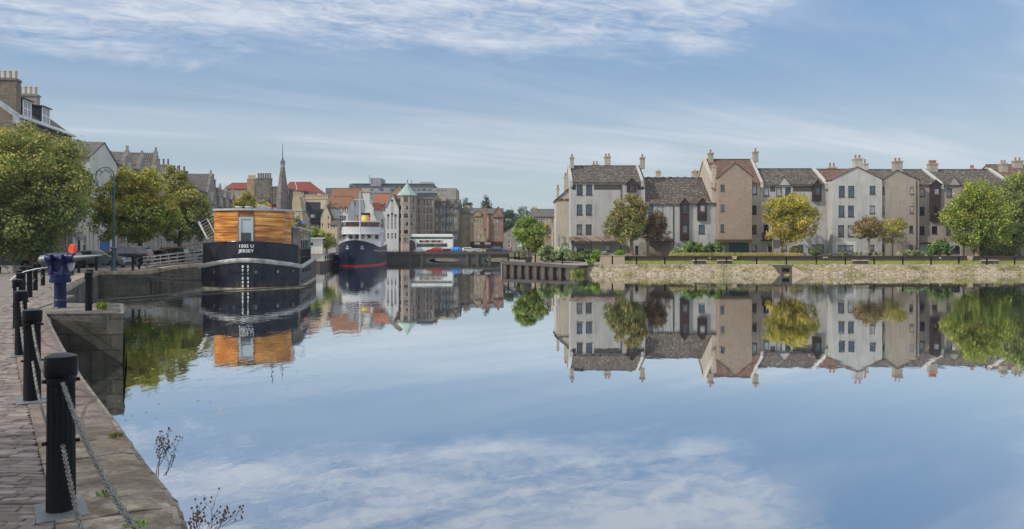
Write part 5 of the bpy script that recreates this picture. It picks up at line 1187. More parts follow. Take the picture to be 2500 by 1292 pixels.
MB().tube([(rd2.fx(727), -.3, he), (rd2.fx(721, 6), 6, rd2.Hr+.12)], .12, 6).build('hip_ridge', MT['fender'], rd2.root)
MB().box(hx[0], hx[1], .1, 12, 0, he-.9).build('rear_wing', MT['stoneg'], rd2.root)
# cream houses
c1 = H(712, 786, 545, 496, 'cream_house', 'cream house with steep dark slate roof and tall chimney gable', 'cream', 'slateb', Y=150, zb=QZ, D=8, wins=[(722,727,560,575,'s'),(738,743,560,575,'s'),(768,772,548,560,'s'),(778,782,548,560,'s')])
gb = MB(); gb.prism([(c1.fx(711.5), 0), (c1.fx(760), 0), (c1.fx(760), c1.fz(548)), (c1.fx(745), c1.fz(518)), (c1.fx(744.5), c1.fz(495)), (c1.fx(738), c1.fz(484)), (c1.fx(738), c1.fz(478)), (c1.fx(711.5), c1.fz(478))], -.5, .6); gb.build('chimney_gable', MT['cream'], c1.root)
MB().box(c1.fx(711), c1.fx(745), -.56, .5, c1.fz(517.5), c1.fz(516)).build('string_course', MT['stoned'], c1.root)
for i in range(5): 
    o = bpy.data.objects.new('chimney_pot', POT[('poty', .75, .15)]); COL.objects.link(o); o.parent = c1.root; o.location = (c1.fx(714+i*5), 0, c1.fz(478)); o.scale = (1.3, 1.3, 1)
c1.chim(745, 802, 484, 500, 13, 'cream', 5.5, 'poty', .8, .75, .15); MB().box(c1.fx(759.5), c1.fx(765), -.25, 1.5, c1.fz(532), c1.fz(524)).build('roof_dormer', MT['wframe'], c1.root)
c2 = H(783, 808, 528, 499, 'cream_house', 'narrow cream gabled house with small windows, middle of the cream group', 'cream', 'slate', Y=148.5, zb=QZ, D=8, ridge='y', apex=795, wins=[(785,789,521,532,'s'),(800,804,521,536,'s'),(785,789,545,556,'s'),(800,804,545,558,'s'),(785,789,568,580,'s'),(800,804,568,580,'s')])
MB().box(c2.fx(783), c2.fx(797), -.06, 1, c2.fz(510), c2.fz(488)).build('chimney', MT['cream'], c2.root)
c3 = H(806, 823, 549, 536, 'cream_house', 'low cream house with a slate roof beside the white gables', 'cream', 'slate', Y=147, zb=QZ, D=5, wins=[(808,811,552,560,'s'),(815,818,552,560,'s'),(808,811,570,582,'s'),(815,818,570,582,'s')]); c3.panel('shop_front', 808, 822, 590, 605, 'lampgreen')
# white houses
w0 = H(806, 850, 507, 482, 'white_house', 'white house with a lower brown tiled roof and small stacked windows', 'white', 'tileb', Y=150, zb=QZ, D=8, wins=[(828.5,834,527,541,'s'),(839.5,845,527,538,'s'),(828.5,834,550,563,'s'),(839.5,845,550,560,'s'),(828.5,834,575,587,'s')])
for p in (831, 843): w0.bay(p-4, p+4, -.15, 517, 509, 502.5, 'white', 'tileb', [(p-2.5, p+2.5, 509, 516)], style='s', name='wall_dormer')
pipe(w0.root, w0.fx(837), 0, w0.fz(526), r=.09); w0.win(809, 812, 560, 575, 's')
w1b = H(800, 868, 500, 461, 'orange_roofed_house', 'house behind with a broad orange brown tiled roof', 'white', 'tileb', Y=156, zb=QZ, D=10)
w1 = H(848.5, 885, 498, 457, 'white_gabled_house', 'white house with a sharp pointed gable and big white chimney stack', 'white', 'tileb', Y=178, zb=QZ, D=9, ridge='y', apex=866, wins=[(851.5,859,505,538,'g'),(864,872,505,538,'g'),(876,883,507,538,'g'),(852,858,560,572,'s'),(865.5,869.5,476,486,'s',1)])
cs = MB(); g_ = lambda p, y: (w1.fx(p), w1.fz(y)); cs.prism([g_(876, 620), g_(922, 620), g_(922, 545), g_(913, 525), g_(912, 510), g_(904, 495), g_(903, 471), g_(876, 471)], -.6, 1.2); cs.build('chimney_stack', MT['white'], w1.root)
MB().box(*[w1.fx(p) for p in (875, 904)], -.7, 1.3, w1.fz(471), w1.fz(469)).build('chimney_cap', MT['stonet'], w1.root)
for i in range(9):
    o = bpy.data.objects.new('chimney_pot', POT[('poty', .75, .15)]); COL.objects.link(o); o.parent = w1.root; o.location = (w1.fx(877.5+i*3), .3, w1.fz(469)); o.scale = (.9, .9, .9)
w2 = H(908, 944, 511, 474, 'orange_roofed_house', 'white house with a bright orange pantile roof and a skylight, behind the yellow funnel', 'white', 'tileo', Y=179, zb=QZ, D=9, wins=[(929,937,535,558,'g'),(929,937,572,585,'s')])
tk = w2.fz(498); MB().hexa([(w2.fx(927), .9, w2.fz(501)), (w2.fx(935), .9, w2.fz(501)), (w2.fx(935), 1.7, w2.fz(496)), (w2.fx(927), 1.7, w2.fz(496))], [(w2.fx(927), .8, w2.fz(500)+.1), (w2.fx(935), .8, w2.fz(500)+.1), (w2.fx(935), 1.6, w2.fz(495)+.2), (w2.fx(927), 1.6, w2.fz(495)+.2)]).build('skylight', GLASS[1], w2.root)
w3 = H(941, 973, 507, 473, 'white_gabled_house', 'white pointed gable with three tall arched dark windows, beside the stone corner tower', 'white', 'tileo', Y=178, zb=QZ, D=9, ridge='y', apex=957, wins=[(945.5,950,528,560,'g'),(955,959.5,524,560,'g'),(963.5,968,528,560,'g'),(945.5,950,569,583,'s'),(955,959.5,569,583,'s'),(963.5,968,569,583,'s'),(954.5,960,492,517,'g',1)])
for p, y_ in ((947.7, 528), (957.2, 524), (965.7, 528), (957.2, 492)):
    MB().prism([(w3.fx(p-3), w3.fz(y_)), (w3.fx(p+3), w3.fz(y_)), (w3.fx(p+2.4), w3.fz(y_-3)), (w3.fx(p), w3.fz(y_-6)), (w3.fx(p-2.4), w3.fz(y_-3))], -.06, .02).build('arched_head', MT['dframe'], w3.root)
for e_, nm in ((w3, 'gable_edge'), (w1, 'gable_edge')):
    for sx in (0, e_.W):
        ap = e_.fx(957) if e_ is w3 else e_.fx(866); MB().tube([(sx, -.12, e_.He+.1), (ap, -.12, e_.Hr+.12)], .12, 5).build(nm, MT['stoneg'], e_.root)
# stone hotel with copper corner tower
tw = empty('corner_tower_building', (X(994, 180), 180, 1.6), 0, 'pinkish stone corner building with a green copper cone on its octagonal tower', 'building')
u_ = 180/F; tz = lambda y: Z(y, 180)-1.6; rT = 23*u_
MT['hotel'] = block_wall('pinkish_ashlar', (.46, .37, .30), (.42, .335, .27), (.30, .25, .21), 1.0, .42, .01, .15, .3, (.12, .1, .09), .4)
MT['hoteld'] = block_wall('grey_pink_ashlar', (.33, .28, .245), (.29, .25, .22), (.2, .18, .16), 1.0, .42, .01, .2, .3, (.1, .09, .08), .4)
def octo(r, z0, z1, mb, rot=0.0): return mb.lathe([(r, z0), (r, z1)], 8, flute=None)
o8 = MB(); o8.lathe([(rT, -1), (rT, tz(478))], 8); ob = o8.build('tower_wall', MT['hotel'], tw); ob.rotation_euler = (0, 0, R(22.5))
bd = MB()
for y_ in (498, 517, 537, 556, 575, 592): bd.lathe([(rT+.04, tz(y_)-.1), (rT+.09, tz(y_)-.06), (rT+.09, tz(y_)+.06), (rT+.04, tz(y_)+.1)], 8)
bd.build('string_course', MT['hoteld'], tw).rotation_euler = (0, 0, R(22.5))
MB().lathe([(rT*1.12, tz(479)), (rT*1.12, tz(477.5)), (rT*.55, tz(463)), (.06, tz(447)), (.03, tz(440))], 8).build('copper_roof', MT['copper'], tw).rotation_euler = (0, 0, R(22.5))
ap_ = rT*math.cos(math.pi/8)
for fa in (-135, -90, -45):
    ax = empty('tower_face', (0, 0, 0)); 
    bpy.data.objects.remove(ax)
    for y0_, y1_ in ((484, 494), (504, 512), (523, 532), (543, 551), (562, 570), (581, 589)):
        f_ = MB(); n_ = 2 if fa != -45 else 1; wd = .42
        fr = MB(); fr.box(-wd-.08, wd+.08, -.05, .03, tz(y1_)-.06, tz(y0_)+.06); fo = fr.build('window', MT['dframe'], tw)
        fo.location = (math.cos(R(fa))*ap_, math.sin(R(fa))*ap_, 0); fo.rotation_euler = (0, 0, R(fa+90))
        for q0, q1 in ((-wd, -.03), (.03, wd)): MB().quad((q0, -.06, tz(y1_)), (q1, -.06, tz(y1_)), (q1, -.06, tz(y0_)), (q0, -.06, tz(y0_))).build('pane', GLASS[WR.choice((0, 0, 2, 3))], fo)
lw_ = MB(); face_holes(lw_, X(973, 181)-X(994, 180), -1.5, -1, tz(477), [], 1.0); lw_.box(X(970, 181)-X(994, 180), -1.2, .8, 9, -1, tz(474)); lw_.build('left_wing', MT['hoteld'], tw)
for y0_, y1_ in ((484, 496), (503, 513), (522, 533), (542, 552), (561, 571)): window(tw, X(975, 181)-X(994, 180), X(979.5, 181)-X(994, 180), tz(y1_), tz(y0_), 'd', .78, 0)
hx0 = X(1012, 163); hw = H(1012, 1060, 482, 473, 'stone_hotel_wing', 'long pinkish stone wing with columns of narrow windows right of the copper coned tower', 'hotel', 'slateb', Y=182.5, zb=1.6, D=12, wins=[(a_, a_+3.6, t_, t_+h_, 'd') for a_ in (1021, 1034, 1042, 1050.5) for t_, h_ in ((487, 13), (507, 12), (525, 15), (545, 14), (565, 10), (583, 10))])
MB().box(*[hw.fx(p) for p in (1012, 1060)], -.3, -.02, hw.fz(485), hw.fz(482)).build('cornice', MT['hoteld'], hw.root)
for p in (1016, 1030, 1047, 1057): hw.panel('pilaster', p-1, p+1, 486, 600, 'hoteld', -.12, -.01)
hw.panel('podium', 975, 1062, 592, 616, 'stoner', -1.5, -.15)
bg = H(952, 986, 474, 451, 'stepped_stone_gable', 'tan stone stepped gable rising behind the copper cone', 'stonet', 'slate', Y=192, zb=1.6, D=8, ridge='y', apex=976)
d1 = H(1060, 1088, 492, 487, 'dark_stone_building', 'dark weathered stone building with small slate dormers right of the hotel wing', 'stoned', 'slate', Y=184, zb=1.6, D=10, wins=[(a_, a_+2.6, t_, t_+h_, 's') for a_ in (1063, 1066.5, 1077, 1083.5) for t_, h_ in ((510, 12), (530, 12), (551, 12), (572, 12))])
d1.chim(1066, 1088, 486.5, 495, 7, 'stonet', 3, 'poty', .4); d1.bay(1073, 1081, -.3, 530, 505, 498, 'stoned', 'slate', [(1075, 1079, 508, 522)], style='s', name='dormer')
d2 = H(1087, 1121, 503, 489, 'dark_stone_building', 'dark stone tenement with pointed gables above the rear of the bus', 'stoned', 'slate', Y=185, zb=1.6, D=10, wins=[(a_, a_+2.4, t_, t_+h_, 's') for a_ in (1090, 1093.5, 1099, 1103, 1109, 1113) for t_, h_ in ((508, 12), (530, 13), (552, 12), (573, 12))])
d2.bay(1090, 1102, -.3, 507, 503, 490, 'stoned', 'slate', name='front_gable'); d2.bay(1105, 1119, -.3, 507, 503, 489, 'stoned', 'slate', name='front_gable')
e1 = H(1120, 1147, 520, 511, 'tan_stone_building', 'yellowish stone tenement with chimney pots right of the dark stone one', 'stonet', 'slate', Y=188, zb=1.6, D=10, wins=[(1137, 1141, t_, t_+9, 's') for t_ in (522, 543, 563)])
e1.chim(1133, 1147, 506, 518, 7, 'stonet', 2, 'poty', .5)
e2 = H(1147, 1187, 522, 510, 'tan_stone_building', 'brownish tenement with a small gable and white framed windows above shops', 'stonet', 'slate', Y=187, zb=1.6, D=10, wins=[(a_, a_+4, t_, t_+10, 's') for a_ in (1150.5, 1165, 1171.5) for t_ in (535, 554, 573)])
e2.bay(1157, 1175, -.3, 528, 522, 512, 'stonet', 'slate', name='front_gable'); e2.panel('shop_front', 1148, 1186, 590, 606, 'plumd', -.1); e2.panel('shop_sign', 1158, 1172, 592, 597, 'fender', -.14, -.105)
e3 = H(1186, 1228, 522, 510, 'red_stone_building', 'red sandstone tenement with a pointed end gable and turret, left of the trees', 'stoner', 'slate', Y=187, zb=1.6, D=10, wins=[(a_, a_+4, t_, t_+10, 's') for a_ in (1205, 1211.5) for t_ in (533, 553, 573)])
e3.bay(1203, 1228, -.4, 530, 524, 504, 'stoner', 'slate', apex=1217, name='front_gable'); e3.chim(1180, 1190, 511, 560, 2, 'stoner', -.3, 'pot', .4)
MB().lathe([(.5, 0), (.5, 4.5), (.1, 6.2)], 10, (e3.fx(1192), -.3, e3.fz(585))).build('turret', MT['stoner'], e3.root); e3.panel('shop_front', 1188, 1226, 590, 606, 'plumd', -.1); e3.panel('shop_sign', 1183, 1198, 592, 597, 'fender', -.14, -.105)
e4 = H(1229, 1262, 569, 550, 'small_gabled_house', 'small grey house with a sloping roof left of the round green jetty tree', 'stoneg', 'slate', Y=183, zb=1.6, D=8, ridge='y', apex=1258, wins=[(1240, 1246, 588, 604, 's'), (1250, 1254, 575, 583, 's')])
e5 = H(1297, 1362, 529, 512, 'slate_roofed_tenement', 'plain slate roofed tenement behind the lamp posts, left of the beige wing', 'stonet', 'slate', Y=198, zb=1.7, D=10, wins=[(1302+i*9, 1306+i*9, 534, 545, 's') for i in range(6)]+[(1302+i*9, 1306+i*9, 556, 567, 's') for i in range(6)])
e5.chim(1298, 1311, 508, 517, 4, 'stonet', 4, 'poty', .4)
# hospital-like slab block far behind
hb = empty('concrete_slab_block', (X(980, 300), 300, 1.7), 0, 'huge grey concrete slab block far behind on the skyline', 'building')
def hpx(px, dy=0): return X(px, 300+dy)-X(980, 300)
def hz(y, dy=0): return Z(y, 300+dy)-1.7
def blk(name, a_, b_, t_, u2, y0, y1, m): return MB().box(hpx(a_, y0), hpx(b_, y0), y0, y1, hz(u2, y0), hz(t_, y0)).build(name, MT[m], hb)
blk('lower_wing', 795, 856, 459, 620, 4, 20, 'hospd'); blk('main_block', 853, 1057, 455, 620, 0, 20, 'hosp'); blk('top_storey', 853, 1057, 449, 455, 1.2, 18, 'hospd'); blk('lift_tower', 904, 930, 434.5, 455, -.5, 10, 'hosp'); blk('plant_room', 1026, 1056, 445, 450, 1, 10, 'hosp'); blk('east_wing', 1056, 1113, 459, 620, -3, 16, 'concl'); blk('roof_edge', 850, 1059, 454, 455.5, -.3, 20, 'hospd'); blk('copper_edge', 860, 1050, 447.5, 449, .8, 18, 'copper')
for y_ in (461, 471, 481, 491):
    for a_ in range(862, 1050, 13): 
        MB().quad((hpx(a_), -.05, hz(y_+5)), (hpx(a_+9), -.05, hz(y_+5)), (hpx(a_+9), -.05, hz(y_)), (hpx(a_), -.05, hz(y_))).build('window_band', GLASS[WR.choice((0, 2, 2, 3))], hb)
for y_ in (463, 473, 483):
    for a_ in range(1060, 1092, 8): MB().quad((hpx(a_, -3), -3.05, hz(y_+4, -3)), (hpx(a_+5, -3), -3.05, hz(y_+4, -3)), (hpx(a_+5, -3), -3.05, hz(y_, -3)), (hpx(a_, -3), -3.05, hz(y_, -3))).build('window_band', GLASS[WR.choice((0, 2, 3))], hb)
MB().tube([(hpx(994), 1, hz(449)), (hpx(994), 1, hz(438))], .15, 5).tube([(hpx(1004), 1, hz(449)), (hpx(1004), 1, hz(440))], .12, 5).tube([(hpx(903), -1, hz(446)), (hpx(903), -1, hz(428))], .1, 5).build('aerial', MT['iron'], hb)
# ---------------------------------------------------------------- trees on the left quay and far away
def LT(name, label, px, Y, lobes, leaves, size, mat, zb=QZ, **kw):
    s = Y/F; L = [((q[0]-px)*s, q[4] if len(q) > 4 else 0, Z(q[1], Y)-zb, q[2]*s, q[2]*s*.9, q[3]*s) for q in lobes]
    return tree(name, label, X(px, Y), Y, zb, L, leaves, size, mat, **kw)
G = 'trees along the left quay'
LT('lime_tree', 'largest dark green tree filling the left edge, its foliage reaching down to the paving', 80, 51, [(60, 400, 150, 105), (-30, 470, 130, 150), (110, 470, 120, 110), (40, 560, 130, 80), (160, 500, 70, 80), (90, 600, 80, 42)], 60000, .19, 'dark', trunk_r=.26, fork=1.2, seed=21, mat2='yellow', frac2=.15, ncl=300, clr=(.11, .22), group=G, shell=.55)
LT('lime_tree', 'broad golden topped tree behind the parked hatchback and the tall lamp', 345, 73, [(335, 455, 70, 48), (280, 500, 60, 60), (350, 520, 85, 65), (400, 525, 52, 55), (260, 540, 45, 45), (310, 570, 75, 30)], 36000, .23, 'green', trunk_r=.24, fork=2.2, seed=22, mat2='yellow', frac2=.34, ncl=210, clr=(.12, .24), group=G, shell=.5)
LT('lime_tree', 'dark green tree left of the timber barge cabin', 435, 86, [(430, 450, 40, 50), (455, 500, 66, 70), (475, 540, 52, 55), (430, 560, 50, 40), (500, 560, 30, 40)], 26000, .25, 'dark', trunk_r=.24, fork=2.6, seed=23, mat2='yellow', frac2=.2, ncl=150, clr=(.12, .24), group=G)
LT('small_tree', 'yellow green tree top showing over the barge roof', 612, 112, [(598, 495, 30, 28), (640, 512, 28, 26), (590, 520, 28, 20)], 6500, .24, 'green', trunk_r=.15, fork=3, seed=24, mat2='yellow', frac2=.4, group=G, ncl=60)
LT('small_tree', 'low bushy tree in front of the cream houses, right of the timber barge', 770, 108, [(765, 580, 30, 26), (795, 590, 26, 22), (740, 590, 26, 24)], 8500, .22, 'green', trunk_r=.1, fork=.8, seed=25, mat2='olive', frac2=.25, group=G, ncl=80)
LT('small_tree', 'thin leafy branch tree between the barge cabin and the cream house', 724, 100, [(722, 548, 14, 26), (735, 560, 14, 18)], 1500, .22, 'olive', trunk_r=.08, fork=1.8, seed=26, group=G, ncl=30)
for i, (p, Y, y_, r_, l) in enumerate(((1240, 235, 545, 30, 'left of the pair'), (1278, 240, 535, 28, 'right of the pair'), (1320, 225, 560, 22, 'in front of the slate roofed tenement'), (1185, 250, 506, 10, 'its tip above the red sandstone roof'), (1140, 255, 512, 14, 'its top above the yellowish tenement'))):
    LT('distant_tree', 'distant dull green tree beyond the bridge, '+l, p, Y, [(p, y_, r_, 34), (p+8, y_+22, r_*1.1, 34)], 4500 if r_ > 15 else 1800, .55, 'far', zb=1.7, trunk_r=.3, fork=4, seed=40+i, ncl=60, group='distant trees beyond the bridge')
# birches / multi stem at left
st_ = empty('street_sign', (X(193, 62), 62, QZ), 0, 'white oval shop sign on a dark post left of the cream house', 'sign')
MB().tube([(0, 0, 0), (0, 0, 2.6)], .09, 8).build('post', MT['iron'], st_); MB().tube([(0, -.08, 2.55), (0, .08, 2.55)], .38, 20).build('board', MT['fender'], st_, loc=(0, 0, .1)).scale = (1, 1, 1)
# bridge
br = empty('road_bridge', (0, 160, 0), 0, 'low dark concrete road bridge with flat arches crossing the end of the dock', 'bridge')
def arc(pc, hwid, zc=.6): return [(X(pc+hwid, 160), -.6)]+[(X(pc, 160)+hwid*u_*math.cos(t), zc*math.sin(t)**.8) for t in [math.pi*k/12 for k in range(1, 12)]]+[(X(pc-hwid, 160), -.6)]
poly = [(-31, -.6), (-31, 1.42), (4.5, 1.42), (4.5, -.6)]+arc(1228, 42, .62)+arc(1085, 34, .5)
MB().prism(poly[::-1], 0, 11).build('arched_girder', MT['conc'], br)
MB().box(-31, 4.5, -.5, 11.6, 1.42, 1.6).build('deck', MT['pile'], br); MB().box(-31, 4.6, -.45, -.2, 1.6, 1.98).build('parapet', MT['conc'], br)
for i, p in enumerate((1165, 1140, 1195, 1001, 1030)): MB().box(X(p, 160)-.35, X(p, 160)+.35, -.35, -.01, -.5, 1.42).build('pier', MT['pile' if i else 'conc'], br)
rl = MB()
for i in range(48): rl.tube([(-30+i*.72, -.3, 1.95), (-30+i*.72, -.3, 2.25)], .03, 4)
rl.tube([(-30, -.3, 2.25), (4.5, -.3, 2.25)], .03, 4); rl.build('railing', MT['iron'], br)
sheet('bridge_road', [(-31, 160.1), (4.5, 160.1), (4.5, 171.6), (-31, 171.6)], 1.61, MT['asphalt'], kind='structure')
tag(MB().box(3.2, 6, 158, 176, -.5, 1.6).build('bridge_abutment', MT['conc']), 'dark concrete abutment at the right end of the bridge', 'abutment')

tree('lime_tree', 'unseen tree added out of view to shade the nearest bollards and setts', -9.6, 1.3, QZ, [(0, 0, 6.2, 4.0, 4.0, 3.0), (1.2, 1.0, 5.0, 3.0, 3.0, 2.2), (-1, -1, 7, 3, 3, 2.4)], 9000, .2, 'dark', trunk_r=.2, fork=2.4, seed=61, ncl=110, group=G)  # added outside the view as a shade caster for the near quay
# ---------------------------------------------------------------- vehicles
CARN = [0]
PR = {
 'hatch': dict(lower=[(-2.06,.32),(-2.12,.55),(-2.08,.86),(-1.98,.97),(.80,.97),(1.40,.90),(1.92,.76),(2.08,.60),(2.12,.38),(2.02,.22)], cabin=[(-2.0,.96),(-1.82,1.32),(-1.55,1.42),(-.9,1.47),(-.2,1.47),(.30,1.38),(.98,.965)], g=[[(-1.62,1.0),(-1.50,1.31),(-.55,1.385),(-.55,1.0)],[(-.46,1.0),(-.46,1.385),(.18,1.33),(.70,1.0)]], rear=(-1.97,1.0,-1.82,1.31), front=(.90,1.0,.33,1.36), wx=(-1.30, 1.28)),
 'suv': dict(lower=[(-2.15,.38),(-2.2,.60),(-2.17,.95),(-2.1,1.08),(.85,1.08),(1.5,1.04),(2.05,.92),(2.18,.72),(2.2,.42),(2.1,.28)], cabin=[(-2.1,1.07),(-1.98,1.50),(-1.75,1.62),(-.6,1.68),(.1,1.66),(.45,1.57),(1.02,1.075)], g=[[(-1.85,1.12),(-1.74,1.50),(-1.15,1.56),(-1.15,1.12)],[(-1.07,1.12),(-1.07,1.56),(-.32,1.58),(-.32,1.12)],[(-.24,1.12),(-.24,1.58),(.30,1.50),(.76,1.12)]], rear=(-2.08,1.12,-1.98,1.48), front=(.96,1.12,.48,1.53), wx=(-1.38, 1.36)),
 'small': dict(lower=[(-1.6,.32),(-1.66,.55),(-1.62,.9),(-1.52,1.0),(.75,1.0),(1.2,.92),(1.52,.75),(1.64,.55),(1.62,.34),(1.55,.24)], cabin=[(-1.52,.99),(-1.3,1.36),(-1.0,1.50),(-.2,1.54),(.25,1.46),(.95,.995)], g=[[(-1.15,1.05),(-1.05,1.36),(-.35,1.43),(-.35,1.05)],[(-.27,1.05),(-.27,1.43),(.15,1.38),(.62,1.05)]], rear=(-1.5,1.03,-1.3,1.34), front=(.86,1.04,.3,1.42), wx=(-1.05, 1.05)),
 'van': dict(lower=[(-2.3,.4),(-2.35,.6),(-2.35,1.05),(-2.3,1.15),(1.35,1.15),(1.9,1.08),(2.22,.92),(2.3,.7),(2.3,.42),(2.2,.3)], cabin=[(-2.32,1.14),(-2.28,1.9),(-2.1,2.02),(.2,2.04),(.7,1.9),(1.55,1.145)], g=[[(.0,1.2),(.0,1.72),(.5,1.72),(1.05,1.2)]], rear=(-2.33,1.25,-2.3,1.8), front=(1.46,1.22,.74,1.84), wx=(-1.45, 1.45))}
def car(label, kind, col, x, y, z, rot, L=None, cat='car', group='parked cars'):
    p = PR[kind]; ln = p['lower'][-2][0]-p['lower'][1][0]; s = (L/ln) if L else 1.0
    r = empty('parked_car' if kind != 'van' else 'parked_van', (x, y, z), rot, label, cat, group); r.scale = (s, s, s)
    belt = p['lower'][3][1]; hw = .88; W_ = lambda q: hw-max(0, q-belt+.02)*.36
    def shell(mb, poly):
        n = len(poly); vs = [(a, -W_(b), b) for a, b in poly]+[(a, W_(b), b) for a, b in poly]
        mb.add(vs, [tuple(range(n)), tuple(range(2*n-1, n-1, -1))]+[(i, i+n, (i+1) % n+n, (i+1) % n) for i in range(n)])
    lo = list(p['lower'])
    wr = .33; arch = []
    for wx in (p['wx'][1], p['wx'][0]):
        arch += [(wx+(wr+.06)*math.cos(t), max(.22, wr+(wr+.06)*math.sin(t))) for t in [math.pi*k/8 for k in range(9)]]
    b = MB(); shell(b, (lo+arch)[::-1]); shell(b, p['cabin'])
    b.build('body', col, r, bevel=.035)
    g = MB()
    for q in p['g']:
        for sd in (-1, 1):
            pts = [(a, sd*(W_(c)+.006), c) for a, c in q]; g.quad(*(pts if sd > 0 else pts[::-1]))
    for (a0, b0, a1, b1), sgn in ((p['rear'], -1), (p['front'], 1)):
        o = .02*sgn; g.quad((a0+o, -W_(b0)+.1, b0), (a0+o, W_(b0)-.1, b0), (a1+o, W_(b1)-.1, b1), (a1+o, -W_(b1)+.1, b1))
    g.build('windows', MT['carglass'], r)
    for wx in p['wx']:
        for sd in (-1, 1):
            c = sd*(hw-.12); prof = [(.20, -.1), (.31, -.1), (wr, -.06), (wr, .06), (.31, .1), (.20, .1)]
            q = MB().lathe(prof, 20); q.v = [(vx, vz*sd*-1, vy) for vx, vy, vz in q.v]; t = q.build('wheel', MT['tyre'], r, smooth=True); t.location = (wx, c, wr)
            m_ = MB(); m_.v = []; 
            for k in range(10): a = 6.283*k/10; m_.hexa([(math.cos(a-.12)*.05, sd*.095, math.sin(a-.12)*.05), (math.cos(a-.13)*.205, sd*.10, math.sin(a-.13)*.205), (math.cos(a+.13)*.205, sd*.10, math.sin(a+.13)*.205), (math.cos(a+.12)*.05, sd*.095, math.sin(a+.12)*.05)], [(math.cos(a-.12)*.05, sd*.115, math.sin(a-.12)*.05), (math.cos(a-.13)*.205, sd*.112, math.sin(a-.13)*.205), (math.cos(a+.13)*.205, sd*.112, math.sin(a+.13)*.205), (math.cos(a+.12)*.05, sd*.115, math.sin(a+.12)*.05)])
            m_.tube([(0, sd*.09, 0), (0, sd*.12, 0)], .06, 10); m_.build('rim', MT['rim'], t)
    xf, xr = p['lower'][-3][0]-.08, p['lower'][2][0]
    for sd in (-1, 1):
        MB().box(xf-.12, xf+.05, sd*.62-.16, sd*.62+.16, belt-.30, belt-.16).build('headlight', MT['headl'], r); MB().box(xr-.03, xr+.10, sd*.66-.14, sd*.66+.14, belt-.24, belt-.06).build('tail_light', MT['taill'], r)
    MB().box(xf+.02, xf+.14, -.5, .5, .3, .48).build('grille', MT['iron'], r)
    mi = MB(); 
    for sd in (-1, 1): mi.box(p['g'][-1][-1][0]-.12, p['g'][-1][-1][0]+.06, sd*(hw+.1)-.08, sd*(hw+.1)+.08, belt+.02, belt+.15)
    mi.build('mirrors', col, r, bevel=.02)
    if kind == 'suv':
        for sd in (-1, 1): MB().tube([(-1.6, sd*.62, 1.68), (.1, sd*.62, 1.72)], .025, 6).build('roof_rail', MT['alu'], r)
    return r
def cp(name, c, rough=.25): return paint(name, c, rough, .5, .2, .06, 1, .6)
car('dark grey hatchback parked side on behind the street lamp base', 'hatch', cp('grey_green_car_paint', (.12, .14, .14)), X(251, 62.5), 62.5, QZ, R(3), 4.25)
car('dark estate car with silver roof rails behind the grey hatchback', 'suv', cp('black_car_paint', (.03, .032, .045)), X(302, 67), 67.3, QZ, R(186), 4.5)
car('black car seen behind the foot of the boarding bridge', 'suv', cp('deep_black_car_paint', (.014, .016, .018)), X(407, 80), 80, QZ, R(185), 4.4)
car('dark blue car behind the estate car tail', 'hatch', cp('dark_blue_car_paint', (.02, .022, .035)), X(352, 76), 76.5, QZ, R(190), 4.2)
car('pale silver car between the boarding bridge rails and the barge', 'hatch', cp('silver_car_paint', (.42, .44, .45)), X(470, 88), 88, QZ, R(182), 4.1)
car('black car behind the blue crane and the tree foliage', 'hatch', cp('black_gloss_car_paint', (.012, .012, .015)), X(130, 60), 60, QZ, R(183), 4.2)
car('large grey van cut by the left edge, mostly behind foliage', 'van', cp('grey_van_paint', (.22, .24, .25)), X(32, 57), 57, QZ, R(182), 4.7, 'van')
B_ = 'cars on the bridge'; ZB = 1.615
for px0, px1, kind, c, l, rot, Y in ((1011, 1036, 'small', (.50, .54, .56), 'tiny silver two door car in front of the bus', 180, 163), (1041, 1082, 'hatch', (.55, .012, .02), 'bright red hatchback in front of the bus', 180, 162.6),
     (1108, 1128, 'van', (.01, .22, .62), 'bright blue pick up van nose just right of the bus', 0, 165), (1129, 1166, 'suv', (.55, .56, .56), 'white silver off road car on the right half of the bridge', 0, 163), (1155, 1186, 'hatch', (.56, .57, .58), 'pale silver saloon behind the white off road car', 0, 167),
     (1186, 1226, 'suv', (.02, .03, .03), 'black four wheel drive car right of the silver ones', 180, 163), (1216, 1246, 'hatch', (.03, .08, .35), 'deep blue car at the right end of the queue', 0, 167), (937, 946, 'small', (.6, .62, .64), 'white car just right of the ship stern', 0, 166)):
    car(l, kind, cp('car_paint_'+l.split()[-1], c), X((px0+px1)/2, Y), Y, ZB, R(rot), (px1-px0)*Y/F if kind != 'van' else 3.0, 'car' if kind != 'van' else 'van', B_)
# double decker bus
Yb = 167; bs = empty('double_decker_bus', (X(1055, Yb), Yb, ZB), 0, 'white double decker bus with a maroon front corner crossing the bridge', 'bus')
k_ = Yb/F; L2 = 53*k_; bz_ = lambda y: Z(y, Yb)-ZB
MT['buswhite'] = paint('bus_white_paint', (.68, .70, .68), .35, .5, var=.06); MT['maroon'] = paint('maroon_bus_paint', (.13, .012, .03), .35, .5, var=.1); MT['busglass'] = glass_mat('bus_glass', (.05, .08, .075))
MB().prism([(-L2, .35), (L2*.98, .35), (L2*.98, bz_(580)), (L2*.96, bz_(573.5)), (L2*.9, bz_(572)), (-L2*.92, bz_(572)), (-L2*.985, bz_(576)), (-L2*1.0, bz_(590))], -1.2, 1.2).build('body', MT['buswhite'], bs, bevel=.08)
MB().box(-L2*.97, L2*.96, -1.215, 1.215, bz_(584), bz_(578.5)).build('upper_windows', MT['busglass'], bs)
MB().box(-L2*.68, L2*.72, -1.215, 1.215, bz_(603), bz_(594.5)).build('lower_windows', MT['busglass'], bs)
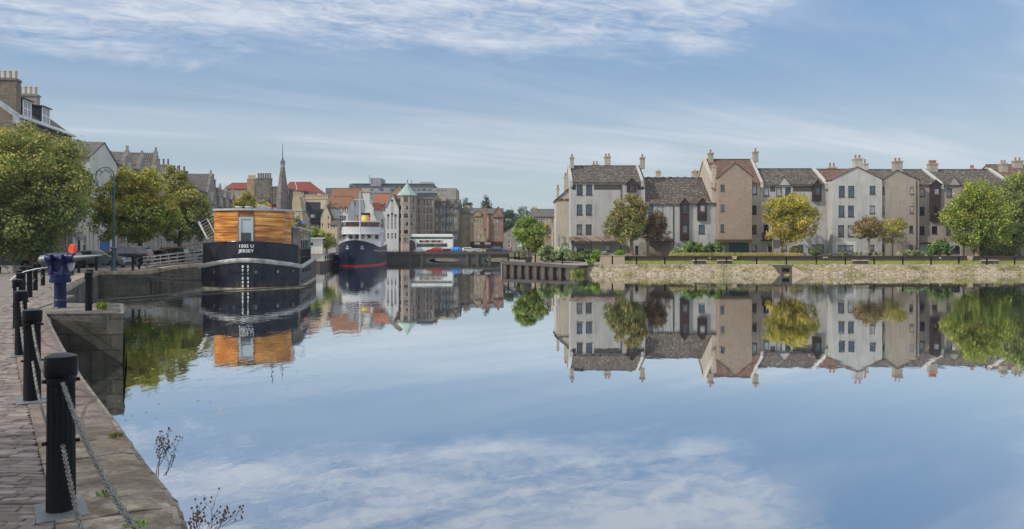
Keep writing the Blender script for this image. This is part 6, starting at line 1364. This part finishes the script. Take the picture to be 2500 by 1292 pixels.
MB().prism([(-L2*1.01, .34), (-L2*.72, .34), (-L2*.74, bz_(594)), (-L2*.84, bz_(587)), (-L2*1.01, bz_(586.5))], -1.22, 1.22).build('front_panel', MT['maroon'], bs); MB().box(L2*.1, L2*.985, -1.22, 1.22, .34, .95).build('rear_skirt', MT['maroon'], bs)
MB().box(-L2*.96, -L2*.78, -1.225, 1.225, .6, bz_(594)).build('door', MT['busglass'], bs)
ad = MB(); AD = [('navy', -.55, -.40), ('orange', -.36, -.30), ('iron', -.27, -.12), ('fender', -.1, -.02), ('iron', .0, .14), ('redboot', .16, .26), ('iron', .29, .40)]
MB().box(-L2*.57, L2*.52, -1.222, -1.2, bz_(592.5), bz_(586.5)).build('advert_panel', MT['hotel'], bs)
for m_, a_, b__ in AD: MB().box(L2*a_, L2*b__, -1.228, -1.2, bz_(591.7), bz_(587.3)).build('advert_block', MT[m_], bs)
for wx in (-L2*.62, L2*.5): MB().tube([(wx, -1.24, .45), (wx, -1.0, .45)], .45, 18).build('wheel', MT['tyre'], bs); 
# person on the bridge footway
def person(x, y, z, h, label, top, legs, rot=0, stride=.25):
    V = [(0,0,.53),(0,0,.62),(0,0,.72),(0,0,.80),(0,0,.84),(0,.005,.90),(0,0,.97), (.05,0,.50),(.055,stride*.35,.28),(.055,stride*.8,.04),(.055,stride*.8+.07,.02),(-.05,0,.50),(-.055,-stride*.3,.28),(-.055,-stride*.9,.05),(-.055,-stride*.9+.06,.02),
         (.10,0,.80),(.125,-.05,.64),(.12,.03,.50),(.12,.06,.46),(-.10,0,.80),(-.125,.06,.64),(-.12,.12,.52),(-.12,.15,.48)]
    E = [(0,1),(1,2),(2,3),(3,4),(4,5),(5,6),(0,7),(7,8),(8,9),(9,10),(0,11),(11,12),(12,13),(13,14),(3,15),(15,16),(16,17),(17,18),(3,19),(19,20),(20,21),(21,22)]
    Rr = [.075,.07,.085,.07,.03,.05,.045,.052,.036,.024,.022,.052,.036,.024,.022,.036,.026,.02,.018,.036,.026,.02,.018]
    me = bpy.data.meshes.new('body'); me.from_pydata([tuple(c*h for c in v) for v in V], E, []); o = bpy.data.objects.new('person', me); COL.objects.link(o)
    o.location = (x, y, z); o.rotation_euler = (0, 0, rot); s = o.modifiers.new('skin', 'SKIN'); o.modifiers.new('sub', 'SUBSURF').levels = 1
    for i, v in enumerate(me.skin_vertices[0].data): v.radius = (Rr[i]*h, Rr[i]*h*.8); v.use_root = (i == 0)
    m, nt, b = newmat('person_clothes_'+label.split()[0], .8); tc = nd(nt, 'ShaderNodeTexCoord').outputs['Object']; zz_ = nd(nt, 'ShaderNodeSeparateXYZ', None, Vector=tc).outputs[2]
    c = mixc(nt, mth(nt, 'GREATER_THAN', zz_, .52*h), legs, top); c = mixc(nt, mth(nt, 'GREATER_THAN', zz_, .845*h), c, (.42, .26, .19)); c = mixc(nt, mth(nt, 'GREATER_THAN', zz_, .95*h), c, (.55, .52, .48)); nt.links.new(c, b.inputs['Base Color']); me.materials.append(m)
    return tag(o, label, 'person')
person(X(1248, 161.2), 161.2, 1.61, 1.7, 'walking person in a bright red top on the bridge pavement', (.6, .03, .03), (.03, .03, .05), R(90))
# ---------------------------------------------------------------- black barge with timber cabin
BO = (-19.55, 54.15, 0); BR = R(11)
bt_ = empty('timber_cabin_barge', BO, BR, 'big black barge with a curved orange timber cabin, its blunt bow facing the viewer', 'boat')
def outline(off=0.0, n=22, aft=20):
    pts = []
    for i in range(n+1):
        x = 3.45*i/n; pts.append((x, 2.45*(x/3.45)**1.8))
    for t in (.25, .5, .75, 1.0): pts.append((3.45+.25*math.sin(t*math.pi/2), 2.45+.9*(1-math.cos(t*math.pi/2))+.15*t))
    for yy in (5, 7, 9, 12, 15, aft): pts.append((3.72, yy))
    out = []
    for i, p in enumerate(pts):
        a, b = Vector(pts[max(0, i-1)]), Vector(pts[min(len(pts)-1, i+1)])
        if i == 0: a = Vector((-b.x, b.y))
        t = (b-a).normalized(); out.append((p[0]+t.y*off, p[1]-t.x*off))
    out[0] = (0, out[0][1])
    return [(-x, y) for x, y in out[:0:-1]]+out
def bandz(y): return 2.16-.56*min(1, max(0, y)/3.0)**.9+.028*max(0, y-3.2)
def loft(mb, rows, close=False):
    n = len(rows[0]); o = len(mb.v)
    for r in rows: mb.v += [tuple(p) for p in r]
    for j in range(len(rows)-1):
        for i in range(n-1): mb.f.append((o+j*n+i, o+j*n+i+1, o+(j+1)*n+i+1, o+(j+1)*n+i))
    return mb
o0, o1 = outline(-.18), outline(0)
hl = MB(); loft(hl, [[(x, y, -.5) for x, y in o0], [(x, y, .02) for x, y in outline(-.06)], [(x, y, bandz(y)-.05) for x, y in o1]]); hl.build('hull', MT['hullblk'], bt_, smooth=True)
bs_ = MB(); ob1 = outline(-.045); loft(bs_, [[(x, y, .0) for x, y in outline(-.03)], [(x, y, .14) for x, y in outline(-.02)]]); bs_.build('boot_stripe', paint('faded_cream_boot_stripe', (.42, .38, .26), .7, .2, var=.6, scale=1.2), bt_, smooth=True)
bn = MB(); ou, ou2 = outline(.20), outline(0.0); rows = []
for k in range(9):
    a = math.pi*(k/8)-math.pi/2; rows.append([(x, y, bandz(y)+.165*math.sin(a)+.0) for x, y in outline(.02+.17*math.cos(a))])
loft(bn, rows); bn.build('rubbing_band', MT['fender'], bt_, smooth=True)
def topz(x, y): return 3.55-.10*max(0, y)**1.1*(1 if x > 0 else .55)
oo = outline(-.10); bw = [p for p in oo if (p[1] <= 3.6 if p[0] > 0 else p[1] <= 9.5)]
e0 = [(x, y, bandz(y)+.1) for x, y in bw]; e1 = [(x*.985, y+.02, max(bandz(y)+.25, topz(x, y)-(0 if x < 0 else max(0, (y-2.7))**2*1.0))) for x, y in bw]
bwk = MB(); loft(bwk, [e0, e1]); loft(bwk, [[(x*.985, y+.06, z) for x, y, z in e1], [(x*.98, y+.08, z-1.3) for x, y, z in e0]]); loft(bwk, [e1, [(x*.985, y+.06, z) for x, y, z in e1]]); bwk.build('bulwark', MT['hullblk'], bt_, smooth=True)
MB().tube([(x, y+.02, z) for x, y, z in e1], .045, 8).build('bulwark_rail', MT['hullblk'], bt_, smooth=True)
dk = MB(); dk.prismz([p for p in outline(-.12)], 1.75, 1.80); dk.build('deck', MT['iron'], bt_)
pl = [(-3.15, 663.6), (-2.30, 663.6), (-.75, 665), (.78, 665), (2.15, 664.5), (3.1, 663.6)]
for i, (px_, y_) in enumerate(((-3.25, 0), (-2.35, 0), (-.80, 0), (.72, 0), (2.15, 0), (3.15, 0))):
    yy = 2.45*(abs(px_)/3.45)**1.8; sl2 = 1.8*2.45/3.45*(abs(px_)/3.45)**.8*(1 if px_ > 0 else -1); a = math.atan(sl2)
    nx_, ny_ = math.sin(a), -math.cos(a); z_ = 1.28
    c_ = Vector((px_, yy, z_)); n_ = Vector((nx_, ny_, 0))
    pt = MB().tube([tuple(c_-n_*.03), tuple(c_+n_*.045)], .16, 20).build('porthole', MT['hullblk'], bt_, smooth=True)
    MB().tube([tuple(c_+n_*.03), tuple(c_+n_*.052)], .115, 20).build('porthole_glass', GLASS[(0, 2, 0, 2, 2, 0)[i]], pt)
for yy in (5.0, 7.2, 9.4, 11.6):
    pt = MB().tube([(3.70, yy, 1.22), (3.77, yy, 1.22)], .16, 20).build('porthole', MT['hullblk'], bt_, smooth=True); MB().tube([(3.76, yy, 1.22), (3.782, yy, 1.22)], .115, 20).build('porthole_glass', GLASS[2], pt)
MB().box(3.70, 3.80, 3.3, 20, .38, .46).build('side_strake', MT['hullblk'], bt_)
def text(body, size, x, z, fy, name='lettering', bold=1.06, sx=1.0, parent=None, off=.004):
    cu = bpy.data.curves.new(name, 'FONT'); cu.body = body; cu.size = size; cu.align_x = 'CENTER'; cu.extrude = .0; cu.offset = off; cu.space_character = bold
    t = bpy.data.objects.new(name, cu); COL.objects.link(t); bpy.context.view_layer.update()
    me = bpy.data.meshes.new_from_object(t); bpy.data.objects.remove(t)
    for v in me.vertices: X0 = x+v.co.x*sx; v.co = Vector((X0, fy(X0, z+v.co.y), z+v.co.y))
    me.materials.clear(); me.materials.append(MT['letter']); o = bpy.data.objects.new(name, me); COL.objects.link(o); o.parent = parent; return o
def fyb(x, z): return 2.45*(abs(x)/3.45)**1.8+.02+.045-.03*(z-2)
xo = lambda x: -.02+x
text('1502 U', .31, xo(.08), 3.10, lambda x, z: fyb(x, z), parent=bt_, sx=1.1, off=.007); text('JERSEY', .31, xo(.08), 2.74, lambda x, z: fyb(x, z), parent=bt_, sx=1.1, off=.006)
for xx in (-.17, .20):
    for i, cch in enumerate('876543'): text(cch, .24, xx, 1.62-i*.285, lambda x, z: 2.45*(abs(x)/3.45)**1.8-.012, parent=bt_, off=.01)
MB().tube([(0, -.01, .0), (0, -.01, 1.85)], .022, 6).build('stem_bar', MT['hullblk'], bt_)
# cabin
def cf(x): return 2.35+1.35*(abs(x)/2.85)**2.2
cz0, cz1 = 2.2, 5.93
xs = [-2.85+5.7*i/30 for i in range(31)]; wx0, wx1 = -.80, .22
cab = MB()
for (a_, b2) in ((-2.85, -.86), (.28, 2.85)):
    q = [(x, cf(x)) for x in [a_+(b2-a_)*i/14 for i in range(15)]]; loft(cab, [[(x, y, cz0) for x, y in q], [(x, y, cz1) for x, y in q]])
sd = [(2.85, cf(2.85)), (2.85, 6.6), (-2.85, 6.6), (-2.85, cf(2.85))]; loft(cab, [[(x, y, cz0) for x, y in sd], [(x, y, cz1) for x, y in sd]])
cab.build('timber_cabin', MT['wood'], bt_)
MT['wood2'] = paint('brown_panel_wood', (.25, .12, .035), .5, .3, var=.25)
hd_ = MB(); q = [(x, cf(x)+.03) for x in (-.87, -.6, -.3, 0, .29)]; loft(hd_, [[(x, y, cz0) for x, y in q], [(x, y, cz1) for x, y in q]]); hd_.build('panel_above_window', MT['wood2'], bt_)
for x in (-.86, .28): MB().box(x-.03, x+.03, cf(x)-.02, cf(x)+.05, cz0, cz1).build('cabin_post', MT['wood2'], bt_)
for x in (2.55,): MB().box(x-.03, x+.03, cf(x)-.02, cf(x)+.05, cz0, cz1).build('cabin_post', MT['fender'], bt_)
wf = MB(); y0_ = cf(0)-.035; wf.box(-.82, -.66, y0_, y0_+.1, 3.0, 5.42).box(.08, .24, y0_, y0_+.1, 3.0, 5.42).box(-.66, .08, y0_, y0_+.1, 5.28, 5.42); wfo = wf.build('cabin_window', paint('pale_blue_grey_frame', (.42, .47, .52), .5, .3, var=.05), bt_)
MB().quad((-.66, y0_+.05, 4.22), (.08, y0_+.05, 4.22), (.08, y0_+.05, 5.28), (-.66, y0_+.05, 5.28)).build('blind', MT['blind'], wfo); MB().quad((-.66, y0_+.05, 3.0), (.08, y0_+.05, 3.0), (.08, y0_+.05, 4.22), (-.66, y0_+.05, 4.22)).build('pane', GLASS[0], wfo)
rf = MB(); rp = [(x*1.03, cf(x)-.14) for x in xs]+[(2.95, 6.7), (-2.95, 6.7)]; rf.prismz(rp, cz1, cz1+.14); rf.build('cabin_roof', MT['lead'], bt_)
# items on roof
rt = MB(); rt.prismz([(-1.9, 4), (.9, 4), (.9, 6), (-1.9, 6)], cz1+.14, cz1+.2); rt.build('roof_hatch', MT['lead'], bt_); MB().prism([(.0, cz1+.14), (2.2, cz1+.14), (.2, cz1+.62)], 5, 5.9).build('upturned_dinghy', MT['alu'], bt_, bevel=.05)
for x in (-1.2, -.45): MB().lathe([(.02, 0), (.22, .06), (.3, .16), (.28, .2), (.1, .12), (.02, .1)], 14, (x, 4.6, cz1+.2)).build('roof_vent', MT['rail'], bt_, smooth=True)
MB().tube([(1.35, 4.5, cz1+.14), (1.35, 4.5, cz1+1.9)], .035, 6).lathe([(.09, 0), (.09, .35), (.06, .4)], 8, (1.35, 4.5, cz1+.14)).build('chimney_flue', MT['iron'], bt_); MB().lathe([(.1, 0), (.1, .14)], 8, (1.35, 4.5, cz1+.28)).build('flue_band', MT['redboot'], bt_)
# side saloon and awning
MB().box(-2.9, 3.05, 6.62, 19, 1.8, 4.5).build('saloon', MT['wood2'], bt_)
for i in range(5): 
    f_ = MB().box(3.04, 3.10, 9.8+i*1.8, 11.2+i*1.8, 2.6, 4.2).build('saloon_window', MT['fender'], bt_); MB().box(3.10, 3.11, 9.95+i*1.8, 11.05+i*1.8, 2.7, 4.1).build('pane', GLASS[0], f_)
for x in (2.45, 2.75, 3.0): pass
aw = MB(); slab(aw, (2.2, 4.2, 4.95), (3.5, 4.3, 4.72), (3.5, 18.5, 4.72), (2.2, 18.5, 4.95), .12); aw.build('awning', MT['lead'], bt_)
for i in range(4): MB().box(2.86, 3.1, 5.0+i*1.2, 5.12+i*1.2, 1.8, 4.75).build('awning_post', MT['fender'], bt_)
MB().box(2.86, 2.92, 4.4, 9.4, 2.3, 4.6).build('side_glazing', GLASS[0], bt_)
rl = MB()
for i in range(26): yy = 3.9+i*.42; rl.tube([(3.58, yy, bandz(yy)+.1), (3.58, yy, 2.95)], .018, 5)
rl.tube([(3.45, 3.4, 2.75), (3.58, 3.9, 2.95), (3.58, 14.5, 2.98)], .03, 6).tube([(3.58, 3.9, 2.3), (3.58, 14.5, 2.3)], .02, 6); rl.build('side_railing', MT['iron'], bt_)
# left lamp arm, right lamp arm with blue shade, raised boarding ladder
MB().tube([(-2.85, 4.2, 5.55), (-3.6, 4.0, 5.35), (-4.15, 3.9, 5.15)], .04, 6).tube([(-3.75, 3.97, 5.26), (-4.2, 3.9, 5.12)], .07, 6).build('lamp_arm', MT['iron'], bt_)
ra = MB().tube([(2.55, cf(2.55)-.1, 5.35), (2.75, 3.2, 5.40), (3.3, 3.0, 5.25), (3.85, 2.9, 5.12)], .035, 6).build('lamp_arm', MT['iron'], bt_); MB().lathe([(.15, -.12), (.13, 0), (.05, .08)], 12, (3.9, 2.9, 5.05)).build('lamp_shade', MT['bluegl'], ra)
ld = MB(); a0, a1 = Vector((-3.15, 4.2, 3.2)), Vector((-4.25, 5.0, 5.1)); sv = Vector((.55, .2, .35))
ld.tube([tuple(a0), tuple(a1)], .09, 6).tube([tuple(a0+sv), tuple(a1+sv)], .06, 6)
for i in range(9): t = (i+.5)/9; p_ = a0.lerp(a1, t); ld.tube([tuple(p_), tuple(p_+sv*1.6+Vector((.1, 0, .15)))], .022, 5)
ld.tube([tuple(a0+sv*1.6+Vector((.1, 0, .15))), tuple(a1+sv*1.6+Vector((.1, 0, .15)))], .03, 6).tube([(-3.2, 4.0, 3.1), (-4.6, 4.3, 2.2)], .03, 5).tube([(-3.3, 4.2, 3.9), (-4.8, 4.5, 2.3)], .025, 5); ld.build('boarding_ladder', MT['alu'], bt_)
# boarding bridge from quay to barge
gp0, gp1 = Vector((-29.4, 59.2, QZ+.08)), Vector((-23.6, 57.9, 2.1))
gw = empty('boarding_bridge', tuple(gp0), 0, 'pale metal boarding bridge with curled end rails sloping up to the black barge', 'gangway')
dvec = gp1-gp0
gd = MB(); s0 = Vector((.2, .85, 0)).normalized()*.45
for s2 in (-1, 1): gd.tube([tuple(s0*s2), tuple(dvec+s0*s2)], .06, 6)
gd.add([tuple(s0*-1), tuple(s0), tuple(dvec+s0), tuple(dvec-s0)], [(0, 1, 2, 3), (3, 2, 1, 0)]); gd.build('deck', MT['concl'], gw)
for s2 in (-1, 1):
    g2 = MB(); up = Vector((0, 0, 1))
    for hh in (.28, .56, .84): g2.tube([tuple(s0*s2+dvec*.03+up*hh), tuple(s0*s2+dvec*.97+up*hh)], .024, 6)
    for i in range(8): t = .05+.9*i/7; g2.tube([tuple(s0*s2+dvec*t), tuple(s0*s2+dvec*t+up*.84)], .022, 6)
    for k in (0, 1): c0 = s0*s2+dvec*(.0 if k == 0 else .12)+up*.42; g2.tube([tuple(c0+dvec.normalized()*(-.25*math.sin(t))+up*(.42*math.cos(t))) for t in [math.pi*j/8 for j in range(9)]], .024, 6)
    g2.build('side_rail', MT['alu'], gw, smooth=True)
MB().tube([tuple(-s0+Vector((0, 0, 1.2))+dvec*.02), tuple(-s0+dvec*.95+Vector((0, 0, 1.35)))], .035, 6).build('top_rail', MT['rust'], gw)
# ---------------------------------------------------------------- cream houseboat behind it
cb = empty('cream_houseboat', (X(790, 106), 106, 0), R(9), 'cream painted houseboat with brown trim moored behind the timber barge', 'boat')
def bx(name, x0, x1, y0, y1, z0, z1, m, p=cb, **k): return MB().box(x0, x1, y0, y1, z0, z1).build(name, MT[m], p, **k)
hb_ = MB(); hb_.prismz([(-5.2, .4), (-.5, 0), (.0, .6), (.0, 26), (-5.2, 26)], -.3, .95); hb_.build('hull', MT['band'], cb); bx('hull_stripe', -5.22, .04, .3, 26, .95, 1.06, 'stoner'); bx('lower_cabin', -5.1, -.06, .5, 25.9, 1.06, 1.92, 'creams')
bx('deck_edge', -5.3, .06, .2, 26, 1.92, 2.02, 'stoner'); bx('upper_cabin', -5.0, -.2, .6, 8, 2.02, 4.25, 'creams'); bx('cabin_roof', -5.3, .1, .1, 8.4, 4.25, 4.38, 'rail')
for i in range(6): f_ = bx('side_window', -.07, -.02, 2.5+i*3.4, 4.4+i*3.4, 1.2, 1.75, 'dframe'); MB().quad((-.015, 2.7+i*3.4, 1.27), (-.015, 4.2+i*3.4, 1.27), (-.015, 4.2+i*3.4, 1.68), (-.015, 2.7+i*3.4, 1.68)).build('pane', GLASS[0], f_)
for x in (-4.6, -3.4): f_ = bx('front_window', x, x+1.0, .55, .62, 3.0, 4.05, 'rail'); MB().quad((x+.1, .54, 3.1), (x+.9, .54, 3.1), (x+.9, .54, 3.95), (x+.1, .54, 3.95)).build('pane', GLASS[0], f_)
MB().tube([(-1.7, .63, 3.45), (-1.7, .54, 3.45)], .2, 14).build('porthole', MT['dframe'], cb); bx('side_door', -.21, -.14, 5.2, 7.8, 2.1, 4.1, 'wood2'); 
rl = MB()
for i in range(20): rl.tube([(-.1, 8.6+i*.85, 2.0), (-.1, 8.6+i*.85, 2.95)], .035, 4)
rl.tube([(-.1, 8.4, 2.95), (-.1, 25.6, 2.95)], .04, 5); rl.build('deck_railing', MT['rail'], cb); bx('deck_box', -3.5, -.8, 12, 18, 2.02, 2.7, 'rail')
# dark low barge between houseboat and ship
db = empty('dark_low_barge', (X(826, 124), 124, 0), R(6), 'low dark barge with a red line, between houseboat and ship', 'boat')
MB().prismz([(-3.5, 0), (-.8, -.6), (.5, 0), (.7, 16), (-3.5, 16)], -.3, 1.75).build('hull', MT['hullnavy'], db); MB().prismz([(-3.55, -.03), (-.8, -.64), (.54, -.03), (.74, 16), (-3.55, 16)], .55, .66).build('red_line', MT['redboot'], db)
bx('rail', -3.55, .58, -.4, -.3, 1.75, 1.85, 'rail', db); bx('wheelhouse', -3, -.3, 5, 9, 1.75, 2.9, 'concl', db)
# ---------------------------------------------------------------- passenger ship
sh = empty('white_passenger_ship', (X(865, 114), 114, 0), R(7.5), 'passenger ship with navy hull, white upperworks and a yellow funnel', 'ship')
st = [(0, 0.0), (.5, .75), (1.5, 1.45), (3, 2.1), (5, 2.7), (8, 3.2), (12, 3.5), (20, 3.6), (40, 3.5)]
def sheer(y): return 4.05-.13*min(y, 9)+.02*max(0, y-9)
def hrow(fn, zf, side): return [(side*fn(b, y), y+0, zf(y)) for y, b in st]
def ring(fac, rake, zf):
    R_ = [(b*fac(y), y+rake*max(0, 1-y/4), zf(y)) for y, b in st]; return [(-x, y, z) for x, y, z in R_[::-1]]+R_[1:]
fw = lambda y: min(1, .45+y*.09)
shl = MB(); loft(shl, [ring(lambda y: fw(y), .55, lambda y: .2), ring(lambda y: min(1, .7+y*.05), .25, lambda y: 1.9), ring(lambda y: 1.0, 0, sheer)]); shl.build('hull', MT['hullnavy'], sh, smooth=True)
rbt = MB(); loft(rbt, [ring(lambda y: fw(y)*.9, .75, lambda y: -.5), ring(lambda y: fw(y)+.001, .54, lambda y: .205)]); rbt.build('boot_topping', MT['redboot'], sh, smooth=True)
MB().tube([p for p in ring(lambda y: 1.005, -.02, lambda y: sheer(y)+.02)], .05, 6).build('gunwale', MT['iron'], sh, smooth=True)
wl = MB(); wl.tube([(x*.985+.02, y, 2.75-.05*min(y, 9)) for x, y, z in ring(lambda y: min(1, .86+y*.02), 0, sheer)[12:]], .05, 6); wl.build('white_line', MT['rail'], sh)
dk = MB(); dk.prismz([(x*.80, y+.9) for x, y, z in ring(lambda y: 1, 0, sheer)], 2.6, 2.7); dk.build('deck', MT['concl'], sh)
for sx in (-1, 1):
    an = MB(); an.lathe([(.2, -.1), (.24, 0), (.2, .1)], 10, (sx*1.05, .95, 3.05)).tube([(sx*1.12, .78, 3.35), (sx*1.14, .74, 2.7)], .06, 6).tube([(sx*.86, .66, 2.85), (sx*1.14, .72, 2.65), (sx*1.4, .92, 2.85)], .07, 6); an.build('anchor', MT['alu'], sh)
Ys = 14; q = (114+Ys)/F
def sz(y, dy=Ys): return Z(y, 114+dy)
def sx_(px, dy=Ys): return (X(px, 114+dy)-X(865, 114)+dy*math.sin(R(7.5)))/math.cos(R(7.5))
def curved(mb, x0, x1, y, z0, z1, bulge=.9, depth=7, n=12):
    f_ = [(x0+(x1-x0)*i/n, y-bulge*(1-((i/n)*2-1)**2)) for i in range(n+1)]; return mb.prismz(f_+[(x1, y+depth), (x0, y+depth)], z0, z1)
fc = lambda x, x0, x1, y, b: y-b*(1-((x-x0)/(x1-x0)*2-1)**2)
curved(MB(), sx_(840), sx_(930), 13.5, 2.4, sz(571), .7, 9).build('lower_superstructure', MT['rail'], sh)
curved(MB(), sx_(839), sx_(928), 13.3, sz(572), sz(554.5), 1.1, 6).build('bridge_front', MT['rail'], sh); curved(MB(), sx_(836), sx_(932), 13.1, sz(572.5), sz(571), 1.2, 8).build('deck_edge', MT['rail'], sh)
curved(MB(), sx_(846), sx_(924), 13.5, sz(554.5), sz(543), .9, 4).build('wheelhouse', paint('varnished_teak', (.30, .10, .04), .35, .5), sh); curved(MB(), sx_(837), sx_(929), 13.0, sz(543), sz(540.5), 1.1, 6).build('wheelhouse_roof', MT['rail'], sh)
for i, p in enumerate((851, 859, 867, 875, 884, 893, 902, 911, 919)):
    x = sx_(p); y = fc(x, sx_(846), sx_(924), 13.5, .9)-.03; MB().box(x-.2, x+.2, y-.02, y+.1, sz(553), sz(545.5)).build('wheelhouse_window', GLASS[(0, 2, 0, 0, 1, 0, 2, 0, 0)[i]], sh)
for p in (859, 873.5, 887.5, 902, 843, 920):
    x = sx_(p); y = fc(x, sx_(840), sx_(930), 13.5, .7)-.05; w_ = .28; f_ = MB().box(x-w_-.04, x+w_+.04, y-.02, y+.08, sz(584), sz(573)).build('saloon_window', MT['rail'], sh); MB().box(x-w_, x+w_, y-.04, y, sz(583.4), sz(573.6)).build('pane', GLASS[0], f_)
fn = MB(); fx, fy_ = sx_(893, 20), 20; z_ = lambda y: Z(y, 134); rf_ = .78
fn.lathe([(rf_, z_(545)), (rf_, z_(526))], 24, (fx, fy_, 0)); fn.build('funnel', MT['yellowf'], sh, smooth=True); MB().lathe([(rf_+.01, z_(526)), (rf_+.04, z_(520.5)), (rf_-.1, z_(520))], 24, (fx, fy_, 0)).build('funnel_top', MT['iron'], sh, smooth=True)
for p in (873, 902): MB().tube([(sx_(p), 14.2, sz(540)), (sx_(p), 14.2, sz(531)), (sx_(p), 13.7, sz(528))], .09, 6).lathe([(.1, 0), (.32, .18), (.32, .24)], 12, (sx_(p), 13.6, sz(530))).build('red_ventilator', MT['redboot'], sh)
mx = sx_(879, 8); MB().tube([(mx, 8, 2.6), (mx, 8, Z(467, 122))], [.13, .05], 8).tube([(sx_(864, 8), 8, Z(487.5, 122)), (sx_(896, 8), 8, Z(487.5, 122))], .045, 6).build('mast', MT['rail'], sh, smooth=True)
rl = MB()
RR_ = ring(lambda y: .98, 0, sheer)
P_ = []
for a_, b2 in zip(RR_[:-1], RR_[1:]):
    a_, b2 = Vector(a_), Vector(b2)
    if min(a_.y, b2.y) > 22: continue
    n_ = max(1, int((b2-a_).length/.6))
    for i in range(n_): p_ = a_.lerp(b2, i/n_); P_.append(p_)
for p_ in P_:
    if p_.y > .8: rl.tube([tuple(p_), (p_.x, p_.y, max(p_.z+.75, 4.0))], .028, 4)
for sgn in (-1, 1):
    for hh in (.0, -.35): rl.tube([(p_.x, p_.y, max(p_.z+.75, 4.0)+hh) for p_ in P_ if p_.y > .8 and p_.x*sgn > 0], .024, 4)
rl.build('deck_railing', MT['rail'], sh)
for sx in (-1, 1): lf = MB().tube([(sx*3.3, 17, 5.8), (sx*3.3, 18, 5.6), (sx*3.3, 21, 5.6), (sx*3.3, 22, 5.8)], [.1, .42, .42, .1], 12).build('lifeboat', MT['rail'], sh, smooth=True); MB().tube([(sx*3.2, 18, 4.2), (sx*3.6, 18, 6.4), (sx*3.3, 18, 6.5)], .07, 6).tube([(sx*3.2, 21, 4.2), (sx*3.6, 21, 6.4), (sx*3.3, 21, 6.5)], .07, 6).build('davit', MT['rail'], lf)
text('MV', .01, 0, -5, lambda x, z: 9, parent=sh) if False else None
haze(.00022)
